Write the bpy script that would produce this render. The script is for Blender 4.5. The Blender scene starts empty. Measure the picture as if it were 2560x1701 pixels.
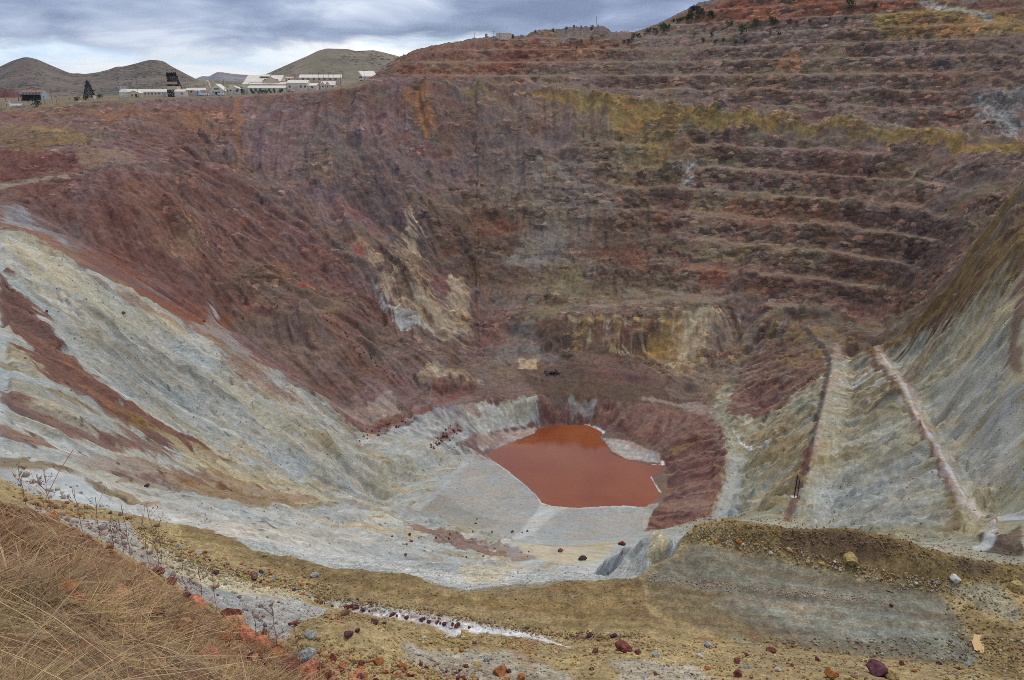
import bpy, bmesh, math, random
import numpy as np
from mathutils import Vector, Matrix, geometry

# ---------------------------------------------------------------- camera, sky, sun, exposure
SC = bpy.context.scene
COL = SC.collection
W, H, F = 2360.0, 1568.0, 1795.0            # frame in which the photograph was measured, focal length in its pixels
CX, CY = W / 2, H / 2
PITCH = math.atan((CY - 200.0) / F)         # true horizon lies at row 200
SP, CP = math.sin(PITCH), math.cos(PITCH)

cam = bpy.data.cameras.new('camera')
cam.sensor_width = 36.0
cam.lens = 36.0 * F / W
cam.clip_start = 0.1
cam.clip_end = 60000.0
camo = bpy.data.objects.new('camera', cam)
COL.objects.link(camo)
camo.location = (0, 0, 0)
camo.rotation_euler = (math.pi / 2 - PITCH, 0, 0)
SC.camera = camo

SUN_EL, SUN_AZ = math.radians(66), math.radians(25)     # azimuth measured clockwise from +Y; high, beyond the far wall
world = bpy.data.worlds.new('World')
SC.world = world
world.use_nodes = True
wt = world.node_tree
wt.nodes.clear()


class NT:
    """tiny helper to write node trees"""
    def __init__(self, tree):
        self.t = tree

    def n(self, kind, _in=None, **props):
        nd = self.t.nodes.new(kind)
        for k, v in props.items():
            setattr(nd, k, v)
        for k, v in (_in or {}).items():
            s = nd.inputs[k]
            if hasattr(v, 'is_output') and v.is_output:
                self.t.links.new(v, s)
            else:
                s.default_value = v
        return nd

    def math(self, op, a, b=0.0, clamp=False):
        nd = self.t.nodes.new('ShaderNodeMath')
        nd.operation = op
        nd.use_clamp = clamp
        for i, v in enumerate((a, b)):
            if hasattr(v, 'is_output'):
                self.t.links.new(v, nd.inputs[i])
            else:
                nd.inputs[i].default_value = v
        return nd.outputs[0]

    def mix(self, fac, a, b, mode='MIX'):
        nd = self.t.nodes.new('ShaderNodeMix')
        nd.data_type = 'RGBA'
        nd.blend_type = mode
        nd.clamp_factor = True
        for s, v in ((nd.inputs['Factor'], fac), (nd.inputs[6], a), (nd.inputs[7], b)):
            if hasattr(v, 'is_output'):
                self.t.links.new(v, s)
            else:
                s.default_value = v
        return nd.outputs[2]

    def ramp(self, fac, stops, interp='LINEAR'):
        nd = self.t.nodes.new('ShaderNodeValToRGB')
        cr = nd.color_ramp
        cr.interpolation = interp
        while len(cr.elements) < len(stops):
            cr.elements.new(0.5)
        for e, (p, c) in zip(cr.elements, stops):
            e.position = p
            e.color = c if len(c) == 4 else (*c, 1)
        self.t.links.new(fac, nd.inputs[0])
        return nd.outputs[0]

    def noise(self, vec, scale, detail=4, rough=0.5, dist=0.0):
        return self.n('ShaderNodeTexNoise', {'Vector': vec, 'Scale': scale, 'Detail': detail, 'Roughness': rough, 'Distortion': dist}).outputs[0]


def lin(c):
    c = np.asarray(c, dtype=np.float64) / 255.0
    return np.where(c <= 0.04045, c / 12.92, ((c + 0.055) / 1.055) ** 2.4)


def lc(r, g, b, k=1.0):
    a = np.minimum(lin((r, g, b)) * k, 0.85)
    return (float(a[0]), float(a[1]), float(a[2]), 1.0)


w = NT(wt)
sky = w.n('ShaderNodeTexSky', sky_type='NISHITA', sun_disc=False, sun_elevation=SUN_EL, sun_rotation=SUN_AZ,
          altitude=1600.0, air_density=1.0, dust_density=1.5)
tc = w.n('ShaderNodeTexCoord')
sep = w.n('ShaderNodeSeparateXYZ', {0: tc.outputs['Generated']})
# clouds live on a flattened dome: broad horizontally, layered in elevation
el = w.math('MAXIMUM', sep.outputs[2], 0.0)
den = w.math('ADD', el, 0.21)
cu = w.math('DIVIDE', sep.outputs[0], den)
cv = w.math('DIVIDE', sep.outputs[1], den)
cvec = w.n('ShaderNodeCombineXYZ', {0: cu, 1: cv, 2: w.math('MULTIPLY', el, 3.0)}).outputs[0]
big = w.noise(cvec, 0.62, 4, 0.5, 0.35)
fine = w.noise(cvec, 2.1, 5, 0.56, 0.5)
wisp = w.noise(w.n('ShaderNodeVectorMath', {0: cvec, 1: (1.6, 1.6, 5.0)}, operation='MULTIPLY').outputs[0], 1.0, 4, 0.6, 0.6)
body = w.math('ADD', w.math('MULTIPLY', big, 0.65), w.math('MULTIPLY', fine, 0.35))
# the overcast deck thins out towards the horizon
elw = w.math('ADD', el, w.math('MULTIPLY', w.math('SUBTRACT', big, 0.5), 0.11))
elw = w.math('ADD', elw, w.math('MULTIPLY', w.math('SUBTRACT', fine, 0.5), 0.05))
deck = w.n('ShaderNodeMapRange', {0: elw, 1: 0.034, 2: 0.050}, interpolation_type='SMOOTHSTEP').outputs[0]
dark = w.ramp(body, [(0.40, lc(104, 116, 146)), (0.47, lc(132, 145, 173)), (0.53, lc(164, 175, 197)), (0.60, lc(206, 214, 224))])
light = w.ramp(wisp, [(0.30, lc(178, 205, 232)), (0.46, lc(212, 226, 242)), (0.62, lc(244, 246, 250))])
clouds = w.mix(deck, light, dark)
skyc = w.n('ShaderNodeVectorMath', {0: sky.outputs[0], 'Scale': 0.10}, operation='SCALE').outputs[0]
final = w.mix(0.93, skyc, clouds)
bg = w.n('ShaderNodeBackground', {'Color': final, 'Strength': 1.1})
wo = w.n('ShaderNodeOutputWorld', {'Surface': bg.outputs[0]})

sun = bpy.data.lights.new('sun', 'SUN')
sun.energy = 1.5
sun.angle = math.radians(24)
sun.color = (1.0, 0.93, 0.82)
suno = bpy.data.objects.new('sun', sun)
COL.objects.link(suno)
sd = Vector((math.sin(SUN_AZ) * math.cos(SUN_EL), math.cos(SUN_AZ) * math.cos(SUN_EL), math.sin(SUN_EL)))
suno.rotation_euler = sd.to_track_quat('Z', 'Y').to_euler()

SC.view_settings.view_transform = 'Standard'
SC.view_settings.look = 'None'
SC.view_settings.exposure = 0.33
SC.view_settings.gamma = 1.0
SC.view_settings.use_curve_mapping = False
SC.cycles.use_denoising = False
SC.cycles.denoiser = 'OPENIMAGEDENOISE'
SC.cycles.denoising_input_passes = 'RGB_ALBEDO_NORMAL'
SC.cycles.denoising_prefilter = 'ACCURATE'
SC.cycles.adaptive_threshold = 0.015
SC.cycles.filter_width = 0.85
SC.cycles.max_bounces = 4
SC.cycles.diffuse_bounces = 2
ALB = 1.22              # albedo = photographed colour (linear) x this

# ---------------------------------------------------------------- surveying helpers
def ray(u, v):
    """direction of a sight line, scaled so that its forward (Y) component is 1"""
    k = (CY - v) / F
    dy = CP + SP * k
    return (u - CX) / F / dy, (-SP + CP * k) / dy


def py(u, v, Y):
    a, b = ray(u, v)
    return (a * Y, Y, b * Y)


def pz(u, v, z):
    a, b = ray(u, v)
    Y = z / b
    return (a * Y, Y, z)


rng = np.random.default_rng(7)
_T = rng.random((512, 512)).astype(np.float32)


def n2(x, y, seed=0):
    """smooth value noise in 0..1 (unit lattice)"""
    x = np.asarray(x, np.float32) + seed * 37.31
    y = np.asarray(y, np.float32) + seed * 91.73
    xi = np.floor(x)
    yi = np.floor(y)
    fx = x - xi
    fy = y - yi
    fx = fx * fx * (3 - 2 * fx)
    fy = fy * fy * (3 - 2 * fy)
    i = xi.astype(np.int64) & 511
    j = yi.astype(np.int64) & 511
    i1 = (i + 1) & 511
    j1 = (j + 1) & 511
    a = _T[i, j] * (1 - fx) + _T[i1, j] * fx
    b = _T[i, j1] * (1 - fx) + _T[i1, j1] * fx
    return a * (1 - fy) + b * fy


def fbm(x, y, octaves=4, seed=0, gain=0.5):
    s = 0
    a = 1.0
    t = 0
    for o in range(octaves):
        s = s + a * n2(x, y, seed + o * 3)
        t += a
        a *= gain
        x = x * 1.97 + y * 0.31
        y = y * 1.97 - x * 0.16
    return s / t


def ridged(x, y, octaves=4, seed=0):
    s = 0
    a = 1.0
    t = 0
    for o in range(octaves):
        s = s + a * (1 - np.abs(2 * n2(x, y, seed + o * 5) - 1))
        t += a
        a *= 0.55
        x, y = x * 1.9 + y * 0.4, y * 1.9 - x * 0.4
    return s / t


def sstep(a, b, x):
    t = np.clip((x - a) / (b - a), 0, 1)
    return t * t * (3 - 2 * t)

# ---------------------------------------------------------------- survey of the pit: break lines (column, row, forward distance) or with elevation
PTS = []


def add_line(p3):
    p3 = [np.array(p) for p in p3]
    for a, b in zip(p3[:-1], p3[1:]):
        d = math.hypot(*(b - a)[:2])
        step = max(0.35, 0.007 * max(a[1], 6))
        n = max(1, int(d / step))
        for i in range(n):
            PTS.append(a + (b - a) * i / n)
    PTS.append(p3[-1])


def LY(*pts):
    p = [py(*q) for q in pts]
    add_line(p)
    return p


def LZ(*pts):
    p = [pz(*q) for q in pts]
    add_line(p)
    return p


def LW(*pts):
    add_line(pts)


def off(line, dx, dy, dz):
    add_line([(p[0] + dx, p[1] + dy, p[2] + dz) for p in line])


# --- camera hillside with the dry grass
LW((-7, -2, -0.6), (-3, -1.5, -1.2), (0, -1.5, -1.7), (3, -1.5, -3.0), (9, -1.5, -6))
LW((-1.2, 0.6, -1.55), (0.2, 0.6, -2.1), (1.4, 0.6, -3.0), (3, 0.8, -4.2), (9, 0.8, -7.4))
LY((-420, 1700, 1.7), (0, 1640, 1.85), (200, 1610, 2.2), (420, 1610, 3.0), (600, 1610, 4.6))
LY((-420, 1450, 2.6), (0, 1480, 2.6), (220, 1490, 3.4), (420, 1510, 4.6), (560, 1540, 6.0))
LY((-420, 1270, 3.9), (0, 1325, 4.0), (200, 1365, 4.9), (400, 1440, 6.2), (560, 1505, 7.4))
sil = LY((-420, 1040, 6.6), (-150, 1120, 6.5), (0, 1182, 6.5), (90, 1205, 6.7), (170, 1242, 7.0), (260, 1290, 7.3), (340, 1328, 7.7), (430, 1382, 8.0), (500, 1412, 8.3),
         (560, 1440, 8.7), (640, 1515, 9.2), (720, 1580, 9.6), (800, 1660, 10.0), (1000, 1790, 10.5), (1400, 1950, 11), (2000, 2100, 11), (2900, 2250, 11))
off(sil, 1.6, 1.6, -2.6)
off(sil, 4.5, 5.0, -7.8)
# --- gravel bank at the foot of the hillside
LY((700, 1590, 21), (1000, 1610, 25), (1400, 1610, 26), (2000, 1610, 27.5), (2360, 1610, 29), (2750, 1610, 30))
LY((690, 1530, 25), (850, 1530, 28), (1000, 1540, 29.5), (1440, 1545, 30), (2000, 1560, 30), (2360, 1560, 31.5), (2750, 1560, 32))
bank = LY((655, 1452, 33), (700, 1432, 33), (750, 1412, 33), (800, 1402, 33), (850, 1416, 33.5), (920, 1442, 34.2), (1000, 1462, 35), (1100, 1462, 35.2), (1200, 1466, 35.2), (1310, 1492, 35),
          (1440, 1474, 35.4), (1520, 1474, 35.2), (1600, 1484, 35), (1800, 1510, 34), (2000, 1530, 33.4), (2230, 1552, 32.6), (2420, 1568, 32))
off(bank[3:7], 0.3, 2.6, -3.0)
LZ((730, 1405, -30.2), (800, 1415, -30.2), (1000, 1445, -30.3), (1100, 1455, -30.3), (1300, 1487, -30.2))
# blue grey ramp on the left
LY((-420, 950, 58), (-150, 1055, 53), (0, 1122, 52), (150, 1195, 46), (330, 1280, 41), (480, 1370, 37), (600, 1450, 33), (660, 1490, 30))
LY((-420, 940, 62), (-150, 1035, 57), (0, 1105, 55.5), (160, 1175, 50.5), (300, 1215, 46.5), (420, 1275, 43.5), (560, 1340, 40.8), (700, 1382, 39.6))
# --- terrace
edge = LZ((-420, 930, -30.5), (-150, 1020, -30.5), (0, 1098, -30), (80, 1140, -30), (200, 1160, -30), (350, 1192, -30), (440, 1208, -30), (540, 1238, -30), (575, 1262, -30), (700, 1282, -30), (760, 1300, -30),
          (870, 1312, -30), (960, 1322, -30), (1010, 1345, -30), (1075, 1357, -30), (1180, 1352, -30), (1260, 1345, -30), (1312, 1330, -30), (1400, 1328, -30),
          (1470, 1326, -30), (1500, 1300, -30), (1555, 1275, -30), (1572, 1240, -30.0))
off(edge, 0, 1.1, -2.0)
off(edge, 0, 5, -7.0)
LZ((600, 1300, -30.1), (900, 1350, -30.1), (1200, 1390, -30.1), (1500, 1400, -30.1), (1800, 1400, -30.1), (2150, 1440, -30.1))
LZ((1590, 1252, -30.1), (1750, 1290, -30.1), (1900, 1318, -30.1), (2050, 1342, -30.1), (2160, 1362, -30.1), (2200, 1420, -30.1), (2250, 1500, -30.1), (2262, 1538, -30.1))
LZ((1600, 1470, -30.1), (1800, 1495, -30.1), (2000, 1518, -30.1), (2200, 1538, -30.1))
berm = LZ((1576, 1228, -29.3), (1610, 1202, -28.6), (1650, 1190, -28.3), (1690, 1186, -28.2), (1760, 1198, -28.2), (1830, 1212, -28.3), (1890, 1214, -28.1), (1960, 1212, -27.9), (2040, 1226, -27.9),
          (2110, 1246, -28.0), (2200, 1266, -28.0), (2280, 1284, -28.0), (2360, 1290, -27.9), (2600, 1330, -27.8), (2900, 1380, -27.8))
off(berm, -0.3, -1.6, -1.2)
off(berm, 0, 1.4, -1.5)
off(berm, 0, 6, -8.5)
off(berm, 0, 22, -26)
LZ((2230, 1340, -29.4), (2360, 1350, -29.0), (2600, 1390, -28.6), (2900, 1440, -28.5))
LZ((2290, 1440, -29.7), (2360, 1450, -29.0), (2600, 1480, -28), (2900, 1530, -27.5))
# --- pale slope just below the terrace
LY((600, 1252, 64), (700, 1268, 69), (800, 1287, 76), (900, 1302, 86), (1000, 1328, 97), (1075, 1349, 107), (1180, 1346, 112), (1300, 1324, 116), (1380, 1318, 100))
LY((550, 1212, 80), (700, 1232, 100), (900, 1262, 121), (1050, 1290, 136), (1200, 1302, 150), (1330, 1288, 168), (1400, 1270, 190))
LY((1250, 1330, 130), (1300, 1300, 160), (1345, 1270, 200))
LY((1370, 1324, 82), (1410, 1285, 81), (1440, 1262, 78), (1475, 1244, 70), (1510, 1236, 62), (1560, 1232, 53))
LY((1400, 1326, 60), (1470, 1312, 55), (1520, 1282, 51))
LY((420, 1172, 110), (480, 1173, 130), (600, 1171, 150), (720, 1177, 170), (800, 1172, 182), (850, 1176, 190), (925, 1202, 200), (1000, 1214, 212), (1100, 1236, 226), (1200, 1254, 240), (1300, 1256, 250), (1400, 1248, 256), (1470, 1240, 258))
LY((925, 1225, 165), (1000, 1240, 172), (1100, 1262, 190), (1180, 1285, 188))
# --- fans around the lake
SH = [(1118, 1048), (1150, 1033), (1180, 1021), (1232, 999), (1246, 986), (1275, 981), (1310, 981), (1350, 980), (1372, 986), (1388, 998), (1382, 1012), (1398, 1026), (1408, 1046), (1440, 1060), (1500, 1074),
      (1526, 1072), (1524, 1090), (1496, 1098), (1506, 1116), (1524, 1138), (1512, 1152), (1488, 1169), (1440, 1165), (1400, 1166), (1330, 1171), (1282, 1168), (1248, 1160), (1236, 1140), (1205, 1112), (1172, 1086), (1142, 1066), (1118, 1048)]
LAKE = -203.0
LZ(*[(u, v, LAKE) for u, v in SH])
cu0, cv0 = 1340, 1080
LZ(*[(cu0 + (u - cu0) * .86, cv0 + (v - cv0) * .86, LAKE - 2.5) for u, v in SH])
LZ((1300, 1040, -207), (1380, 1100, -207), (1300, 1120, -207))
LZ((880, 1162, -186), (930, 1120, -190), (960, 1075, -194), (1040, 1055, -199), (1105, 1042, -201.5))
LZ((940, 1180, -184), (1030, 1150, -191), (1120, 1110, -198), (1180, 1115, -201.6))
LZ((1040, 1205, -181), (1120, 1195, -189), (1180, 1175, -196), (1225, 1165, -201))
LZ((1170, 1235, -176), (1240, 1200, -192), (1300, 1190, -199))
LZ((1290, 1238, -182), (1400, 1200, -197.5), (1478, 1190, -201))
LZ((1420, 1238, -186), (1478, 1222, -196))
LZ((1105, 1040, -201), (1100, 1010, -199.5), (1160, 1000, -200.5), (1225, 990, -201.5))
LZ((1400, 1010, -201.5), (1450, 1020, -200.5), (1515, 1045, -200), (1526, 1062, -202))
# cliff round the far side of the lake
LY((820, 1004, 398), (860, 985, 412), (930, 965, 425), (1000, 938, 437), (1080, 930, 445), (1150, 925, 452), (1235, 912, 456))
LZ((1235, 912, -187), (1300, 905, -187.5), (1400, 918, -188.5), (1500, 935, -189.5), (1560, 942, -190), (1640, 960, -190))
LY((880, 1065, 360), (960, 1060, 378), (1040, 1030, 400), (1095, 1003, 425), (1180, 990, 440), (1240, 978, 448))
# purple slope east of the lake
LZ((1640, 962, -189), (1668, 985, -189), (1675, 1050, -189.5), (1668, 1110, -189), (1645, 1180, -186), (1610, 1215, -182))
LZ((1525, 1030, -199), (1545, 1060, -200), (1540, 1110, -201), (1545, 1150, -200), (1500, 1195, -200), (1478, 1226, -198))
# floor behind the lake
LZ((930, 940, -187), (1000, 910, -187), (1180, 885, -187), (1300, 883, -187.5), (1450, 895, -189), (1600, 915, -189.5))
LZ((1180, 872, -184), (1300, 868, -182), (1450, 880, -183), (1560, 895, -184.5))
LZ((1180, 845, -184), (1260, 835, -183), (1340, 850, -182), (1450, 862, -182.5), (1560, 885, -184))
LZ((1160, 832, -183), (1250, 818, -181), (1350, 815, -179), (1450, 825, -180), (1540, 850, -182), (1620, 880, -186), (1640, 920, -189))
# --- left pale wall
LY((-420, 960, 72), (-150, 1040, 70), (0, 1058, 72), (120, 1078, 75), (200, 1108, 74), (300, 1140, 76), (400, 1172, 80), (480, 1192, 84))
LY((-420, 900, 88), (0, 1020, 86), (150, 1050, 92), (300, 1105, 96), (420, 1140, 104), (520, 1160, 125))
LY((-420, 800, 120), (0, 900, 120), (200, 1000, 131), (400, 1100, 142), (540, 1140, 162), (660, 1160, 185))
LY((-420, 650, 180), (0, 750, 172), (200, 850, 190), (400, 1000, 207), (600, 1100, 218), (760, 1160, 245))
LY((-420, 560, 235), (0, 620, 232), (200, 720, 262), (400, 890, 272), (600, 1000, 282), (750, 1100, 290), (850, 1155, 316))
ridge = LY((-420, 430, 320), (-200, 470, 310), (0, 522, 302), (110, 568, 312), (200, 615, 320), (250, 650, 326), (320, 690, 334), (430, 742, 350), (520, 790, 362), (600, 832, 376), (680, 880, 392), (740, 912, 402), (800, 962, 404), (822, 1000, 398))
LY((400, 800, 318), (600, 900, 340), (750, 1000, 342), (850, 1060, 358))
off(ridge[:9], 10, 9, -11)
# --- red hill behind it
LY((-420, 420, 400), (0, 500, 365), (150, 545, 385), (250, 600, 400), (330, 655, 410), (430, 715, 415), (520, 775, 415), (600, 825, 420), (690, 880, 425), (760, 915, 428), (830, 960, 424), (900, 965, 420))
LY((-420, 430, 470), (0, 432, 480), (70, 422, 490), (140, 410, 505), (250, 396, 520), (300, 394, 525), (370, 402, 528), (400, 430, 528))
LY((-420, 420, 485), (0, 424, 492), (70, 414, 503), (140, 402, 516), (250, 390, 540))
LY((0, 345, 600), (100, 372, 575), (200, 380, 575), (300, 382, 580), (370, 388, 585), (440, 440, 580))
LY((-420, 330, 640), (0, 330, 640), (100, 338, 625), (190, 335, 620), (300, 345, 630), (420, 370, 640))
LY((-420, 290, 690), (0, 290, 700), (100, 290, 700), (250, 300, 690), (400, 330, 680))
LY((0, 268, 735), (130, 262, 738), (300, 262, 745), (420, 280, 740), (560, 300, 745))
LY((0, 460, 445), (150, 490, 440), (300, 480, 460), (400, 480, 480), (420, 560, 475))
LY((180, 560, 425), (300, 600, 433), (420, 650, 438), (500, 700, 448), (540, 745, 450))
LY((450, 500, 555), (560, 560, 550), (640, 620, 540), (720, 660, 535), (800, 700, 535), (880, 740, 535))
LY((500, 600, 505), (600, 650, 500), (690, 690, 495), (720, 700, 495))
LY((530, 742, 452), (620, 720, 470), (720, 700, 480))
LY((540, 765, 448), (640, 800, 455), (740, 770, 475), (720, 705, 482))
LY((640, 840, 436), (740, 850, 450), (850, 830, 478), (930, 800, 505))
LY((720, 890, 434), (830, 880, 450), (900, 865, 468), (1000, 835, 490), (1080, 870, 475), (1120, 890, 470))
LY((930, 950, 428), (1000, 885, 463), (1050, 880, 470))
LY((600, 450, 630), (700, 500, 622), (800, 560, 600), (900, 640, 572), (980, 720, 548), (1060, 790, 528))
LY((480, 380, 680), (600, 400, 680), (700, 420, 672), (780, 460, 655), (850, 530, 622), (930, 620, 585), (1000, 700, 560))
LY((560, 320, 735), (700, 330, 735), (800, 370, 715), (880, 430, 690), (940, 500, 665), (1000, 600, 625), (1050, 690, 585), (1090, 770, 552), (1140, 828, 520))
LY((700, 260, 785), (850, 270, 785), (950, 320, 765), (1000, 400, 735))
# --- rim
LY((-420, 262, 765), (0, 256, 770), (120, 248, 778), (280, 240, 800), (430, 233, 815), (560, 226, 825), (700, 216, 830), (800, 204, 835), (880, 192, 842), (990, 184, 850))
LY((-420, 255, 780), (0, 252, 785), (120, 244, 795), (280, 237, 812), (430, 229, 828), (560, 222, 840), (700, 212, 848), (800, 200, 852), (880, 188, 858), (990, 182, 864))
LY((-420, 236, 950), (0, 236, 950), (130, 232, 950), (280, 224, 950), (430, 221, 950), (560, 218, 950), (640, 214, 950), (720, 209, 950), (800, 201, 950), (870, 184, 950))
LY((-420, 222, 1130), (0, 222, 1130), (280, 216, 1130), (560, 211, 1130), (720, 202, 1130), (850, 196, 1130))
# --- far wall, column by column
for col in (
    [(1100, 188, 858), (1100, 300, 790), (1100, 400, 745), (1100, 500, 692), (1100, 600, 642), (1100, 700, 590), (1105, 780, 551), (1115, 825, 524)],
    [(1300, 206, 840), (1300, 300, 788), (1300, 400, 738), (1300, 500, 686), (1300, 600, 634), (1300, 700, 582), (1300, 735, 556), (1300, 812, 530)],
    [(1500, 225, 815), (1500, 300, 778), (1500, 400, 728), (1500, 500, 678), (1500, 600, 625), (1500, 690, 580), (1500, 722, 552), (1500, 830, 520)],
    [(1650, 242, 778), (1650, 330, 742), (1650, 450, 684), (1650, 550, 634), (1650, 640, 590), (1650, 700, 560), (1650, 724, 545), (1640, 860, 500)],
    [(1800, 258, 738), (1800, 350, 700), (1800, 450, 652), (1800, 550, 606), (1800, 640, 570), (1800, 700, 546), (1800, 735, 530)],
    [(1930, 273, 704), (1930, 400, 648), (1930, 520, 600), (1930, 620, 562), (1930, 700, 535), (1930, 745, 515)],
    [(2050, 287, 670), (2050, 400, 625), (2050, 500, 590), (2050, 600, 556), (2050, 700, 522), (2050, 755, 500)],
    [(2200, 303, 630), (2200, 400, 585), (2200, 500, 545), (2180, 600, 508), (2130, 680, 500)],
    [(2360, 321, 582), (2360, 380, 535), (2300, 480, 512)],
    [(2760, 360, 500), (2760, 430, 440)],
):
    LY(*col)
roadA = [(990, 184, 866), (1100, 188, 862), (1200, 197, 852), (1300, 206, 840), (1400, 215, 829), (1500, 225, 815), (1650, 242, 778), (1800, 258, 738), (1930, 273, 704), (2050, 287, 670), (2200, 303, 630), (2360, 321, 582), (2760, 360, 500)]
pr = LY(*roadA)
off(pr, 0.5, 9, 0.3)
# --- upper benches and skyline
for col in (
    [(860, 182, 900), (880, 160, 935), (900, 146, 955)],
    [(950, 176, 885), (950, 150, 915), (950, 124, 950)],
    [(1020, 176, 890), (1020, 130, 935), (1020, 106, 965)],
    [(1120, 180, 885), (1120, 150, 910), (1120, 95, 975)],
    [(1250, 185, 880), (1250, 160, 900), (1250, 100, 955), (1250, 72, 985)],
    [(1400, 200, 860), (1400, 150, 900), (1400, 90, 960), (1390, 62, 990)],
    [(1500, 205, 845), (1500, 150, 885), (1500, 90, 945), (1500, 66, 985)],
    [(1600, 215, 815), (1600, 160, 855), (1600, 100, 905), (1600, 18, 990)],
    [(1800, 235, 765), (1800, 180, 790), (1800, 100, 840), (1800, 0, 920), (1800, -60, 980)],
    [(2000, 260, 710), (2000, 200, 735), (2000, 100, 790), (2000, 0, 862), (2000, -120, 960)],
    [(2200, 280, 655), (2200, 200, 685), (2200, 100, 738), (2200, 0, 810), (2200, -150, 940)],
    [(2360, 298, 608), (2360, 200, 640), (2360, 100, 690), (2360, 0, 770), (2360, -180, 910)],
    [(2760, 330, 525), (2760, 200, 560), (2760, 100, 610), (2760, 0, 690), (2760, -180, 830)],
):
    LY(*col)
crest = LY((862, 172, 960), (880, 156, 975), (905, 140, 985), (930, 126, 990), (965, 112, 992), (1000, 105, 994), (1060, 99, 996), (1075, 90, 998), (1120, 85, 1000), (1180, 84, 1000), (1215, 80, 1000), (1222, 72, 1000),
           (1260, 68, 1000), (1320, 62, 1000), (1382, 57, 1000), (1395, 60, 1000), (1425, 84, 1002), (1440, 82, 1004), (1500, 60, 1006), (1560, 33, 1008), (1600, 12, 1010), (1650, -4, 1012), (1800, -65, 1015), (2000, -125, 1010), (2300, -180, 990), (2760, -200, 900))
off(crest, 5, 60, -22)
LW((-900, 1300, -16), (-300, 1300, -14), (0, 1300, -14), (300, 1350, -5), (700, 1350, 0), (1300, 1150, 10))
LW((-1350, 1300, -18), (-300, 1750, -16), (400, 1750, -16), (1700, 1500, -10))
# --- right slope and its two ramps
LZ((1640, 955, -190), (1668, 975, -190), (1690, 1030, -190.5), (1700, 1090, -190.5), (1685, 1150, -189), (1670, 1200, -186))
LZ((1700, 1000, -189), (1735, 1040, -188.5), (1720, 1110, -188), (1700, 1200, -183))
dumpc = LZ((1650, 722, -160), (1740, 728, -159), (1835, 740, -158), (1880, 778, -158), (1912, 830, -159), (1908, 880, -160), (1888, 960, -160), (1868, 1040, -158), (1850, 1110, -154), (1832, 1170, -149), (1812, 1225, -143))
off(dumpc[3:], 3.0, -0.5, 0.5)
off(dumpc[3:], 6.5, -1.0, -0.6)
off(dumpc[3:], 13.0, -2, -0.2)
LZ((1660, 960, -187), (1760, 970, -184), (1800, 930, -178))
LY((1700, 800, 528), (1660, 900, 470))
r2 = LZ((1990, 775, -151), (2010, 815, -150), (2045, 860, -147), (2100, 950, -139), (2150, 1040, -130), (2190, 1120, -121), (2215, 1180, -115), (2190, 1235, -110))
off(r2[1:], 2.6, -0.3, 0.4)
off(r2[1:], 6.0, -0.5, -0.3)
off(r2[1:], 10, 0, 0.2)
LZ((2230, 1190, -113), (2300, 1205, -109), (2420, 1190, -104))
LY((2260, 1245, 165), (2360, 1240, 135), (2700, 1200, 120))
LZ((1930, 745, -156), (1960, 775, -154), (2000, 770, -151))
rs = LY((2060, 765, 470), (2090, 735, 470), (2130, 700, 458), (2180, 660, 440), (2205, 610, 428), (2240, 570, 418), (2280, 520, 410), (2330, 450, 405), (2365, 402, 400), (2760, 340, 370))
off(rs[2:], 10, 6, 3)
off(rs[2:9], 2, 22, -26)
LY((2060, 800, 430), (2130, 770, 410), (2200, 700, 395), (2280, 620, 375), (2360, 530, 352), (2760, 420, 300))
LY((2120, 900, 350), (2200, 850, 345), (2280, 780, 325), (2360, 690, 302), (2760, 560, 260))
LY((2180, 1000, 268), (2250, 960, 275), (2360, 880, 250), (2760, 760, 210))
LY((2250, 1120, 200), (2300, 1080, 210), (2360, 1030, 205), (2760, 950, 170))

PTS = np.array(PTS)
# thin points that nearly coincide in plan, then triangulate
_r = np.hypot(PTS[:, 0], PTS[:, 1])
key = np.stack([np.arctan2(PTS[:, 0], PTS[:, 1]) / 0.0018, np.log(np.maximum(_r, .3)) / 0.0018], 1)
key = np.round(np.where((_r < 40)[:, None], PTS[:, :2] / 0.12 + 5000, key)).astype(np.int64)
_, keep = np.unique(key[:, 0] * 1000003 + key[:, 1], return_index=True)
PTS = PTS[np.sort(keep)]
cdt = geometry.delaunay_2d_cdt([Vector((p[0], p[1])) for p in PTS], [], [], 0, 1e-6)
TV = np.array([[v.x, v.y] for v in cdt[0]])
TZ = np.array([PTS[o[0], 2] for o in cdt[3]])
TRI = np.array(cdt[2])

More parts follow.
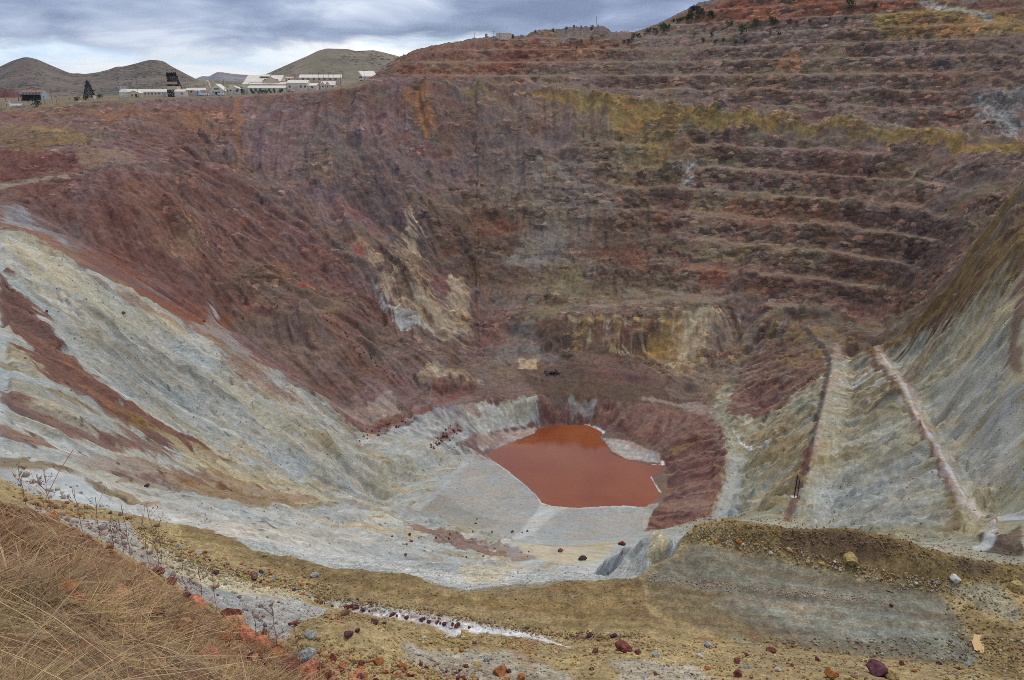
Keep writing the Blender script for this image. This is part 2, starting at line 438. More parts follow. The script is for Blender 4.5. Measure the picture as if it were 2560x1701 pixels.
# ---------------------------------------------------------------- polar survey grid
NA = 1000
AZ = np.linspace(math.radians(-43.5), math.radians(43.5), NA)
segs = [(1.3, 24, 90), (24, 72, 170), (72, 400, 440), (400, 1060, 470), (1060, 1650, 12)]
R = np.concatenate([np.exp(np.linspace(math.log(a), math.log(b), n, endpoint=False)) for a, b, n in segs] + [[1650.0]])
NR = len(R)
LR = np.log(R)
GX = (np.sin(AZ)[:, None] * R[None, :])
GY = (np.cos(AZ)[:, None] * R[None, :])
Z = np.full((NA, NR), np.nan)
ta = np.arctan2(TV[:, 0], TV[:, 1])
tr = np.log(np.maximum(np.hypot(TV[:, 0], TV[:, 1]), 0.5))
da = AZ[1] - AZ[0]
for t in TRI:
    p = TV[t]
    if (p[:, 1] < 0.05).all():
        continue
    aa = ta[t]
    i0 = max(0, int((aa.min() - AZ[0]) / da) - 1)
    i1 = min(NA, int((aa.max() - AZ[0]) / da) + 3)
    # nearest point of the triangle may be closer than its corners
    rmin = tr[t].min() - (0.9 if aa.max() - aa.min() > 0.3 else 0.06)
    j0 = max(0, np.searchsorted(LR, rmin) - 1)
    j1 = min(NR, np.searchsorted(LR, tr[t].max()) + 2)
    if i1 <= i0 or j1 <= j0:
        continue
    x = GX[i0:i1, j0:j1]
    y = GY[i0:i1, j0:j1]
    (x0, y0), (x1, y1), (x2, y2) = p
    d = (y1 - y2) * (x0 - x2) + (x2 - x1) * (y0 - y2)
    if abs(d) < 1e-9:
        continue
    l0 = ((y1 - y2) * (x - x2) + (x2 - x1) * (y - y2)) / d
    l1 = ((y2 - y0) * (x - x2) + (x0 - x2) * (y - y2)) / d
    l2 = 1 - l0 - l1
    m = (l0 >= -1e-4) & (l1 >= -1e-4) & (l2 >= -1e-4)
    zz = l0 * TZ[t[0]] + l1 * TZ[t[1]] + l2 * TZ[t[2]]
    sub = Z[i0:i1, j0:j1]
    sub[m] = zz[m]
# holes (outside the hull): nearest value along the column
for i in range(NA):
    c = Z[i]
    bad = np.isnan(c)
    if bad.any():
        ok = np.where(~bad)[0]
        if len(ok):
            c[bad] = np.interp(np.where(bad)[0], ok, c[ok])
        else:
            Z[i] = Z[i - 1]


def blur(a, k, axis):
    """repeated [1 2 1] blur"""
    for _ in range(k):
        b = np.moveaxis(a, axis, 0)
        c = b.copy()
        c[1:-1] = 0.25 * b[:-2] + 0.5 * b[1:-1] + 0.25 * b[2:]
        a = np.moveaxis(c, 0, axis)
    return a


Zraw = Z
Zs = blur(blur(Z, 14, 0), 12, 1)
far = sstep(math.log(60), math.log(110), LR)[None, :]
Z = Zs * far + blur(blur(Z, 3, 0), 3, 1) * (1 - far)
# keep the shores of the lake crisp
RR = np.broadcast_to(R[None, :], Z.shape)

# ---------------------------------------------------------------- sight lines onto the ground, zones in plan
def cast(us, vs, Zg):
    out = []
    for u, v in zip(us, vs):
        a, b = ray(u, v)
        az = math.atan2(a, 1.0)
        s = b / math.hypot(a, 1.0)
        fi = np.clip((az - AZ[0]) / da, 0, NA - 1.001)
        i = int(fi)
        t = fi - i
        prof = Zg[i] * (1 - t) + Zg[i + 1] * t
        dd = prof - s * R
        js = np.nonzero((dd[1:] >= 0) & (dd[:-1] < 0))[0]
        js = js[R[js] > 1.9]
        if len(js):
            j = js[0]
            k = dd[j] / (dd[j] - dd[j + 1] + 1e-12)
            r = R[j] * (1 - k) + R[j + 1] * k
        else:
            r = 1000.0
        out.append((math.sin(az) * r, math.cos(az) * r, s * r))
    return np.array(out)


def sdist(poly, x, y):
    """signed distance to a polygon in plan, positive inside"""
    d = np.full(x.shape, 1e9)
    ins = np.zeros(x.shape, bool)
    n = len(poly)
    for k in range(n):
        ax, ay = poly[k][:2]
        bx, by = poly[(k + 1) % n][:2]
        ex, ey = bx - ax, by - ay
        L = ex * ex + ey * ey + 1e-12
        t = np.clip(((x - ax) * ex + (y - ay) * ey) / L, 0, 1)
        d = np.minimum(d, (x - ax - t * ex) ** 2 + (y - ay - t * ey) ** 2)
        c = ((ay > y) != (by > y)) & (x < (bx - ax) * (y - ay) / (by - ay + 1e-12) + ax)
        ins ^= c
    d = np.sqrt(d)
    return np.where(ins, d, -d)


GXf = GX.astype(np.float32)
GYf = GY.astype(np.float32)
# pattern coordinates: finer patterns on near ground
QS = np.where(R < 24, 16.0, np.where(R < 72, 6.0, 1.15)).astype(np.float32)[None, :]
# second pattern coordinate runs along the surface, so that patterns do not stretch down steep faces
_dz = np.diff(Zs, axis=1, prepend=Zs[:, :1])
_dr = np.diff(R, prepend=R[0])[None, :]
ARC = np.cumsum(np.sqrt(_dz ** 2 + _dr ** 2), axis=1).astype(np.float32)
ARC = np.where(R[None, :] < 72, GYf, blur(ARC, 25, 0)).astype(np.float32)
QX, QY = GXf * QS, ARC * QS
WARP = fbm(QX / 9, QY / 9, 5, 11, 0.62) - 0.5
WARP2 = fbm(QX / 3, QY / 3, 3, 15, 0.6) - 0.5
EDGE = np.zeros((NA, NR), np.float32)
PXM = (RR / F)          # metres per measured pixel, across the line of sight


def zone_mask(pts, e=9, soft=3):
    us = [p[0] for p in pts]
    vs = [p[1] for p in pts]
    w3 = cast(us, vs, Z)
    poly = w3[:, :2]
    # bounding box in the grid
    az = np.arctan2(poly[:, 0], poly[:, 1])
    rr = np.hypot(poly[:, 0], poly[:, 1])
    i0 = max(0, int((az.min() - AZ[0]) / da) - 40)
    i1 = min(NA, int((az.max() - AZ[0]) / da) + 40)
    j0 = max(0, np.searchsorted(R, rr.min() * 0.93) - 2)
    j1 = min(NR, np.searchsorted(R, rr.max() * 1.07) + 2)
    sl = (slice(i0, i1), slice(j0, j1))
    sd = sdist(poly, GX[sl], GY[sl]) / PXM[sl]
    m = sstep(-soft, soft, sd + e * (2.6 * WARP[sl] + 1.1 * WARP2[sl] + EDGE[sl]))
    return sl, m


def line_mask(pts, half, e=3, soft=2):
    w3 = cast([p[0] for p in pts], [p[1] for p in pts], Z)
    az = np.arctan2(w3[:, 0], w3[:, 1])
    rr = np.hypot(w3[:, 0], w3[:, 1])
    i0 = max(0, int((az.min() - AZ[0]) / da) - 40)
    i1 = min(NA, int((az.max() - AZ[0]) / da) + 40)
    j0 = max(0, np.searchsorted(R, rr.min() * 0.92) - 2)
    j1 = min(NR, np.searchsorted(R, rr.max() * 1.08) + 2)
    sl = (slice(i0, i1), slice(j0, j1))
    x, y = GX[sl], GY[sl]
    d = np.full(x.shape, 1e9)
    for (ax, ay, _), (bx, by, _) in zip(w3[:-1], w3[1:]):
        ex, ey = bx - ax, by - ay
        L = ex * ex + ey * ey + 1e-12
        t = np.clip(((x - ax) * ex + (y - ay) * ey) / L, 0, 1)
        d = np.minimum(d, (x - ax - t * ex) ** 2 + (y - ay - t * ey) ** 2)
    sd = half - np.sqrt(d) / PXM[sl]
    return sl, sstep(-soft, soft, sd + e * (2.6 * WARP[sl] + 1.1 * WARP2[sl]))


def full(slm):
    m = np.zeros((NA, NR), np.float32)
    m[slm[0]] = slm[1]
    return m


# ---- mining benches
LOWER = [(1190, 350), (1350, 310), (1600, 290), (2000, 322), (2355, 356), (2300, 470), (2180, 620), (2050, 745), (1900, 720), (1500, 705), (1250, 712), (1100, 690), (1020, 600), (980, 500), (1060, 420)]
UPPER = [(900, 168), (1000, 120), (1240, 84), (1440, 92), (1560, 45), (1660, 5), (2355, 4), (2355, 302), (2050, 270), (1650, 226), (1400, 202), (1100, 180), (960, 178)]
bm = np.clip(full(zone_mask(LOWER, 6, 16)) * 0.92 + full(zone_mask(UPPER, 2, 14)), 0, 1)
LEFTB = [(0, 262), (300, 262), (430, 300), (420, 380), (380, 390), (0, 335)]
bm = np.maximum(bm, 0.75 * full(zone_mask(LEFTB, 6, 16)))
BH = 14.3
waste = sstep(0.50, 0.70, fbm(GXf / 70, GYf / 70, 4, 21))           # benches lost under talus
mid = np.exp(-(((np.arctan2(GXf, GYf) - 0.09) / 0.07) ** 2)) * (GYf < 770) * (GYf > 540)
waste = np.clip(0.75 * waste + mid * 0.6, 0, 1)
lost = sstep(0.50, 0.62, fbm(GXf / 55, GYf / 55 + 7, 4, 23)) * sstep(30, -30, Z + 20)
col_u = sstep(-0.03, 0.15, np.arctan2(GXf, GYf))
bm = bm * np.where(Z < -12, (0.35 + 0.65 * col_u) * (1 - 0.7 * lost), 1.0 - 0.25 * sstep(0.5, 0.62, fbm(GXf / 60, GYf / 60 + 3, 3, 29)))
Zq = np.where(Z < -20, (Z + 20) * 14.3 / 17.0 - 20, Z)
zz = Zq + 2.6 * (n2(Zq / 31.0, Zq * 0, 77) - 0.5) + 0.5 * (fbm(GXf / 30, GYf / 30, 3, 31) - 0.5)
k = np.floor(zz / BH)
f = zz / BH - k
thr = 0.58 + 0.18 * fbm(GXf / 22, GYf / 22, 3, 35)
st = np.clip(f / thr, 0, 1)
st = 0.35 * st + 0.65 * st * st * (3 - 2 * st)
tal = np.clip(f / 0.9, 0, 1)
s = st * (1 - 0.75 * waste) + tal * 0.75 * waste
Zb = BH * (k + s) - 2.6 - (zz - Zq)
Zb = np.where(Zb < -20, (Zb + 20) * 17.0 / 14.3 - 20, Zb)
Z = Z * (1 - bm) + Zb * bm


def slope_of(Zg):
    dr = np.gradient(Zg, axis=1) / np.gradient(R)[None, :]
    dt = np.gradient(Zg, axis=0) / da / RR
    sa, ca = np.sin(AZ)[:, None], np.cos(AZ)[:, None]
    gx = dr * sa + dt * ca
    gy = dr * ca - dt * sa
    return gx, gy


gx, gy = slope_of(blur(blur(Zs, 10, 0), 10, 1))
gm = np.hypot(gx, gy) + 1e-6
dx, dy = (gx / gm).astype(np.float32), (gy / gm).astype(np.float32)
farm = (R > 72)[None, :]


JF = int(np.searchsorted(R, 70))


def lic(width, length, seed):
    """noise smeared down the fall line: rills, streaks and runs of talus"""
    X, Y, DX, DY = GXf[:, JF:], GYf[:, JF:], dx[:, JF:], dy[:, JF:]
    n = int(length / width * 1.15)
    acc = 0
    for q in range(n):
        o = (q / (n - 1) - 0.5) * length
        acc = acc + n2((X + DX * o) / width, (Y + DY * o) / width, seed) * (1 - abs(o) / length)
    acc = (acc - acc.mean()) / (acc.std() + 1e-6)
    out = np.zeros((NA, NR), np.float32)
    out[:, JF:] = acc
    return out


ST1 = lic(1.3, 20, 41)
ST2 = lic(4.5, 60, 43)
ST3 = lic(1.8, 45, 45)
ST4 = lic(3.0, 70, 47)
ST5 = lic(15.0, 130, 49)
_dz = np.diff(Z, axis=1, prepend=Z[:, :1])
ARC = np.cumsum(np.sqrt(_dz ** 2 + _dr ** 2), axis=1).astype(np.float32)
ARC = np.where(R[None, :] < 72, GYf, blur(ARC, 30, 0)).astype(np.float32)
QX, QY = GXf * QS, ARC * QS
PAT = fbm(QX / 22, QY / 22, 4, 51)
PAT = (PAT - PAT.mean()) / PAT.std()
PAS = fbm(QX / 5.5, QY / 5.5, 4, 53, 0.6)
PAS = (PAS - PAS.mean()) / PAS.std()
FIN = fbm(QX / 1.7, QY / 1.7, 2, 57)
FIN = (FIN - FIN.mean()) / FIN.std()
RID = ridged(QX / 9, QY / 9, 5, 61)
RID = (RID - RID.mean()) / RID.std()
# dipping beds in the far walls: bands that run from lower left to upper right
BED = fbm((QX - 0.9 * QY) / 3.2, (QX * .7 + QY) / 22.0, 4, 63)
BED = (BED - BED.mean()) / BED.std()

# ---- relief
slope = np.hypot(*slope_of(blur(Z, 2, 0)))
steep = sstep(0.35, 0.8, slope)
PALE_L = [(0, 525), (110, 570), (200, 620), (430, 745), (600, 835), (740, 915), (820, 990), (1100, 1040), (880, 1170), (1180, 1240), (1180, 1345), (1060, 1345), (560, 1245), (0, 1050)]
RIGHT = [(2360, 410), (2205, 640), (2060, 790), (1980, 790), (1920, 760), (1840, 745), (1650, 900), (1640, 1190), (1700, 1185), (2360, 1280)]
rl = full(zone_mask(PALE_L, 4, 8))
rr_ = full(zone_mask(RIGHT, 4, 8))
LAKEZ = full(zone_mask([(1070, 1052), (1240, 975), (1400, 975), (1545, 1060), (1545, 1110), (1500, 1185), (1180, 1240), (1080, 1215), (880, 1165)], 2, 6))
FLAT = full(zone_mask([(940, 940), (1180, 840), (1340, 835), (1540, 870), (1640, 940), (1560, 940), (1240, 905), (1000, 935)], 2, 8))
calm = np.clip(LAKEZ + FLAT * 0.7, 0, 1)
rock = np.clip(bm * steep + 0.55 * (GYf > 430), 0, 1) * (1 - np.clip(rl + rr_, 0, 1)) * (1 - calm)
town = sstep(830, 850, GYf) * sstep(-150, -185, GXf)
amp_rock = 1.2 * rock * np.clip(RR / 650, 0.3, 1.15) * (1 - 0.85 * town)
relief = amp_rock * (1 - 0.5 * bm) * (0.8 * RID + 0.3 * BED * bm)
soft_sl = np.clip(rl + rr_, 0, 1) * (1 - calm)
EDGE = (0.9 * ST1 + 1.2 * ST3) * np.clip(soft_sl + 0.35 * (RR > 380), 0, 1)
rill_amp = soft_sl * np.clip(gm / 0.45, 0.2, 1.3)
RUGP = [(2095, 778), (2160, 718), (2215, 645), (2262, 596), (2310, 530), (2356, 455), (2356, 610), (2290, 665), (2215, 725), (2140, 785)]
RUG = full(zone_mask(RUGP, 10, 14))
rill_amp = rill_amp * (1 - 0.9 * RUG)
CR2 = np.exp(-(ST2 / 0.26) ** 2)
CR3 = np.exp(-(ST3 / 0.30) ** 2)
relief = relief + rill_amp * (0.22 * np.clip(RR / 200, 0.5, 1.4) * ST1 + (np.clip(RR / 220, 0.6, 1.3)) * (0.5 * ST2 - 1.0 * CR2 * (1 - 0.4 * rr_) - 0.5 * CR3) + 0.35 * np.clip(RR / 240, 0.5, 1.2) * RID * (1 + rr_) + 0.8 * np.clip(RR / 260, 0.25, 1.2) * PAT + 0.12 * PAS)
relief = relief + (1 - soft_sl) * (1 - calm) * (GYf > 380) * (1 - bm) * (1 - town) * (0.3 * ST1 + 0.8 * ST2)
rib = (1 - soft_sl) * (1 - calm) * sstep(430, 500, GYf) * (1 - town) * (1 - sstep(0.0, 12.0, Z)) * sstep(0.25, 0.5, gm) * (1 - 0.75 * bm)
relief = relief + rib * (2.4 * ST5 - 2.8 * np.exp(-((ST5 + 0.5 * WARP2) / 0.6) ** 2) - 0.6 * CR2 + 1.6 * PAT)
relief = relief + RUG * (4.5 * (ridged(QX / 26, QY / 18, 4, 95) - .55) * 2 + 1.2 * RID)
PUR = full(zone_mask([(1528, 1035), (1640, 965), (1668, 985), (1678, 1060), (1668, 1110), (1640, 1190), (1480, 1226), (1500, 1190), (1540, 1130)], 4, 8))
relief = relief + PUR * (0.9 * PAT + 0.6 * RID - 0.8 * CR2)
relief = np.where(farm, relief, 0)
near = ~farm
hill = (R < 20)[None, :]
relief = relief + np.where(near & ~hill, 0.035 * PAS + 0.02 * FIN + 0.05 * PAT, 0) + np.where(hill, 0.05 * PAS + 0.05 * PAT + 0.015 * FIN, 0)
relief = relief + calm * farm * (0.08 * PAS + 0.05 * ST1)
BLUFF = full(zone_mask([(1368, 1326), (1405, 1288), (1440, 1262), (1475, 1246), (1510, 1240), (1556, 1240), (1520, 1285), (1470, 1318)], 5, 6))
relief = relief + BLUFF * (2.4 * (ridged(GXf / 3.2, GYf / 2.2, 4, 97) - .55) + 0.8 * (fbm(GXf / .9, GYf / .9, 3, 99) - .5))
ROADM = np.maximum(full(line_mask([(1925, 800), (1925, 840), (1905, 930), (1885, 1000), (1878, 1060), (1862, 1130)], 9, 2, 5)), full(line_mask([(2020, 800), (2060, 850), (2120, 960), (2165, 1035), (2200, 1105), (2240, 1165), (2300, 1190)], 9, 2, 5)))
relief = relief * (1 - 0.85 * ROADM)
fade = sstep(72, 84, RR) * 1.0 + (RR < 72)
Z = Z + relief * np.where(RR < 72, 1.0, fade)
# the lake bed lies under water, its shore a little above
SHW = np.array([pz(u, v, LAKE) for u, v in SH[:-1]])
ls = sdist(SHW, GX, GY) + 1.6 * (fbm(GXf / 5, GYf / 5, 4, 91) - 0.5)
Z = np.where(ls > 0, np.minimum(Z, LAKE - 0.1 - np.minimum(0.10 * ls, 2.5)), np.where(ls > -14, np.maximum(Z, LAKE + 0.06 - 0.025 * ls), Z))

# ---------------------------------------------------------------- colour of the ground: rock, talus and dust, zone by zone
PALETTE = {
    'mauve': ((104, 84, 75), (132, 112, 98)), 'maroon': ((94, 63, 56), (120, 87, 76)), 'redbrown': ((112, 76, 60), (138, 102, 80)),
    'orange': ((152, 106, 66), (128, 90, 60)), 'tan': ((148, 126, 98), (124, 102, 80)), 'ochre': ((148, 121, 68), (119, 97, 59)),
    'olive': ((126, 112, 84), (104, 92, 70)), 'brown': ((104, 82, 66), (80, 63, 53)), 'dark': ((60, 54, 56), (84, 72, 68)),
    'greymauve': ((126, 109, 97), (98, 85, 77)), 'grey': ((130, 121, 108), (106, 97, 88)), 'pale': ((170, 171, 162), (146, 148, 142)),
    'paleyellow': ((190, 176, 138), (160, 148, 112)), 'paleolive': ((160, 155, 131), (130, 125, 100)), 'white': ((190, 188, 180), (168, 167, 160)),
    'bluegrey': ((158, 161, 156), (122, 127, 126)), 'purple': ((104, 74, 68), (128, 96, 84)), 'rust': ((132, 82, 60), (108, 68, 54)),
    'gy': ((162, 142, 98), (136, 118, 82)), 'gb': ((130, 109, 70), (109, 91, 60)), 'mud': ((122, 118, 102), (100, 97, 84)), 'mudblue': ((140, 141, 127), (118, 119, 107)),
    'salt': ((224, 222, 216), (198, 196, 190)), 'turf': ((142, 94, 66), (112, 74, 54)), 'creamrock': ((186, 168, 134), (152, 126, 94)),
    'greenish': ((112, 116, 80), (134, 128, 98)), 'red': ((168, 66, 62), (138, 62, 58)), 'pinkgrey': ((170, 152, 140), (142, 120, 110)),
    'scrub': ((112, 100, 78), (132, 114, 90)), 'duskyred': ((92, 58, 52), (116, 78, 68)), 'sediment': ((164, 160, 150), (143, 139, 130)),
    'lilac': ((108, 82, 79), (134, 110, 105)), 'hillside': ((130, 94, 64), (100, 75, 54)), 'greyblue': ((162, 161, 154), (142, 141, 135)), 'roadtan': ((150, 134, 110), (128, 112, 94)),
}


def alb(c, sat=0.95):
    c = lin(c)
    g = float(c @ np.array([.25, .6, .15]))
    return np.clip((g + (c - g) * sat) * ALB, 0.01, .8)


PALETTE = {n: (alb(a), alb(b)) for n, (a, b) in PALETTE.items()}
C = np.zeros((NA, NR, 3), np.float32)
BREAK = sstep(0.0, 1.4, 0.55 * PAS + 0.5 * PAT + 0.35 * ST1 + 0.3 * ST3 + 0.3 * BED) * (RR > 400)


def shade(name, sl, st=0.5, con=1.0):
    a, b = PALETTE[name]
    t = 0.5 + con * (0.16 * st * ST1[sl] + 0.14 * st * ST2[sl] + 0.13 * PAT[sl] + 0.11 * PAS[sl] + 0.08 * FIN[sl])
    t = np.clip(t, -0.25, 1.25)[..., None]
    return a * (1 - t) + b * t


def paint(name, pts, e=9, soft=3, st=0.5, k=1.0, con=1.0):
    sl, m = zone_mask(pts, e, soft)
    brk = 1 - 0.42 * BREAK[sl]
    m = (m * k * brk)[..., None]
    C[sl] = np.maximum(C[sl] * (1 - m) + shade(name, sl, st, con) * m, 0.004)


def stripe(name, pts, half, e=3, soft=2, st=0.3, k=1.0):
    sl, m = line_mask(pts, half, e, soft)
    m = (m * k)[..., None]
    C[sl] = np.maximum(C[sl] * (1 - m) + shade(name, sl, st) * m, 0.004)


ALL = (slice(None), slice(None))
C[:] = shade('mauve', ALL, 0.6)
lf_ = sstep(0.10, -0.12, np.arctan2(GXf, GYf))[..., None]
C[:] = C * (1 - lf_) + shade('lilac', ALL, 0.9) * lf_


def wash(where):
    """runs of coloured wash down the soft slopes"""
    for fld, lo, hi, nm, kk in ((ST3 + .5 * PAT, 0.5, 1.8, 'paleyellow', .5), (-ST3 - .6 * PAT, 0.8, 2.2, 'bluegrey', .5), (ST4 + .4 * PAS, 0.9, 1.9, 'white', .55), (-ST4 + .4 * PAS, 0.9, 2.2, 'paleolive', .65), (PAT + .6 * PAS + .4 * ST1, 1.3, 2.4, 'ochre', .3),
                                (ST1 + ST3, 1.8, 3.0, 'ochre', .4), (-ST1 - ST4, 2.0, 3.2, 'brown', .35)):
        mm = (sstep(lo, hi, fld) * where * farm * kk)[..., None]
        C[:] = C * (1 - mm) + PALETTE[nm][0][None, None] * mm


# broad regional drift: grey and brown patches
d1 = sstep(0.52, 0.64, fbm(GXf / 60, GYf / 45, 4, 71))[..., None]
C[:] = C * (1 - 0.5 * d1) + shade('brown', ALL) * 0.5 * d1
d2 = sstep(0.54, 0.66, fbm(GXf / 40, GYf / 40, 4, 75))[..., None]
C[:] = C * (1 - 0.6 * d2) + shade('greymauve', ALL) * 0.6 * d2
d3 = sstep(0.53, 0.64, fbm(QX / 34, QY / 26, 4, 79))[..., None]
C[:] = C * (1 - 0.6 * d3 * (1 - .7 * lf_)) + shade('olive', ALL, .8) * 0.6 * d3 * (1 - .7 * lf_)
d4 = sstep(0.56, 0.66, fbm(QX / 18, QY / 16, 4, 82))[..., None]
C[:] = C * (1 - 0.25 * d4) + shade('rust', ALL, .8) * 0.25 * d4

nearpit = ((RR < 360) & farm).astype(np.float32) * sstep(395, 350, RR)
nearpit = np.maximum(nearpit, ((RR < 78) & (RR > 30) & (Z < -32.0)).astype(np.float32))
pm_ = (nearpit)[..., None]
rightm = sstep(30, 110, GXf)[..., None]
C[:] = C * (1 - pm_) + (shade('pale', ALL, .8) * (1 - rightm) + shade('paleolive', ALL, 1.0) * rightm) * pm_
# town plateau and the rim
paint('scrub', [(0, 258), (120, 247), (280, 238), (430, 230), (560, 224), (700, 214), (860, 190), (860, 184), (720, 206), (560, 214), (280, 221), (0, 233)], 2, 3)
C[:, R > 1060] = shade('scrub', (slice(None), R > 1060))
# ---- upper benches
paint('redbrown', [(870, 172), (960, 115), (1080, 96), (1240, 80), (1430, 90), (1400, 130), (1200, 160), (1010, 178)], 8, 4, 0.9)
paint('rust', [(1010, 150), (1180, 120), (1240, 112), (1200, 160), (1060, 172)], 8, 4, 0.8, 0.75)
paint('maroon', [(900, 165), (960, 130), (1080, 120), (1150, 130), (1020, 165)], 8, 4, 0.8, 0.5)
paint('tan', [(960, 140), (1010, 135), (1120, 150), (1080, 168), (980, 160)], 6, 4, 0.8, 0.5)
paint('greymauve', [(1240, 90), (1400, 62), (1430, 88), (1300, 98)], 6, 4, 0.9)
paint('rust', [(1560, 45), (1650, 6), (2120, 4), (2050, 22), (1780, 48), (1640, 58)], 7, 5, 0.8)
paint('orange', [(1700, 50), (1780, 40), (1800, 25), (1745, 20)], 6, 4, 0.8, 0.5)
paint('greymauve', [(1440, 92), (1560, 60), (1800, 50), (2000, 40), (2060, 70), (1900, 100), (1700, 110), (1500, 110)], 10, 6, 0.8, 0.8)
paint('ochre', [(2010, 40), (2150, 4), (2355, 4), (2355, 68), (2230, 82), (2060, 90), (1990, 70)], 12, 6, 0.7)
paint('orange', [(2080, 60), (2200, 40), (2300, 60), (2200, 80), (2100, 86)], 8, 5, 0.7, 0.6)
paint('maroon', [(2200, 4), (2355, 4), (2355, 28), (2260, 26)], 5, 4)
stripe('pale', [(2130, 8), (2200, 22), (2280, 42)], 7, 5, 4, 0.6, 0.7)
paint('orange', [(1785, 152), (1800, 130), (1845, 118), (1850, 150), (1830, 164), (1795, 162)], 7, 3, 0.8)
paint('orange', [(1560, 172), (1600, 170), (1600, 190), (1575, 200)], 6, 3, 0.6, 0.9)
paint('rust', [(1510, 180), (1545, 178), (1540, 200), (1518, 202)], 6, 3, 0.6, 0.7)
paint('rust', [(1980, 166), (2260, 172), (2250, 164), (2050, 155)], 6, 3, 0.2, 0.45)
paint('maroon', [(2040, 205), (2200, 210), (2180, 245), (2060, 240)], 12, 6, 0.5, 0.6)
paint('bluegrey', [(2240, 225), (2355, 205), (2355, 335), (2290, 290)], 14, 5, 0.6, 0.75, 1.6)
paint('dark', [(2280, 225), (2355, 215), (2355, 270), (2300, 262)], 16, 6, 0.6, 0.7)
paint('greymauve', [(1440, 130), (1700, 140), (1680, 190), (1440, 180)], 14, 8, 0.9, 0.6)
stripe('roadtan', [(u, v - 1.5) for u, v, _ in roadA[:-1]], 3.0, 0.5, 1.5, 0, 0.9)
# ---- ochre bench below the road
paint('ochre', [(1000, 188), (1250, 205), (1500, 230), (1800, 265), (2100, 298), (2355, 325), (2355, 350), (2100, 320), (1800, 295), (1600, 285), (1400, 262), (1250, 225), (1100, 200)], 8, 4, 0.8, 1.0)
paint('ochre', [(1390, 240), (1480, 240), (1600, 275), (1540, 340), (1560, 420), (1500, 400), (1440, 340), (1400, 290)], 22, 10, 0.9, 0.75)
paint('olive', [(1330, 300), (1460, 330), (1590, 400), (1600, 450), (1480, 440), (1380, 400)], 20, 10, 0.9, 0.8)
paint('olive', [(1420, 380), (1560, 385), (1560, 402), (1420, 398)], 6, 3, 0.4, 0.9)
paint('tan', [(1040, 215), (1300, 235), (1420, 250), (1350, 300), (1150, 270)], 22, 8, 0.8, 0.35)
paint('greymauve', [(1080, 270), (1300, 300), (1400, 400), (1300, 470), (1180, 480), (1080, 400)], 26, 12, 0.9, 0.75)
paint('grey', [(1180, 380), (1320, 350), (1420, 480), (1240, 600), (1140, 600), (1240, 500)], 22, 10, 1.0, 0.6)
paint('orange', [(925, 192), (985, 188), (990, 250), (1010, 300), (985, 320), (955, 270)], 9, 4, 1.0, 0.8)
paint('orange', [(540, 228), (556, 225), (560, 280), (552, 330), (544, 330)], 4, 3, 0.8, 0.7)
paint('redbrown', [(545, 330), (560, 330), (556, 430), (546, 430)], 5, 3, 0.8, 0.6)
paint('olive', [(1830, 300), (1960, 310), (1980, 340), (1830, 330)], 12, 6, 0.8, 0.5)
paint('maroon', [(1700, 340), (1980, 350), (2050, 420), (1900, 440), (1720, 400)], 22, 10, 0.8, 0.5)
paint('olive', [(1540, 430), (1800, 420), (2000, 470), (1900, 520), (1560, 490)], 22, 10, 0.6, 0.5)
paint('tan', [(2010, 420), (2180, 430), (2120, 480), (2000, 460)], 18, 8, 0.5, 0.35)
paint('rust', [(1640, 470), (1900, 460), (1980, 520), (1780, 530), (1650, 510)], 20, 10, 0.7, 0.5)
paint('brown', [(1480, 400), (1600, 420), (1560, 620), (1420, 640), (1380, 560)], 26, 10, 0.8, 0.75)
paint('white', [(1555, 380), (1600, 375), (1590, 430), (1560, 440), (1575, 400)], 12, 3, 0.9, 0.55, 1.8)
paint('maroon', [(1540, 430), (1620, 430), (1570, 520), (1510, 520)], 12, 6, 0.8, 0.6)
paint('maroon', [(1560, 600), (1760, 610), (1900, 640), (2080, 660), (2060, 720), (1880, 690), (1620, 660)], 16, 6, 0.8, 0.8)
paint('rust', [(1570, 610), (1680, 612), (1680, 650), (1600, 640)], 12, 5, 0.8, 0.7)
paint('brown', [(1900, 480), (2160, 500), (2220, 560), (2080, 720), (1880, 640), (1860, 560)], 22, 8, 0.7, 0.75)
paint('dark', [(2060, 520), (2230, 490), (2180, 600), (2080, 640)], 18, 7, 0.6, 0.6)
paint('purple', [(1900, 690), (2060, 690), (2040, 740), (1920, 720)], 10, 5, 0.8, 0.8)
paint('olive', [(1560, 560), (1700, 575), (1900, 600), (1900, 612), (1700, 592), (1560, 575)], 7, 3, 0.3, 0.8)
# middle wall with talus cones
paint('olive', [(1100, 420), (1240, 440), (1330, 520), (1300, 560), (1150, 530), (1000, 500), (960, 440)], 22, 9, 0.7, 0.45)
paint('brown', [(960, 450), (1180, 470), (1240, 560), (1180, 680), (1080, 660), (1000, 560)], 24, 9, 0.6, 0.8)
paint('rust', [(1080, 500), (1220, 510), (1210, 540), (1090, 540)], 14, 5, 0.6, 0.5)
paint('grey', [(1225, 500), (1290, 520), (1330, 620), (1350, 640), (1150, 610), (1190, 560)], 9, 4, 1.0, 0.8)
paint('olive', [(1250, 600), (1360, 610), (1330, 720), (1230, 730), (1260, 670)], 10, 5, 0.9, 0.8)
paint('brown', [(1360, 560), (1560, 600), (1560, 700), (1360, 690)], 18, 8, 0.6, 0.7)
paint('rust', [(1370, 570), (1500, 580), (1500, 620), (1380, 600)], 12, 5, 0.7, 0.5)
paint('olive', [(1200, 640), (1560, 660), (1560, 690), (1200, 670)], 8, 4, 0.4, 0.6)
paint('dark', [(760, 330), (830, 300), (880, 400), (950, 470), (1000, 580), (980, 640), (900, 560), (800, 460), (720, 440)], 22, 9, 0.9, 0.55)
paint('greymauve', [(680, 300), (800, 270), (840, 350), (760, 430), (690, 420)], 20, 8, 0.9, 0.7)
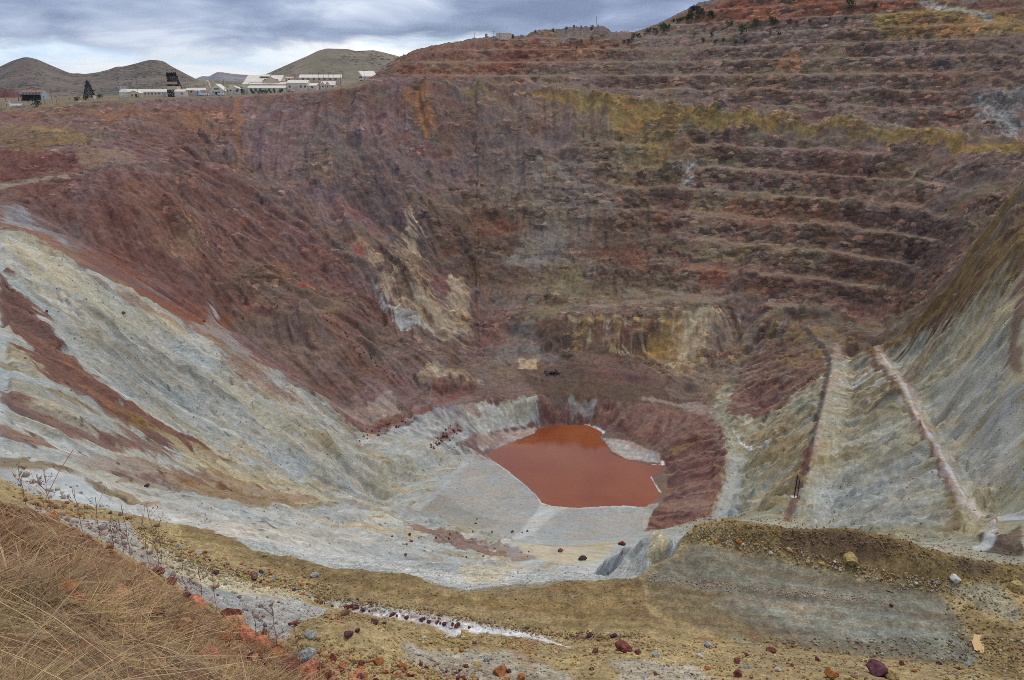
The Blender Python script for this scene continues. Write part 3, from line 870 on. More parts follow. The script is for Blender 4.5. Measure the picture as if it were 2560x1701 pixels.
paint('tan', [(700, 330), (760, 340), (780, 420), (710, 420)], 16, 6, 0.8, 0.4)
# ---- left: red hill, upper slopes
paint('redbrown', [(0, 262), (250, 255), (480, 240), (560, 260), (520, 320), (420, 310), (300, 270), (0, 280)], 12, 6, 0.8, 0.75)
paint('ochre', [(0, 290), (110, 285), (230, 320), (100, 345), (0, 390)], 12, 7, 0.8, 0.6)
paint('brown', [(0, 300), (90, 300), (160, 330), (60, 355), (0, 372)], 12, 6, 0.8, 0.5)
paint('orange', [(230, 262), (290, 265), (280, 300), (240, 290)], 8, 4, 0.7, 0.5)
paint('orange', [(400, 250), (470, 255), (480, 300), (430, 290)], 10, 4, 0.8, 0.45)
paint('dark', [(175, 392), (300, 378), (375, 372), (385, 386), (300, 392), (180, 402)], 5, 3, 0.5, 0.6)  # shade under the ledge, painted into the ground colour to bring out the hump
paint('duskyred', [(0, 345), (130, 352), (220, 340), (240, 372), (180, 395), (100, 404), (0, 420)], 6, 3, 0.7)
paint('tan', [(180, 338), (300, 350), (320, 372), (200, 390), (180, 380)], 7, 4, 0.7, 0.6)
paint('maroon', [(240, 290), (420, 300), (600, 400), (760, 560), (900, 720), (820, 760), (640, 640), (480, 520), (400, 420), (320, 340)], 22, 10, 0.9, 0.75)
paint('mauve', [(420, 330), (640, 380), (800, 500), (900, 620), (760, 560), (560, 430)], 18, 8, 1.0, 0.6)
paint('maroon', [(0, 436), (140, 414), (380, 405), (430, 480), (520, 560), (640, 700), (520, 740), (420, 700), (250, 600), (160, 520), (0, 470)], 14, 6, 0.8, 0.9)
paint('redbrown', [(300, 420), (420, 470), (480, 560), (440, 620), (340, 560), (280, 500)], 16, 6, 0.8, 0.55)
paint('tan', [(410, 490), (460, 500), (480, 580), (420, 600), (360, 560)], 14, 5, 0.8, 0.5)
paint('rust', [(180, 580), (260, 590), (340, 640), (300, 650), (200, 610)], 10, 5, 0.7, 0.6)
paint('bluegrey', [(0, 470), (60, 480), (150, 560), (200, 610), (80, 560), (0, 520)], 8, 4, 0.7, 0.6)
paint('redbrown', [(0, 512), (120, 545), (240, 630), (420, 715), (480, 720), (460, 760), (330, 690), (200, 612), (100, 566), (0, 522)], 6, 3, 0.8, 0.9)
paint('rust', [(260, 650), (420, 690), (540, 740), (480, 760), (360, 700)], 9, 4, 0.8, 0.7)
paint('roadtan', [(0, 425), (80, 412), (160, 404), (160, 411), (80, 422), (0, 437)], 2, 2, 0.1, 0.9)
paint('orange', [(590, 620), (660, 610), (660, 650), (600, 650)], 14, 6, 0.7, 0.5)
paint('red', [(678, 652), (712, 650), (706, 662), (684, 662)], 6, 3, 0.3)
paint('olive', [(560, 560), (720, 660), (840, 700), (760, 740), (600, 700), (500, 620)], 26, 12, 0.7, 0.35)
paint('tan', [(540, 740), (700, 698), (820, 690), (800, 706), (720, 710), (560, 752)], 8, 4, 0.3, 0.5)
paint('mauve', [(545, 755), (715, 708), (790, 760), (830, 820), (700, 870), (640, 830)], 6, 4, 0.9, 0.85, 0.6)
paint('redbrown', [(715, 705), (760, 720), (880, 860), (920, 890), (840, 860), (760, 770)], 8, 4, 0.8, 0.6)
paint('brown', [(700, 870), (840, 820), (900, 860), (840, 900), (720, 900)], 10, 5, 0.8, 0.6)
paint('mauve', [(880, 750), (1000, 790), (1140, 830), (1170, 900), (1000, 930), (930, 860), (800, 800)], 12, 6, 0.9, 0.7)
paint('pinkgrey', [(730, 905), (900, 900), (930, 945), (830, 975), (780, 940)], 6, 4, 0.6, 0.7)
paint('creamrock', [(950, 880), (1000, 830), (1070, 855), (1110, 880), (1040, 870), (980, 880)], 12, 5, 1.2, 0.55, 1.5)
paint('maroon', [(1000, 875), (1090, 880), (1100, 905), (1010, 915), (940, 945)], 8, 4, 0.6, 0.8)
paint('rust', [(860, 965), (960, 950), (1060, 905), (1060, 918), (960, 965), (880, 985)], 7, 3, 0.5, 0.6)
# pale vein down the notch
paint('creamrock', [(820, 560), (850, 580), (870, 680), (960, 740), (1060, 790), (1090, 770), (1000, 690), (960, 580), (945, 470), (935, 560), (900, 600)], 24, 8, 1.2, 0.6, 1.6)
paint('pale', [(850, 640), (880, 690), (960, 720), (990, 760), (940, 760), (880, 710)], 10, 3, 1.0, 0.8, 1.3)
paint('red', [(800, 555), (840, 570), (840, 600), (815, 600)], 8, 4, 0.6, 0.35)
paint('creamrock', [(1030, 640), (1070, 640), (1090, 740), (1060, 770), (1040, 720)], 9, 4, 1.0, 0.75, 1.3)
paint('brown', [(900, 600), (940, 610), (960, 690), (920, 690)], 9, 4, 0.9, 0.7)
# lower striped riser and purple tip
paint('brown', [(1180, 735), (1640, 722), (1640, 880), (1540, 850), (1340, 812), (1200, 818)], 8, 5, 1.0, 0.85)
paint('tan', [(1480, 728), (1660, 722), (1765, 735), (1700, 860), (1640, 900), (1540, 850), (1480, 820)], 8, 5, 1.7, 0.8, 1.8)
paint('purple', [(1090, 720), (1180, 730), (1190, 800), (1100, 800)], 8, 4, 0.9, 0.8)
paint('grey', [(1180, 740), (1230, 740), (1260, 830), (1120, 840)], 8, 5, 1.0, 0.75)
paint('dark', [(1210, 755), (1320, 770), (1330, 800), (1220, 790)], 10, 5, 0.8, 0.6)
paint('ochre', [(1480, 730), (1600, 724), (1560, 850), (1480, 820)], 9, 4, 1.3, 0.8, 1.5)
paint('creamrock', [(1310, 728), (1480, 728), (1480, 740), (1310, 738)], 5, 3, 0.9, 0.7)
paint('creamrock', [(1560, 724), (1660, 724), (1600, 850), (1540, 840)], 10, 4, 1.4, 0.8, 1.6)
paint('purple', [(1380, 750), (1480, 740), (1470, 780), (1380, 800)], 8, 4, 1.2, 0.8)
paint('greymauve', [(1640, 724), (1780, 730), (1720, 860), (1640, 900), (1600, 880)], 9, 5, 1.3, 0.8)
paint('pale', [(1655, 722), (1755, 728), (1720, 760), (1670, 745)], 8, 4, 1.0, 0.6)
paint('purple', [(1835, 742), (1915, 840), (1860, 890), (1760, 968), (1670, 958), (1700, 860)], 5, 3, 1.5, 0.95, 1.4)
paint('pinkgrey', [(1785, 770), (1830, 745), (1860, 765), (1800, 800)], 6, 4, 1.2, 0.7)
paint('brown', [(1180, 840), (1350, 840), (1540, 870), (1640, 935), (1560, 940), (1240, 908)], 8, 5, 0.3, 0.85)
paint('purple', [(1340, 845), (1500, 865), (1560, 890), (1480, 890), (1350, 868)], 7, 4, 0.6, 0.7)
paint('mauve', [(1530, 890), (1590, 878), (1630, 900), (1600, 922), (1545, 918)], 5, 3, 0.4, 0.9)
paint('pinkgrey', [(1600, 925), (1660, 935), (1700, 985), (1650, 968), (1570, 940), (1480, 922), (1480, 916), (1560, 930)], 4, 3, 0.3, 0.75)
paint('creamrock', [(1192, 828), (1238, 828), (1236, 850), (1196, 850)], 4, 2, 0.9, 0.8)
for pts in ([(1300, 738), (1480, 730), (1660, 724), (1800, 735), (1740, 850), (1650, 905), (1580, 880), (1480, 830), (1320, 812)],):
    sl, mk = zone_mask(pts, 8, 6)
    for fld, lo, hi, nm, kk in ((ST1 + .5 * PAS, 0.5, 1.9, 'creamrock', .35), (-ST1, 0.5, 1.8, 'brown', .3), (ST2 + .6 * PAT, .5, 1.8, 'ochre', .5), (-ST2 + .5 * PAT, .6, 1.9, 'purple', .6), (ST4 + .5 * PAT, 1.0, 2.0, 'tan', .5)):
        mm = (sstep(lo, hi, fld[sl]) * mk * kk)[..., None]
        C[sl] = C[sl] * (1 - mm) + PALETTE[nm][0][None, None] * mm
# cliffs round the lake
paint('purple', [(1240, 912), (1400, 922), (1520, 938), (1640, 962), (1545, 1045), (1450, 1010), (1390, 985), (1250, 980)], 5, 3, 1.3, 0.95, 1.4)
paint('pale', [(1310, 922), (1370, 925), (1360, 960), (1325, 960)], 7, 3, 1.2, 0.6)
paint('pale', [(830, 1000), (930, 972), (1000, 942), (1080, 932), (1235, 914), (1245, 975), (1180, 985), (1095, 1000), (1040, 1040), (960, 1065), (880, 1070)], 5, 3, 1.3, 0.95, 1.4)
paint('paleolive', [(1140, 925), (1230, 915), (1240, 960), (1160, 965)], 8, 4, 1.3, 0.6)
paint('rust', [(970, 1025), (1040, 980), (1070, 985), (1000, 1040)], 7, 3, 0.8, 0.8)
paint('duskyred', [(820, 1000), (880, 975), (960, 962), (900, 990), (860, 1015)], 8, 3, 0.7, 0.8)
paint('rust', [(1060, 930), (1090, 930), (1110, 960), (1080, 950)], 6, 3, 1.0, 0.5)
paint('pinkgrey', [(1105, 1040), (1095, 1005), (1180, 992), (1245, 982), (1230, 1000), (1170, 1025)], 4, 2, 0.4, 0.95)
# fans
paint('sediment', [(880, 1165), (960, 1075), (1105, 1045), (1150, 1070), (1240, 1140), (1245, 1165), (1180, 1235), (1060, 1215)], 3, 3, 0.5, 1.0, 0.7)
paint('olive', [(900, 1160), (1000, 1130), (1100, 1190), (1160, 1200), (1100, 1220)], 16, 10, 0.8, 0.3)
paint('white', [(1160, 1235), (1245, 1165), (1300, 1172), (1260, 1200), (1220, 1235)], 4, 5, 0.6, 0.9)
paint('greyblue', [(1230, 1235), (1270, 1195), (1310, 1174), (1488, 1170), (1476, 1225), (1360, 1245)], 3, 3, 0.4, 0.95, 0.7)
paint('pinkgrey', [(1385, 1008), (1450, 1015), (1520, 1045), (1524, 1070), (1440, 1058), (1408, 1040)], 3, 2, 0.5, 0.95)
paint('pale', [(1390, 1015), (1450, 1025), (1510, 1050), (1515, 1066), (1440, 1055)], 4, 3, 0.6, 0.8)
# east slope below the lower road
paint('purple', [(1528, 1035), (1640, 965), (1668, 985), (1678, 1060), (1668, 1110), (1640, 1190), (1480, 1226), (1500, 1190), (1540, 1130)], 4, 2, 1.6, 1.0, 1.5)
paint('ochre', [(1530, 1030), (1600, 1020), (1660, 990), (1640, 1000), (1560, 1050)], 5, 3, 1.4, 0.45)
# ---- left pale wall
paint('pale', PALE_L, 3, 2, 0.8, 1.0)
wash(rl * (1 - calm))
paint('pale', [(440, 745), (490, 700), (560, 800), (600, 832), (520, 790)], 8, 4, 0.8, 0.8)
paint('paleyellow', [(0, 525), (110, 570), (220, 650), (420, 760), (600, 850), (420, 770), (200, 700), (60, 600)], 14, 5, 1.2, 0.5)
paint('bluegrey', [(160, 800), (260, 760), (440, 820), (600, 960), (420, 940), (240, 880)], 24, 8, 1.0, 0.6, 1.3)
paint('bluegrey', [(200, 640), (300, 690), (420, 790), (300, 760)], 22, 8, 1.0, 0.4)
paint('bluegrey', [(600, 1000), (760, 1010), (820, 1070), (800, 1160), (680, 1080)], 24, 9, 1.1, 0.45)
paint('paleyellow', [(500, 870), (620, 960), (760, 1040), (640, 1010)], 16, 6, 1.2, 0.5)
paint('paleolive', [(860, 1080), (940, 1065), (920, 1120), (880, 1160), (840, 1150)], 10, 5, 1.0, 0.5)
paint('maroon', [(0, 622), (40, 660), (110, 740), (190, 850), (280, 920), (420, 1000), (520, 1060), (450, 1050), (300, 990), (150, 890), (60, 810), (0, 740)], 8, 3, 1.0, 0.95)
paint('redbrown', [(120, 790), (210, 890), (330, 960), (260, 950), (150, 860)], 10, 5, 1.0, 0.6)
paint('purple', [(0, 900), (70, 930), (200, 985), (330, 1030), (430, 1060), (300, 1040), (150, 1000), (0, 930)], 7, 3, 1.2, 0.85)
paint('maroon', [(200, 990), (330, 1000), (420, 1050), (380, 1060), (260, 1020)], 10, 4, 1.2, 0.75)
paint('ochre', [(0, 830), (70, 855), (80, 870), (0, 850)], 6, 4, 0.8, 0.7)
paint('ochre', [(90, 890), (200, 935), (330, 965), (220, 955), (120, 915)], 7, 4, 0.9, 0.6)
paint('rust', [(0, 980), (80, 1000), (130, 1035), (60, 1025), (0, 1005)], 8, 4, 0.9, 0.75)
paint('redbrown', [(430, 740), (480, 700), (520, 770), (640, 880), (740, 960), (640, 900), (540, 830)], 9, 4, 1.3, 0.45)
paint('rust', [(500, 810), (560, 820), (680, 910), (760, 980), (660, 930), (560, 870)], 9, 5, 1.6, 0.5)
paint('paleyellow', [(420, 1020), (640, 1090), (760, 1130), (780, 1168), (560, 1150), (400, 1090)], 12, 6, 1.2, 0.6)
paint('redbrown', [(150, 1050), (330, 1060), (560, 1110), (760, 1160), (500, 1150), (300, 1110)], 12, 5, 1.3, 0.5)
paint('purple', [(400, 1090), (470, 1080), (500, 1110), (440, 1120)], 8, 4, 1.2, 0.6)
paint('ochre', [(420, 1110), (560, 1130), (760, 1165), (600, 1165), (450, 1135)], 9, 5, 1.2, 0.5)
paint('white', [(40, 1085), (160, 1085), (420, 1160), (540, 1190), (600, 1250), (500, 1225), (300, 1180), (150, 1150), (60, 1120)], 5, 3, 0.8, 0.75)
paint('ochre', [(200, 1110), (300, 1140), (380, 1165), (340, 1170), (230, 1135)], 7, 4, 0.9, 0.7)
paint('gb', [(0, 1055), (100, 1062), (160, 1080), (100, 1082), (0, 1078)], 4, 3, 0.5, 0.8)
stripe('rust', [(120, 585), (210, 635), (330, 705), (440, 760), (600, 845), (740, 925)], 5, 12, 5, 1.2, 0.5)
stripe('ochre', [(240, 930), (420, 1010), (600, 1075), (780, 1130)], 5, 14, 6, 1.3, 0.5)
stripe('ochre', [(430, 1065), (600, 1120), (780, 1162)], 6, 12, 6, 1.2, 0.55)
stripe('rust', [(280, 1090), (420, 1110), (560, 1140)], 6, 12, 5, 1.2, 0.5)
stripe('olive', [(350, 800), (480, 890), (640, 980), (760, 1050)], 6, 14, 6, 1.3, 0.45)
stripe('bluegrey', [(180, 740), (330, 830), (520, 930), (700, 1040)], 8, 16, 6, 1.2, 0.6)
# white folded ground below the terrace
paint('white', [(480, 1176), (720, 1178), (850, 1178), (930, 1204), (1180, 1250), (1400, 1250), (1440, 1262), (1370, 1322), (1180, 1345), (1060, 1346), (870, 1306), (560, 1245)], 4, 3, 1.0, 0.6)
wash(full(zone_mask([(480, 1176), (850, 1178), (1180, 1250), (1400, 1250), (1370, 1322), (1060, 1346), (560, 1245)], 4, 6)) * 0.8)
paint('bluegrey', [(800, 1260), (960, 1270), (1100, 1310), (1140, 1330), (1040, 1320), (860, 1300)], 12, 6, 1.2, 0.5)
paint('rust', [(930, 1206), (1000, 1214), (1080, 1240), (1180, 1290), (1100, 1272), (1000, 1242)], 8, 3, 0.8, 0.7)
paint('maroon', [(1080, 1240), (1200, 1262), (1240, 1290), (1180, 1290)], 8, 3, 0.8, 0.5)
paint('paleyellow', [(1190, 1255), (1400, 1248), (1420, 1262), (1380, 1300), (1240, 1290)], 9, 5, 0.8, 0.7)
paint('paleyellow', [(1060, 1320), (1180, 1300), (1300, 1310), (1160, 1342), (1080, 1346)], 9, 4, 0.8, 0.55)
paint('bluegrey', [(1370, 1322), (1410, 1285), (1440, 1262), (1510, 1238), (1530, 1245), (1480, 1300)], 4, 3, 1.4, 0.9, 1.2)
paint('paleyellow', [(1500, 1240), (1562, 1234), (1540, 1275), (1490, 1300)], 5, 4, 1.2, 0.8)
# ---- right slope
paint('paleolive', RIGHT, 3, 2, 1.2, 1.0, 1.3)
wash(rr_ * (1 - calm) * 0.8)
paint('purple', [(1835, 742), (1915, 840), (1860, 890), (1760, 968), (1670, 958), (1700, 860)], 4, 3, 1.6, 0.95, 1.4)
paint('purple', [(1528, 1035), (1640, 965), (1668, 985), (1678, 1060), (1668, 1110), (1640, 1190), (1480, 1226), (1500, 1190), (1540, 1130)], 4, 2, 1.6, 1.0, 1.5)
paint('ochre', [(1530, 1030), (1600, 1020), (1660, 990), (1640, 1000), (1560, 1050)], 5, 3, 1.4, 0.45)
paint('pale', [(1690, 1040), (1720, 1060), (1712, 1120), (1700, 1190), (1640, 1190), (1668, 1115), (1680, 1060)], 4, 3, 0.3, 0.95)
paint('brown', [(1930, 750), (2000, 765), (2060, 770), (2000, 800), (1960, 830), (1925, 800)], 8, 4, 0.5, 0.75)
paint('pale', [(1880, 1100), (2000, 1080), (2140, 1090), (2180, 1220), (2000, 1220), (1850, 1215)], 22, 8, 1.3, 0.65, 1.2)
paint('ochre', [(1740, 1000), (1840, 960), (1850, 1040), (1830, 1180), (1740, 1180), (1760, 1080)], 22, 8, 1.3, 0.5)
paint('bluegrey', [(2000, 960), (2080, 1000), (2100, 1100), (2020, 1080)], 20, 8, 1.3, 0.5)
paint('bluegrey', [(2180, 860), (2300, 820), (2355, 900), (2320, 980), (2220, 980)], 24, 8, 1.0, 0.75, 1.4)
paint('pale', [(2160, 980), (2355, 960), (2355, 1120), (2220, 1100)], 24, 10, 1.3, 0.7)
paint('ochre', [(2210, 640), (2355, 430), (2355, 600), (2240, 700), (2120, 760)], 20, 8, 1.0, 0.6)
paint('brown', RUGP, 12, 10, 0.6, 0.95)
paint('ochre', [(2235, 650), (2300, 570), (2350, 510), (2350, 600), (2270, 670)], 20, 6, 0.9, 0.75)
paint('dark', [(2130, 770), (2190, 700), (2240, 640), (2230, 690), (2160, 765)], 18, 6, 0.6, 0.5)
paint('rust', [(2290, 590), (2350, 530), (2350, 580), (2300, 620)], 14, 6, 0.6, 0.5)
paint('tan', [(2260, 540), (2330, 460), (2355, 450), (2300, 540)], 14, 6, .8, .5)
paint('brown', [(2120, 700), (2230, 650), (2260, 660), (2140, 740), (2080, 760)], 10, 4, 0.7, 0.7)
paint('duskyred', [(2300, 800), (2355, 740), (2355, 860), (2330, 840)], 8, 4, 0.8, 0.7)
paint('ochre', [(1930, 850), (2000, 830), (2060, 930), (2010, 950), (1950, 930)], 20, 8, 1.2, 0.45)
paint('paleyellow', [(2240, 700), (2355, 600), (2355, 700), (2240, 800), (2160, 830)], 18, 7, 1.2, 0.6)
paint('brown', [(2260, 1245), (2355, 1200), (2355, 1282), (2250, 1270)], 6, 4, 1.0, 0.85)
zb_ = -66 - (GYf - 325) * 0.74
bmask = (np.clip(rr_ + RUG, 0, 1) * (RR > 300) * sstep(-7, 7, Z - zb_ + 26 * WARP + 4 * PAS))[..., None]
bmask = bmask * sstep(150, 190, GXf)[..., None]
C[:] = C * (1 - 0.75 * bmask) + shade('brown', ALL, .6) * 0.75 * bmask
om_ = bmask * sstep(0.0, 1.2, PAT + .5 * PAS + .4 * ST1)[..., None]
C[:] = C * (1 - 0.75 * om_) + shade('ochre', ALL, .8) * 0.75 * om_
om_ = bmask * sstep(0.4, 1.4, -PAT + .5 * PAS)[..., None]
C[:] = C * (1 - 0.5 * om_) + shade('tan', ALL, .8) * 0.5 * om_
stripe('dark', [(1845, 750), (1890, 790), (1912, 835), (1905, 880), (1885, 960), (1865, 1040), (1850, 1100)], 6, 6, 3, 0.6, 0.8)
stripe('duskyred', [(1865, 1030), (1848, 1090), (1835, 1130), (1815, 1200)], 9, 7, 3, 0.6, 0.7)
stripe('duskyred', [(2006, 810), (2045, 865), (2098, 950), (2150, 1045), (2188, 1125)], 6, 7, 3, 0.6, 0.75)
stripe('gb', [(2190, 1130), (2210, 1180), (2180, 1235)], 10, 7, 4, 0.8, 0.7)
stripe('pinkgrey', [(1930, 790), (1928, 840), (1905, 930), (1885, 1000), (1880, 1060)], 5, 12, 5, 0.3, 0.6)
stripe('white', [(1925, 838), (1960, 832), (1990, 815)], 4, 5, 2, 0.3, 0.7)
stripe('salt', [(1690, 990), (1705, 1020), (1740, 1035), (1770, 1022)], 3, 4, 1.5, 0.2, 0.8)
stripe('pinkgrey', [(2020, 800), (2060, 850), (2085, 880), (2120, 960), (2160, 1030), (2195, 1100), (2230, 1160), (2290, 1190), (2355, 1185)], 9, 7, 4, 0.3, 0.8)
stripe('white', [(2030, 815), (2080, 880), (2115, 960), (2165, 1035), (2200, 1105), (2240, 1165), (2300, 1192), (2355, 1180)], 2.5, 5, 1.5, 0.2, 0.8)
stripe('white', [(2215, 1150), (2260, 1190), (2355, 1196)], 11, 8, 5, 0.3, 0.75)
stripe('white', [(2290, 1200), (2280, 1240), (2255, 1268)], 11, 6, 4, 0.3, 0.85)
# tipped layers on the purple dump faces
for pts in ([(1835, 742), (1915, 840), (1860, 890), (1760, 968), (1670, 958), (1700, 860)],
            [(1528, 1035), (1640, 965), (1668, 985), (1678, 1060), (1668, 1110), (1640, 1190), (1480, 1226), (1500, 1190), (1540, 1130)]):
    sl, mk = zone_mask(pts, 4, 3)
    for fld, lo, hi, nm, kk in ((ST1, 0.5, 2.0, 'tan', .35), (-ST1, 0.4, 1.7, 'duskyred', .5), (ST3, .9, 2.1, 'tan', .3), (-ST3, .8, 1.8, 'duskyred', .4), (ST2, 1.4, 2.4, 'tan', .3)):
        mm = (sstep(lo, hi, fld[sl]) * mk * kk)[..., None]
        C[sl] = C[sl] * (1 - mm) + PALETTE[nm][0][None, None] * mm
# salt crust on the shore
SHM = line_mask(SH, 1.6, 2.0, 1.2)
stripe('salt', [(1350, 980), (1375, 988), (1390, 998)], 4, 2, 1.5, 0, 0.95)
stripe('salt', [(1505, 1074), (1528, 1072), (1526, 1064)], 4, 2, 1.5, 0, 0.95)
stripe('salt', [(1496, 1098), (1504, 1112), (1520, 1136)], 3, 2, 1.5, 0, 0.8)
stripe('salt', [(1250, 1161), (1285, 1169), (1330, 1172), (1400, 1167), (1480, 1170)], 3, 2, 2, 0, 0.6)
stripe('salt', [(1120, 1050), (1172, 1088), (1236, 1142), (1250, 1162)], 2, 2, 1.5, 0, 0.4)
# ---- terrace and banks
nearz = (R < 72)[None, :] & (Z < -8) & (Z > -32.5)
C[:] = np.where(nearz[..., None], shade('gy', ALL, 0, 1.0), C)
bp = 1.0
paint('gb', [(560, 1262), (870, 1316), (1075, 1360), (1312, 1335), (1480, 1330), (1500, 1440), (1300, 1420), (1000, 1385), (700, 1330)], 6, 6, 0, 0.75)
paint('gy', [(600, 1330), (900, 1370), (1200, 1420), (1450, 1460), (1300, 1460), (1000, 1400), (700, 1365)], 10, 6, 0, 0.7)
paint('gb', [(1000, 1390), (1200, 1410), (1400, 1450), (1600, 1480), (1480, 1400), (1250, 1385)], 10, 8, 0, 0.5)
paint('gy', [(150, 1158), (350, 1195), (540, 1242), (460, 1280), (330, 1215), (200, 1185)], 8, 5, 0, 0.9)
paint('gb', [(380, 1200), (540, 1240), (560, 1262), (420, 1240)], 7, 4, 0, 0.8)
paint('greyblue', [(60, 1160), (180, 1195), (300, 1205), (330, 1260), (480, 1310), (700, 1385), (760, 1405), (680, 1440), (560, 1440), (330, 1300), (150, 1205)], 8, 6, 0, 0.9)
paint('paleyellow', [(300, 1215), (420, 1290), (600, 1350), (740, 1380), (600, 1372), (400, 1320)], 12, 6, 0, 0.7)
paint('bluegrey', [(420, 1330), (560, 1370), (640, 1430), (560, 1440), (420, 1360)], 14, 8, 0, 0.6)
paint('mud', [(1592, 1250), (1900, 1318), (2160, 1362), (2215, 1430), (2256, 1500), (2240, 1536), (2000, 1518), (1700, 1470), (1560, 1420), (1500, 1380), (1480, 1330), (1560, 1280)], 9, 16, 0, 0.92)
paint('mudblue', [(1650, 1360), (2000, 1400), (2200, 1450), (2240, 1520), (2000, 1490), (1800, 1440)], 22, 14, 0, 0.8)
paint('gb', [(1480, 1335), (1600, 1350), (1680, 1420), (1800, 1470), (1640, 1460), (1500, 1400)], 18, 12, 0, 0.6)
for q in range(9):
    v0 = 1290 + q * 26
    stripe(('gb', 'mudblue', 'brown')[q % 3], [(1560 + q * 20, v0), (1800, v0 + 30 + q), (2050, v0 + 66 + q), (2180 + q * 8, v0 + 84)], 5 + q % 4 * 2, 12, 8, 0, 0.42)
stripe('tan', [(1480, 1325), (1650, 1348), (1850, 1366), (2000, 1380)], 5, 7, 4, 0, 0.6)
paint('mudblue', [(2180, 1350), (2300, 1345), (2355, 1400), (2355, 1440), (2260, 1400)], 9, 6, 0, 0.6)
paint('salt', [(720, 1382), (800, 1384), (960, 1410), (1110, 1440), (1260, 1468), (1320, 1492), (1180, 1466), (1000, 1440), (820, 1412)], 6, 6, 0, 0.9)
stripe('duskyred', [(730, 1388), (830, 1402), (960, 1424), (1090, 1446)], 3.2, 4, 1.5, 0, 0.85)
stripe('duskyred', [(1320, 1470), (1400, 1476)], 7, 7, 3, 0, 0.7)
stripe('paleyellow', [(700, 1372), (900, 1394), (1150, 1440), (1330, 1478)], 5, 8, 4, 0, 0.6)
paint('greyblue', [(930, 1480), (1200, 1500), (1330, 1568), (1100, 1568), (950, 1530)], 22, 12, 0, 0.55)
paint('greyblue', [(1400, 1520), (1600, 1530), (1650, 1568), (1420, 1568)], 22, 12, 0, 0.5)
paint('orange', [(1160, 1470), (1240, 1480), (1230, 1560), (1190, 1530)], 14, 8, 0, 0.4)
paint('gb', [(1576, 1235), (1650, 1195), (1960, 1218), (2360, 1296), (2360, 1345), (2160, 1350), (1900, 1300), (1700, 1265)], 6, 4, 0, 0.85)
paint('brown', [(1640, 1198), (1800, 1215), (1960, 1222), (2100, 1260), (2000, 1300), (1800, 1262)], 10, 6, 0, 0.7)
paint('dark', [(2200, 1285), (2300, 1300), (2290, 1325), (2210, 1315)], 9, 5, 0, 0.5)
paint('gb', [(2210, 1400), (2355, 1440), (2355, 1568), (2280, 1568), (2262, 1500)], 10, 7, 0, 0.7)
paint('orange', [(740, 1420), (800, 1404), (840, 1420), (780, 1440)], 8, 6, 0, 0.45)
paint('red', [(1600, 1470), (1650, 1468), (1640, 1490)], 12, 6, 0, 0.25)
paint('red', [(1720, 1455), (1745, 1458), (1740, 1475)], 12, 6, 0, 0.3)
for q, (nm, dv, hw, kk) in enumerate((('orange', 8, 4, .35), ('tan', 26, 5, .45), ('gb', 44, 7, .6), ('orange', 62, 4, .3), ('tan', 78, 5, .5), ('gb', 96, 8, .5), ('olive', 112, 6, .4))):
    stripe(nm, [(560, 1262 + dv * .55), (760, 1300 + dv * .7), (1000, 1342 + dv * .75), (1250, 1352 + dv * .95), (1480, 1340 + dv * 1.1), (1700, 1372 + dv), (2000, 1402 + dv)], hw, 9, 6, 0, kk)
# camera hillside
hz = ((R < 24)[None, :] & (Z > -19)).astype(np.float32)[..., None]
C[:] = C * (1 - hz) + shade('hillside', ALL, 0, 1.3) * hz

# ---- dust on the treads, bare rock on the risers, flecks and shrubs on the far walls
slope = np.hypot(*slope_of(Z))
gq = np.clip(bm * farm, 0, 1)
tread = (sstep(0.52, 0.28, slope) * gq * (0.55 + 0.45 * sstep(-0.6, 0.6, PAT)))[..., None]
C[:] = C * (1 - 0.6 * tread) + shade('roadtan', ALL, 0.2) * 0.6 * tread
riser = (sstep(0.7, 1.3, slope) * gq)[..., None]
riser = riser * (0.35 + 0.5 * sstep(-0.6, 0.9, PAT + 0.4 * PAS)[..., None])
C[:] = C * (1 - 0.55 * riser) + shade('brown', ALL, .3) * 0.55 * riser
fleckz = np.clip(1.5 * rock * (GYf > 400), 0, 1) * (1 - 0.9 * town)
hue = n2(GXf / 9, GYf / 9, 81) - 0.5
C[..., 0] *= 1 + 0.16 * hue * farm
C[..., 2] *= 1 - 0.16 * hue * farm
tuft = sstep(0.74, 0.82, n2(GXf / 1.6, GYf / 1.6, 83)) * sstep(0.1, 1.3, PAT) * fleckz * (GYf > 520) * (slope < 0.5) * 0.7
C[:] = C * (1 - 0.6 * tuft[..., None]) + np.array(PALETTE['greenish'][0])[None, None] * 0.6 * tuft[..., None]
speck = sstep(1.9, 2.7, FIN + 0.3 * PAS) * soft_sl * farm
C[:] = C * (1 - 0.55 * speck[..., None])
C = np.clip(C, 0.012, 0.8)

# ---------------------------------------------------------------- mesh of the ground
def link(o, parent=None):
    COL.objects.link(o)
    if parent is not None:
        o.parent = parent
    return o


def tag(o, label=None, cat=None, group=None, kind=None):
    if label:
        o['label'] = label
    if cat:
        o['category'] = cat
    if group:
        o['group'] = group
    if kind:
        o['kind'] = kind
    return o


def np_mesh(name, verts, faces, smooth=True):
    """faces: (n,3) or (n,4) int array"""
    me = bpy.data.meshes.new(name)
    nv, (nf, k) = len(verts), faces.shape
    me.vertices.add(nv)
    me.vertices.foreach_set('co', np.ascontiguousarray(verts, np.float32).ravel())
    me.loops.add(nf * k)
    me.loops.foreach_set('vertex_index', np.ascontiguousarray(faces, np.int32).ravel())
    me.polygons.add(nf)
    me.polygons.foreach_set('loop_start', np.arange(0, nf * k, k, dtype=np.int32))
    me.polygons.foreach_set('loop_total', np.full(nf, k, np.int32))
    if smooth:
        me.polygons.foreach_set('use_smooth', np.ones(nf, bool))
    me.update(calc_edges=True)
    return me


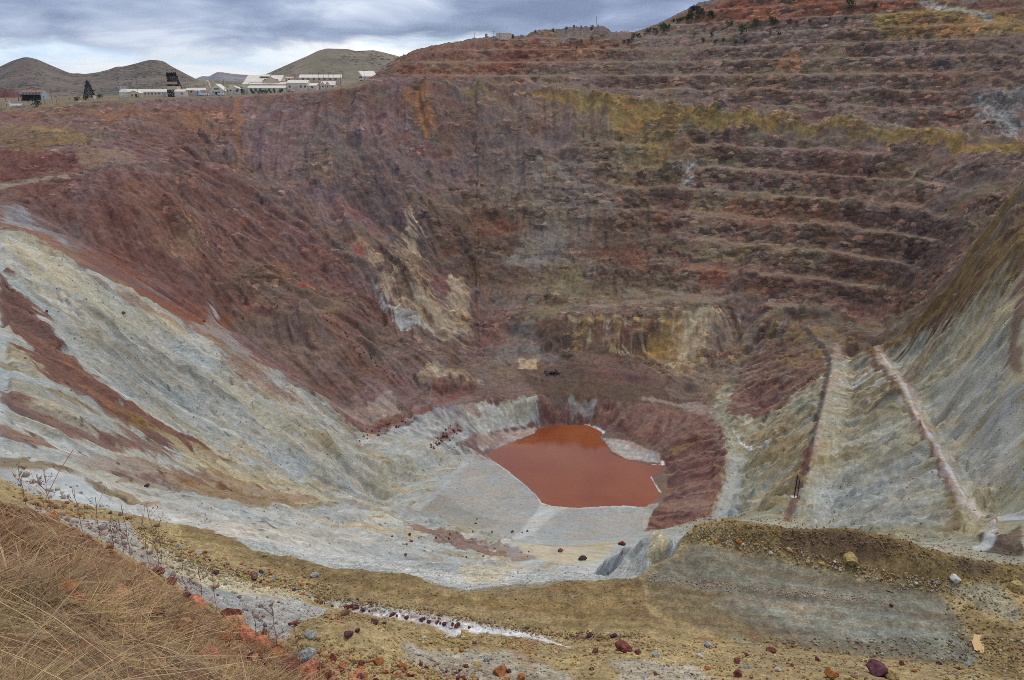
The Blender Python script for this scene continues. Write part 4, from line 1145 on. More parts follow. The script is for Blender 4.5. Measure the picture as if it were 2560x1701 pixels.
def vcol(me, name, cols):
    at = me.attributes.new(name, 'FLOAT_COLOR', 'POINT')
    a = np.ones((len(me.vertices), 4), np.float32)
    a[:, :3] = cols
    at.data.foreach_set('color', a.ravel())


def mat(name):
    m = bpy.data.materials.new(name)
    m.use_nodes = True
    m.node_tree.nodes.clear()
    return m, NT(m.node_tree)


def finish(t, col, rough=0.9, bump=None, bstr=0.5, bdist=0.1, spec=0.2, **kw):
    ins = {'Base Color': col, 'Roughness': rough, 'Specular IOR Level': spec}
    ins.update(kw)
    if bump is not None:
        b = t.n('ShaderNodeBump', {'Height': bump, 'Strength': bstr, 'Distance': bdist})
        ins['Normal'] = b.outputs[0]
    p = t.n('ShaderNodeBsdfPrincipled', ins)
    t.n('ShaderNodeOutputMaterial', {'Surface': p.outputs[0]})


def ground_mat(name, s1, s2, bdist, vor, contrast, rocky=False, runs=None, banks=False):
    m, t = mat(name)
    at = t.n('ShaderNodeAttribute', attribute_name='tint').outputs['Color']
    pos = t.n('ShaderNodeNewGeometry').outputs['Position']
    n_a = t.noise(pos, s1, 3, 0.65)
    n_b = t.noise(pos, s2, 2, 0.7)
    v = t.n('ShaderNodeTexVoronoi', {'Vector': pos, 'Scale': vor, 'Randomness': 1.0}, feature='F1')
    g = t.ramp(n_a, [(0.28, (1 - contrast,) * 3), (0.5, (1, 1, 1)), (0.72, (1 + contrast * 1.1,) * 3)])
    c = t.mix(1.0, at, g, 'MULTIPLY')
    pebb = t.n('ShaderNodeSeparateColor', {0: v.outputs['Color']})
    pg = t.ramp(pebb.outputs[0], [(0.0, (1 - contrast * 0.9,) * 3), (0.55, (1, 1, 1)), (1.0, (1 + contrast * 0.9, 1 + contrast * 0.85, 1 + contrast * 0.75))])
    c = t.mix(0.75, c, t.mix(1.0, c, pg, 'MULTIPLY'))
    g2 = t.ramp(n_b, [(0.3, (1 - contrast * .7,) * 3), (0.7, (1 + contrast * .7,) * 3)])
    c = t.mix(1.0, c, g2, 'MULTIPLY')
    hgt = t.math('ADD', t.math('MULTIPLY', n_a, 0.6), t.math('MULTIPLY', n_b, 0.35))
    if runs:
        # fine runnels down the two flanks, each along its own fall line
        ns = []
        for ang_, seed_ in zip(runs, (0.0, 31.0)):
            mp = t.n('ShaderNodeMapping', {'Vector': pos, 'Rotation': (0, 0, -ang_), 'Location': (seed_, 0, 0)}).outputs[0]
            mp = t.n('ShaderNodeVectorMath', {0: mp, 1: (0.045, 0.85, 0.10)}, operation='MULTIPLY').outputs[0]
            ns.append(t.noise(mp, 1.0, 4, 0.68, 0.7))
        sx_ = t.n('ShaderNodeSeparateXYZ', {0: pos}).outputs[0]
        side = t.n('ShaderNodeMapRange', {0: sx_, 1: 20.0, 2: 90.0}).outputs[0]
        rn = t.math('ADD', t.math('MULTIPLY', ns[0], t.math('SUBTRACT', 1.0, side)), t.math('MULTIPLY', ns[1], side))
        rc_ = t.ramp(rn, [(0.30, (0.62, 0.60, 0.58)), (0.42, (0.90, 0.89, 0.86)), (0.55, (1.04, 1.03, 1.0)), (0.70, (1.22, 1.20, 1.16))])
        rk = t.n('ShaderNodeAttribute', attribute_name='rock').outputs['Fac']
        c = t.mix(t.math('MULTIPLY', rk, t.math('SUBTRACT', 0.85, t.math('MULTIPLY', side, 0.5))), c, t.mix(1.0, c, rc_, 'MULTIPLY'))
        sv = t.n('ShaderNodeTexVoronoi', {'Vector': pos, 'Scale': 0.55}, feature='F1')
        sc_ = t.n('ShaderNodeSeparateColor', {0: sv.outputs['Color']})
        spot = t.math('MULTIPLY', t.math('LESS_THAN', sv.outputs['Distance'], 0.20), t.math('GREATER_THAN', t.math('ADD', sc_.outputs[1], t.math('MULTIPLY', n_a, 0.5)), 1.08))
        c = t.mix(t.math('MULTIPLY', spot, 0.8), c, lc(92, 70, 58, ALB))
        hgt = t.math('ADD', t.math('MULTIPLY', hgt, 0.5), t.math('MULTIPLY', t.math('MULTIPLY', rn, rk), t.math('SUBTRACT', 1.6, t.math('MULTIPLY', side, 0.9))))
    if banks:
        mp = t.n('ShaderNodeMapping', {'Vector': pos, 'Rotation': (0, 0, math.radians(7))}).outputs[0]
        mp = t.n('ShaderNodeVectorMath', {0: mp, 1: (0.09, 0.9, 0.5)}, operation='MULTIPLY').outputs[0]
        bk = t.noise(mp, 1.0, 4, 0.6, 0.8)
        c = t.mix(0.8, c, t.mix(1.0, c, t.ramp(bk, [(0.30, (0.72, 0.68, 0.60)), (0.5, (1, 1, 1)), (0.70, (1.2, 1.18, 1.12))]), 'MULTIPLY'))
    if rocky:
        rk = t.n('ShaderNodeAttribute', attribute_name='rock').outputs['Fac']
        mp = t.n('ShaderNodeMapping', {'Vector': pos, 'Rotation': (0, math.radians(-42), math.radians(18)), 'Scale': (0.13, 0.25, 0.62)}).outputs[0]
        bed = t.noise(mp, 1.0, 3, 0.7, 0.5)
        clump = t.noise(pos, 0.045, 2, 0.6)
        mp2 = t.n('ShaderNodeMapping', {'Vector': pos, 'Rotation': (0, math.radians(-42), math.radians(18)), 'Scale': (0.13, 0.22, 0.36)}).outputs[0]
        mp2 = t.n('ShaderNodeVectorMath', {0: mp2, 1: t.n('ShaderNodeCombineXYZ', {0: t.math('MULTIPLY', bed, 1.3), 2: n_a}).outputs[0]}, operation='ADD').outputs[0]
        fac = t.n('ShaderNodeTexVoronoi', {'Vector': mp2, 'Scale': 1.0}, feature='F1')
        fr = t.n('ShaderNodeSeparateColor', {0: fac.outputs['Color']})
        fm = t.ramp(t.math('ADD', fr.outputs[0], t.math('MULTIPLY', t.math('SUBTRACT', clump, 0.5), 0.9)), [(0.0, (0.36, 0.34, 0.34)), (0.30, (0.76, 0.74, 0.74)), (0.62, (1.05, 1.03, 1.0)), (0.85, (1.4, 1.35, 1.28)), (1.0, (2.3, 2.2, 2.05))])
        ed = t.n('ShaderNodeTexVoronoi', {'Vector': mp2, 'Scale': 1.0}, feature='DISTANCE_TO_EDGE').outputs['Distance']
        crk = t.n('ShaderNodeMapRange', {0: ed, 1: 0.09, 2: 0.0}).outputs[0]
        fh = t.ramp(fr.outputs[2], [(0.0, (1.18, 0.92, 0.85)), (0.4, (1, 1, 1)), (0.7, (0.98, 1.03, 0.92)), (1.0, (0.92, 0.96, 1.08))])
        c = t.mix(t.math('MULTIPLY', rk, 0.9), c, t.mix(1.0, t.mix(1.0, c, fm, 'MULTIPLY'), fh, 'MULTIPLY'))
        f2 = t.n('ShaderNodeMapRange', {0: t.math('SUBTRACT', bed, t.math('MULTIPLY', t.math('SUBTRACT', n_a, 0.5), 0.5)), 1: 0.42, 2: 0.30}).outputs[0]
        f2 = t.math('MULTIPLY', f2, t.math('MULTIPLY', rk, 0.6))
        c = t.mix(f2, c, lc(58, 48, 46, ALB))
        c = t.mix(t.math('MULTIPLY', crk, t.math('MULTIPLY', rk, 0.55)), c, lc(60, 50, 47, ALB))
        hgt = t.math('ADD', n_a, t.math('MULTIPLY', t.math('SUBTRACT', fr.outputs[1], fac.outputs['Distance']), t.math('MULTIPLY', rk, 1.8)))
    else:
        hgt = t.math('SUBTRACT', hgt, t.math('MULTIPLY', v.outputs['Distance'], 0.4))
    finish(t, c, 0.93, hgt, 0.8, bdist, 0.12)
    return m


M_HILL = ground_mat('stony_red_soil', 5.0, 22.0, 0.05, 16.0, 0.42)
M_TERR = ground_mat('gravel', 1.6, 9.0, 0.05, 8.0, 0.32, banks=True)
M_PIT = ground_mat('quarried_rock', 0.28, 1.1, 0.34, 0.6, 0.20, True)
wl_, wr_ = rl * gm * (RR < 400), rr_ * gm * (RR < 400)
RUNS = (math.atan2(float((dy * wl_).sum()), float((dx * wl_).sum())), math.atan2(float((dy * wr_).sum()), float((dx * wr_).sum())))
M_MID = ground_mat('eroded_pale_rock', 0.5, 2.2, 0.30, 1.6, 0.14, runs=RUNS)


def strip(name, j0, j1, material):
    sub = np.stack([GX[:, j0:j1 + 1], GY[:, j0:j1 + 1], Z[:, j0:j1 + 1]], -1)
    na, nr = sub.shape[:2]
    idx = np.arange(na * nr).reshape(na, nr)
    fc = np.stack([idx[:-1, :-1], idx[1:, :-1], idx[1:, 1:], idx[:-1, 1:]], -1).reshape(-1, 4)
    me = np_mesh(name, sub.reshape(-1, 3), fc[:, ::-1])
    vcol(me, 'tint', C[:, j0:j1 + 1].reshape(-1, 3))
    if 'wall' in name or 'slope' in name:
        ra = me.attributes.new('rock', 'FLOAT', 'POINT')
        ra.data.foreach_set('value', np.ascontiguousarray((ROCKM if 'wall' in name else soft_sl)[:, j0:j1 + 1], np.float32).ravel())
    me.materials.append(material)
    o = link(bpy.data.objects.new(name, me))
    tag(o, kind='structure')
    return o


ROCKM = fleckz * np.clip(0.95 * sstep(0.55, 1.0, slope) * bm + (1 - 0.8 * bm) * 0.9 * sstep(-0.1, 1.2, PAT + .35 * BED + .3 * RID), 0, 1) * sstep(420, 500, GYf)
jA, jB, jC = np.searchsorted(R, 20), np.searchsorted(R, 76), np.searchsorted(R, 410)
strip('hillside_ground', 0, jA, M_HILL)
strip('terrace_ground', jA, jB, M_TERR)
strip('pit_slope_terrain', jB, jC, M_MID)
strip('pit_wall_terrain', jC, NR - 1, M_PIT)

# plain beyond, out to the horizon
ang = np.linspace(0, 2 * math.pi, 97)[:-1]
rs_ = [1500, 2500, 6000, 14000, 29500]
vs = [(r * math.sin(a), r * math.cos(a), -22 if r > 2600 else -20) for r in rs_ for a in ang]
fs = [(q * 96 + i, q * 96 + (i + 1) % 96, (q + 1) * 96 + (i + 1) % 96, (q + 1) * 96 + i) for q in range(4) for i in range(96)]
me = np_mesh('plain_ground', np.array(vs), np.array(fs)[:, ::-1])
m, t = mat('dry_plain')
pos = t.n('ShaderNodeNewGeometry').outputs['Position']
finish(t, t.ramp(t.noise(pos, 0.004, 6, 0.6), [(0.35, lc(120, 108, 84, ALB)), (0.65, lc(146, 128, 100, ALB))]))
me.materials.append(m)
tag(link(bpy.data.objects.new('plain_ground', me)), kind='structure')


def ground(x, y):
    az = math.atan2(x, y)
    r = math.hypot(x, y)
    fi = min(max((az - AZ[0]) / da, 0), NA - 1.001)
    j = min(max(np.searchsorted(R, r) - 1, 0), NR - 2)
    i = int(fi)
    a = fi - i
    b = min(max((r - R[j]) / (R[j + 1] - R[j]), 0), 1)
    return float((Z[i, j] * (1 - b) + Z[i, j + 1] * b) * (1 - a) + (Z[i + 1, j] * (1 - b) + Z[i + 1, j + 1] * b) * a)


def hit(u, v):
    return cast([u], [v], Z)[0]


# ---------------------------------------------------------------- water
m, t = mat('red_mine_water')
pos = t.n('ShaderNodeNewGeometry').outputs['Position']
tint = t.ramp(t.noise(pos, 0.02, 4, 0.5, 0.8), [(0.35, lc(132, 66, 38, 1.0)), (0.65, lc(152, 86, 48, 1.0))])
rip = t.noise(pos, 1.3, 4, 0.6)
finish(t, tint, 0.05, rip, 0.12, 0.03, 0.5, **{'IOR': 1.36})
x0_, x1_ = SHW[:, 0].min() - 4, SHW[:, 0].max() + 4
y0_, y1_ = SHW[:, 1].min() - 4, SHW[:, 1].max() + 4
me = np_mesh('lake_water', np.array([(x0_, y0_, LAKE), (x1_, y0_, LAKE), (x1_, y1_, LAKE), (x0_, y1_, LAKE)]), np.array([(0, 1, 2, 3)]))
me.materials.append(m)
lake = tag(link(bpy.data.objects.new('lake_water', me)), kind='structure')
if me.polygons[0].normal.z < 0:
    me.flip_normals()

# ---------------------------------------------------------------- far hills
def hill(name, prof, Y0, near_w, far_w, base, cols, speck, seed, nx=220, ny=60):
    us = np.array([p[0] for p in prof], float)
    vs = np.array([p[1] for p in prof], float)
    uu = np.linspace(us[0], us[-1], nx)
    vv = np.interp(uu, us, vs)
    vv = blur(vv, 3, 0)
    k = (CY - vv) / F
    dyv = CP + SP * k
    X = (uu - CX) / F / dyv * Y0
    Zc = (-SP + CP * k) / dyv * Y0
    yy = np.concatenate([np.linspace(-near_w, 0, ny * 2 // 3, endpoint=False), np.linspace(0, far_w, ny - ny * 2 // 3)])
    GXh, GYh = np.meshgrid(X, Y0 + yy, indexing='ij')
    tt = np.where(yy < 0, 1 + yy / near_w, 1 - yy / far_w)
    prof_y = tt ** 1.25
    hgt = (Zc - base)[:, None] * prof_y[None, :]
    gul = ridged(GXh / (near_w * .28), GYh / (near_w * .9), 4, seed) - 0.5
    hgt = hgt * (1 + 0.5 * gul * (1 - prof_y[None, :] ** 3)) + base
    v3 = np.stack([GXh * (GYh / Y0), GYh, hgt], -1).reshape(-1, 3)
    idx = np.arange(nx * ny).reshape(nx, ny)
    fc = np.stack([idx[:-1, :-1], idx[1:, :-1], idx[1:, 1:], idx[:-1, 1:]], -1).reshape(-1, 4)
    me = np_mesh(name, v3, fc)
    m, t = mat(name + '_slope')
    pos = t.n('ShaderNodeNewGeometry').outputs['Position']
    s = 1.0 / near_w
    base_c = t.ramp(t.noise(pos, 6 * s, 5, 0.6), [(0.32, cols[0]), (0.5, cols[1]), (0.7, cols[2])])
    v = t.n('ShaderNodeTexVoronoi', {'Vector': pos, 'Scale': speck}, feature='F1').outputs['Distance']
    den = t.noise(pos, 5 * s, 3, 0.6)
    sp = t.math('MULTIPLY', t.math('LESS_THAN', v, 0.42), t.n('ShaderNodeMapRange', {0: den, 1: 0.42, 2: 0.55}).outputs[0])
    finish(t, t.mix(sp, base_c, cols[3]), 0.95, spec=0.1)
    me.materials.append(m)
    return tag(link(bpy.data.objects.new(name, me)), kind='structure')


hcol = [lc(96, 84, 78, ALB), lc(108, 97, 88, ALB), lc(124, 110, 98, ALB), lc(60, 64, 50, ALB)]
gcol = [lc(108, 101, 86, ALB), lc(122, 113, 97, ALB), lc(138, 126, 108, ALB), lc(66, 68, 54, ALB)]
hill('hills', [(-160, 205), (-39, 176), (0, 153.6), (29, 140), (55, 132), (68, 132.5), (88, 138), (117, 150.6), (156, 167), (168, 170), (180, 169), (195, 171), (225, 167), (250, 161), (269, 153.6), (283, 154), (312, 147), (332, 141), (348, 138), (371, 140),
               (381, 143), (391, 151), (420, 166), (449, 181), (480, 196), (520, 208)], 2200, 750, 500, -20, hcol, 0.075, 3)
hill('hills', [(560, 204), (603, 175), (618, 169), (673, 144.6), (709, 129), (732, 117.6), (753, 112), (791, 113), (805, 114), (819, 118), (861, 116), (884, 121), (915, 129), (943, 138), (1000, 160), (1080, 200)], 1800, 560, 420, -20, gcol, 0.10, 5)
hill('hills', [(360, 206), (400, 196), (430, 190), (470, 186), (505, 187), (540, 189), (580, 186), (600, 184), (640, 188), (720, 205)], 1480, 260, 200, -20, gcol, 0.10, 7, 140, 40)
bcol = [lc(112, 104, 100, ALB), lc(126, 116, 108, ALB), lc(160, 148, 138, ALB), lc(96, 94, 86, ALB)]
hill('mountains', [(420, 206), (452, 181), (467, 175), (481, 177), (500, 166), (514, 167), (533, 170), (552, 172), (573, 173), (600, 176), (660, 192), (720, 206)], 25000, 5200, 3600, -30, bcol, 0.002, 9, 120, 40)
hill('spoil_mound', [(-60, 212), (-20, 206), (10, 205), (28, 206), (40, 212), (52, 222)], 1120, 40, 40, -26, [lc(92, 62, 60, ALB), lc(108, 72, 68, ALB), lc(124, 88, 80, ALB), lc(80, 70, 60, ALB)], 0.3, 13, 60, 24)


# ---------------------------------------------------------------- simple materials for built things
def paintmat(name, rgb, rough=0.8, var=0.12, scale=0.6, metal=0.0, k=ALB):
    m, t = mat(name)
    pos = t.n('ShaderNodeTexCoord').outputs['Object']
    g = t.ramp(t.noise(pos, scale, 4, 0.6), [(0.3, (1 - var,) * 3), (0.7, (1 + var * .5,) * 3)])
    finish(t, t.mix(1.0, lc(*rgb, k), g, 'MULTIPLY'), rough, spec=0.3, Metallic=metal)
    return m


MW = paintmat('cream_painted_wall', (240, 226, 204), k=1.0)
MW2 = paintmat('tan_painted_wall', (230, 208, 178), k=1.0)
MROOF = paintmat('white_metal_roof', (234, 222, 202), 0.55, 0.08, 0.2, k=1.05)
MROOF2 = paintmat('faded_tan_roof', (206, 178, 150), 0.7, k=1.1)
MREDR = paintmat('rust_red_roof', (146, 104, 90), 0.7)
MDARK = paintmat('blackened_steel', (50, 46, 48), 0.7)
MGLASS = paintmat('window_glass', (78, 84, 92), 0.2)
MGREY = paintmat('galvanised_metal', (172, 178, 184), 0.5)
MWHITE = paintmat('white_paint', (230, 230, 228), 0.5)
MWOOD = paintmat('weathered_pole_wood', (84, 74, 68), 0.9)
MTYRE = paintmat('black_rubber', (40, 40, 42), 0.9)
MTANK = paintmat('cream_tank_paint', (220, 196, 170), 0.6, k=1.1)
MSLAB = paintmat('pale_concrete', (200, 190, 174), 0.9)


class MB:
    """collects boxes, prisms and bars into one mesh"""
    def __init__(self):
        self.v, self.f = [], []

    def poly(self, verts, faces):
        b = len(self.v)
        self.v += [tuple(p) for p in verts]
        self.f += [tuple(b + i for i in f) for f in faces]
        return self

    def box(self, x0, x1, y0, y1, z0, z1):
        return self.poly([(x0, y0, z0), (x1, y0, z0), (x1, y1, z0), (x0, y1, z0), (x0, y0, z1), (x1, y0, z1), (x1, y1, z1), (x0, y1, z1)],
                         [(0, 3, 2, 1), (4, 5, 6, 7), (0, 1, 5, 4), (1, 2, 6, 5), (2, 3, 7, 6), (3, 0, 4, 7)])

    def gable_x(self, x0, x1, y0, y1, ze, zr, t=0.25):
        """roof slab pair, ridge along x"""
        ym = (y0 + y1) / 2
        for ya in (y0, y1):
            self.poly([(x0, ya, ze), (x1, ya, ze), (x1, ym, zr), (x0, ym, zr), (x0, ya, ze + t), (x1, ya, ze + t), (x1, ym, zr + t), (x0, ym, zr + t)],
                      [(0, 1, 2, 3), (4, 5, 6, 7), (0, 1, 5, 4), (1, 2, 6, 5), (2, 3, 7, 6), (3, 0, 4, 7)])
        return self

    def gable_y(self, x0, x1, y0, y1, ze, zr, t=0.25):
        xm = (x0 + x1) / 2
        for xa in (x0, x1):
            self.poly([(xa, y0, ze), (xa, y1, ze), (xm, y1, zr), (xm, y0, zr), (xa, y0, ze + t), (xa, y1, ze + t), (xm, y1, zr + t), (xm, y0, zr + t)],
                      [(0, 1, 2, 3), (4, 5, 6, 7), (0, 1, 5, 4), (1, 2, 6, 5), (2, 3, 7, 6), (3, 0, 4, 7)])
        return self

    def bar(self, a, b, r, n=6, r2=None):
        a, b = Vector(a), Vector(b)
        d = (b - a).normalized()
        s = d.orthogonal().normalized()
        q = d.cross(s)
        r2 = r if r2 is None else r2
        vs = []
        for c, rad in ((a, r), (b, r2)):
            for i in range(n):
                w_ = 2 * math.pi * i / n
                vs.append(c + (s * math.cos(w_) + q * math.sin(w_)) * rad)
        fs = [(i, (i + 1) % n, n + (i + 1) % n, n + i) for i in range(n)] + [tuple(range(n))[::-1], tuple(range(n, 2 * n))]
        return self.poly(vs, fs)

    def mesh(self, name):
        me = bpy.data.meshes.new(name)
        me.from_pydata(self.v, [], self.f)
        bm_ = bmesh.new()
        bm_.from_mesh(me)
        bmesh.ops.recalc_face_normals(bm_, faces=bm_.faces)
        bm_.to_mesh(me)
        bm_.free()
        return me

    def build(self, name, material, parent=None, smooth=False):
        me = self.mesh(name)
        me.materials.append(material)
        if smooth:
            for p in me.polygons:
                p.use_smooth = True
        return link(bpy.data.objects.new(name, me), parent)


def empty(name, loc, label, cat, group=None, rz=0.0):
    o = bpy.data.objects.new(name, None)
    o.location = loc
    o.rotation_euler = (0, 0, rz)
    o.empty_display_size = 0.5
    link(o)
    return tag(o, label, cat, group)


def copy_tree(o, parent=None):
    c = o.copy()
    COL.objects.link(c)
    c.parent = parent
    for ch in list(o.children):
        copy_tree(ch, c)
    return c


class Site:
    """a building lot at distance Y: turns measured columns/rows into metres from the lot's base point"""
    def __init__(self, name, label, u, v, Y, cat='building'):
        self.Y = Y
        self.x0 = py(u, v, Y)[0]
        self.z0 = py(u, v, Y)[2]
        g = ground(self.x0, Y)
        self.base = min(g, self.z0) - self.z0 - 1.0
        self.o = empty(name, (self.x0, Y, self.z0), label, cat)

    def x(self, u):
        return py(u, 205, self.Y)[0] - self.x0

    def z(self, v):
        return py(CX, v, self.Y)[2] - self.z0

    def wall(self, u0, u1, vt, y0, y1, m=None, name='wall'):
        return MB().box(self.x(u0), self.x(u1), y0, y1, self.base, self.z(vt)).build(name, m or MW, self.o)

    def roofx(self, u0, u1, ve, vr, y0, y1, m=None, ov=0.5):
        b = MB().gable_x(self.x(u0) - ov, self.x(u1) + ov, y0 - ov, y1 + ov, self.z(ve) - 0.1, self.z(vr))
        r = b.build('roof', m or MROOF, self.o)
        ym = (y0 + y1) / 2
        for xx in (self.x(u0), self.x(u1)):
            MB().poly([(xx, y0, self.z(ve)), (xx, y1, self.z(ve)), (xx, ym, self.z(vr))], [(0, 1, 2)]).build('gable_end', MW, self.o)
        return r

    def roofy(self, u0, u1, ve, vr, y0, y1, m=None, ov=0.5, gm=None):
        b = MB().gable_y(self.x(u0) - ov, self.x(u1) + ov, y0 - ov, y1 + ov, self.z(ve) - 0.1, self.z(vr))
        r = b.build('roof', m or MROOF, self.o)
        xa, xb = self.x(u0), self.x(u1)
        for yy in (y0, y1):
            MB().poly([(xa, yy, self.z(ve)), (xb, yy, self.z(ve)), ((xa + xb) / 2, yy, self.z(vr))], [(0, 1, 2)]).build('gable_end', gm or MW, self.o)
        return r

    def flat(self, u0, u1, vt, y0, y1, m=None, t=0.5):
        return MB().box(self.x(u0) - .4, self.x(u1) + .4, y0 - .4, y1 + .4, self.z(vt), self.z(vt) + t).build('roof', m or MROOF, self.o)

    def win(self, u, vt, vb, w_, y0, name='window', m=None):
        xc = self.x(u)
        f = MB().box(xc - w_ / 2 - .18, xc + w_ / 2 + .18, y0 - .10, y0 + .05, self.z(vb) - .18, self.z(vt) + .18).build(name, MW2, self.o)
        MB().box(xc - w_ / 2, xc + w_ / 2, y0 - .16, y0 - .08, self.z(vb), self.z(vt)).build('pane' if name == 'window' else 'door_leaf', m or MGLASS, f)
        return f


# long low white store
s_ = Site('warehouse', 'long low white warehouse left of the tall black headframe', 330, 224, 940)
s_.wall(274, 384, 212, 0, 12)
s_.roofx(274, 384, 212, 206.5, 0, 12)
for u in (333, 341, 349, 357, 365):
    s_.win(u, 214, 218, 1.6, 0)
s_.win(376, 214, 222, 3.0, 0, 'door', MGREY)
s_ = Site('gabled_shed', 'small tan gabled shed in front of the long white warehouse', 307, 225, 925)
s_.wall(292, 322, 215.5, 0, 9, MW2)
s_.roofy(292, 322, 215.5, 209, 0, 9, gm=MW2)
s_.win(302, 218, 222, 1.6, 0)
s_.win(312, 217, 224, 2.2, 0, 'door', MDARK)
s_ = Site('steel_frame', 'open white steel frame standing at the end of the long warehouse', 280, 224, 928, 'frame')
for u in (274, 280.5, 287):
    for yy in (0, 4):
        MB().box(s_.x(u) - .12, s_.x(u) + .12, yy - .12, yy + .12, s_.base, s_.z(199)).build('post', MWHITE, s_.o)
for v in (199.5, 204, 209):
    for yy in (0, 4):
        MB().box(s_.x(274), s_.x(287), yy - .1, yy + .1, s_.z(v) - .2, s_.z(v)).build('beam', MWHITE, s_.o)
# small cream shed at the foot of the headframe
s_ = Site('shed', 'small cream shed with white roof right beside the tall headframe', 413, 223, 918)
s_.wall(401, 425, 211.5, 0, 9)
s_.roofx(401, 425, 211.5, 207, 0, 9)
s_.win(418, 214, 218, 1.5, 0)
# serrated roof store
s_ = Site('workshop', 'low workshop with a row of vent stacks along its roof', 451, 221, 945)
s_.wall(427, 474, 208.5, 0, 12, MW2)
s_.roofx(427, 474, 208.5, 204, 0, 12)
for q in range(10):
    u = 432 + q * 4.4
    MB().bar((s_.x(u), 6, s_.z(204.6)), (s_.x(u), 6, s_.z(201.4)), 0.45, 8).build('vent', MW2, s_.o)
s_.win(432, 210, 213.5, 1.8, 0)
s_.win(440, 210, 213.5, 1.8, 0)
# dust duct
s_ = Site('exhaust_duct', 'tall cream dust duct with a hooked top beside the gabled mill', 477, 216, 940, 'duct')
d_ = MB()
pts = [(s_.x(475), 3, s_.base), (s_.x(475), 3, s_.z(196)), (s_.x(474), 3, s_.z(191)), (s_.x(476), 3, s_.z(188)), (s_.x(479), 3, s_.z(189)), (s_.x(480.5), 3, s_.z(193)), (s_.x(482), 3, s_.z(201)), (s_.x(486), 3, s_.z(207))]
for a, b in zip(pts[:-1], pts[1:]):
    d_.bar(a, b, 1.3, 10)
d_.build('pipe', MW2, s_.o, True)
MB().box(s_.x(475) - 2, s_.x(475) + 2, 1, 5, s_.base, s_.z(211)).build('plinth', MW2, s_.o)
# gabled mill
s_ = Site('gabled_mill', 'cream gabled mill with a little cupola on its ridge', 497, 219, 935)
s_.wall(479, 516, 210, 0, 16)
s_.roofy(479, 516, 210, 194, 0, 16)
MB().box(s_.x(497) - 1, s_.x(497) + 1, 0.5, 2.5, s_.z(195.5), s_.z(191.5)).build('cupola', MW, s_.o)
s_.win(499, 204, 206.6, 6.0, 0)
for u in (491, 503.5):
    s_.win(u, 211.5, 214.5, 1.8, 0)
s_.win(497.5, 212, 218.4, 2.4, 0, 'door', MDARK)
# stepped small house
s_ = Site('office_building', 'small cream office with a stepped parapet left of the big mill', 535, 216, 945)
s_.wall(518, 553, 205.5, 0, 12)
s_.roofy(518, 553, 205.5, 199, 0, 12)
MB().box(s_.x(529), s_.x(540), -0.3, 3, s_.z(203.5), s_.z(196.5)).build('parapet', MW, s_.o)
for u in (524, 531, 547):
    s_.win(u, 207, 211, 2.0, 0)
s_.win(539, 208, 215.2, 2.2, 0, 'door', MGREY)
# main mill
s_ = Site('mill_building', 'largest cream mill building with roof monitor and long lean-to front', 608, 214, 950)
s_.wall(557, 640, 189, 14, 44)
s_.roofx(557, 640, 189, 173.5, 12, 46)
mon = MB().box(s_.x(588), s_.x(610), 22, 34, s_.z(181), s_.z(175.5)).build('roof_monitor', MW2, s_.o)
MB().gable_x(s_.x(587), s_.x(611), 21.5, 34.5, s_.z(175.5), s_.z(171.8)).build('monitor_roof', MROOF, mon)
for q in range(5):
    MB().box(s_.x(589.5 + q * 4.1), s_.x(592.6 + q * 4.1), 21.9, 22.05, s_.z(180.2), s_.z(177)).build('louvre', MDARK, mon)
# cross gable
MB().gable_y(s_.x(599), s_.x(641), 10, 30, s_.z(187.3), s_.z(177.2)).build('cross_roof', MROOF, s_.o)
MB().poly([(s_.x(599.6), 10.4, s_.z(187.3)), (s_.x(640.4), 10.4, s_.z(187.3)), (s_.x(620), 10.4, s_.z(177.6)), (s_.x(620), 13.9, s_.z(177.6)), (s_.x(599.6), 13.9, s_.z(187.3)), (s_.x(640.4), 13.9, s_.z(187.3))],
          [(0, 1, 2), (3, 4, 5), (0, 4, 3, 2), (1, 2, 3, 5), (0, 1, 5, 4)]).build('gable_end', MW2, s_.o)
s_.wall(600, 640, 187.4, 10.5, 13.95, MW2)
s_.wall(557, 570, 194, 4, 13.9, MW)
MB().poly([(s_.x(556), 3.4, s_.z(194)), (s_.x(570.5), 3.4, s_.z(194)), (s_.x(570.5), 13.9, s_.z(188.5)), (s_.x(556), 13.9, s_.z(188.5)), (s_.x(556), 3.4, s_.z(194) + .3), (s_.x(570.5), 3.4, s_.z(194) + .3), (s_.x(570.5), 13.9, s_.z(188.5) + .3), (s_.x(556), 13.9, s_.z(188.5) + .3)],
          [(0, 1, 2, 3), (4, 5, 6, 7), (0, 1, 5, 4), (1, 2, 6, 5), (2, 3, 7, 6), (3, 0, 4, 7)]).build('lean_to_roof', MROOF, s_.o)
s_.wall(571, 660, 203, 0, 10.4, MW)


def slant(s, ua, ub, ya, va, yb, vb, name='lean_to_roof', m=MROOF, t=.3):
    z0, z1 = s.z(va), s.z(vb)
    return MB().poly([(s.x(ua), ya, z0), (s.x(ub), ya, z0), (s.x(ub), yb, z1), (s.x(ua), yb, z1), (s.x(ua), ya, z0 + t), (s.x(ub), ya, z0 + t), (s.x(ub), yb, z1 + t), (s.x(ua), yb, z1 + t)],
                     [(0, 1, 2, 3), (4, 5, 6, 7), (0, 1, 5, 4), (1, 2, 6, 5), (2, 3, 7, 6), (3, 0, 4, 7)]).build(name, m, s.o)


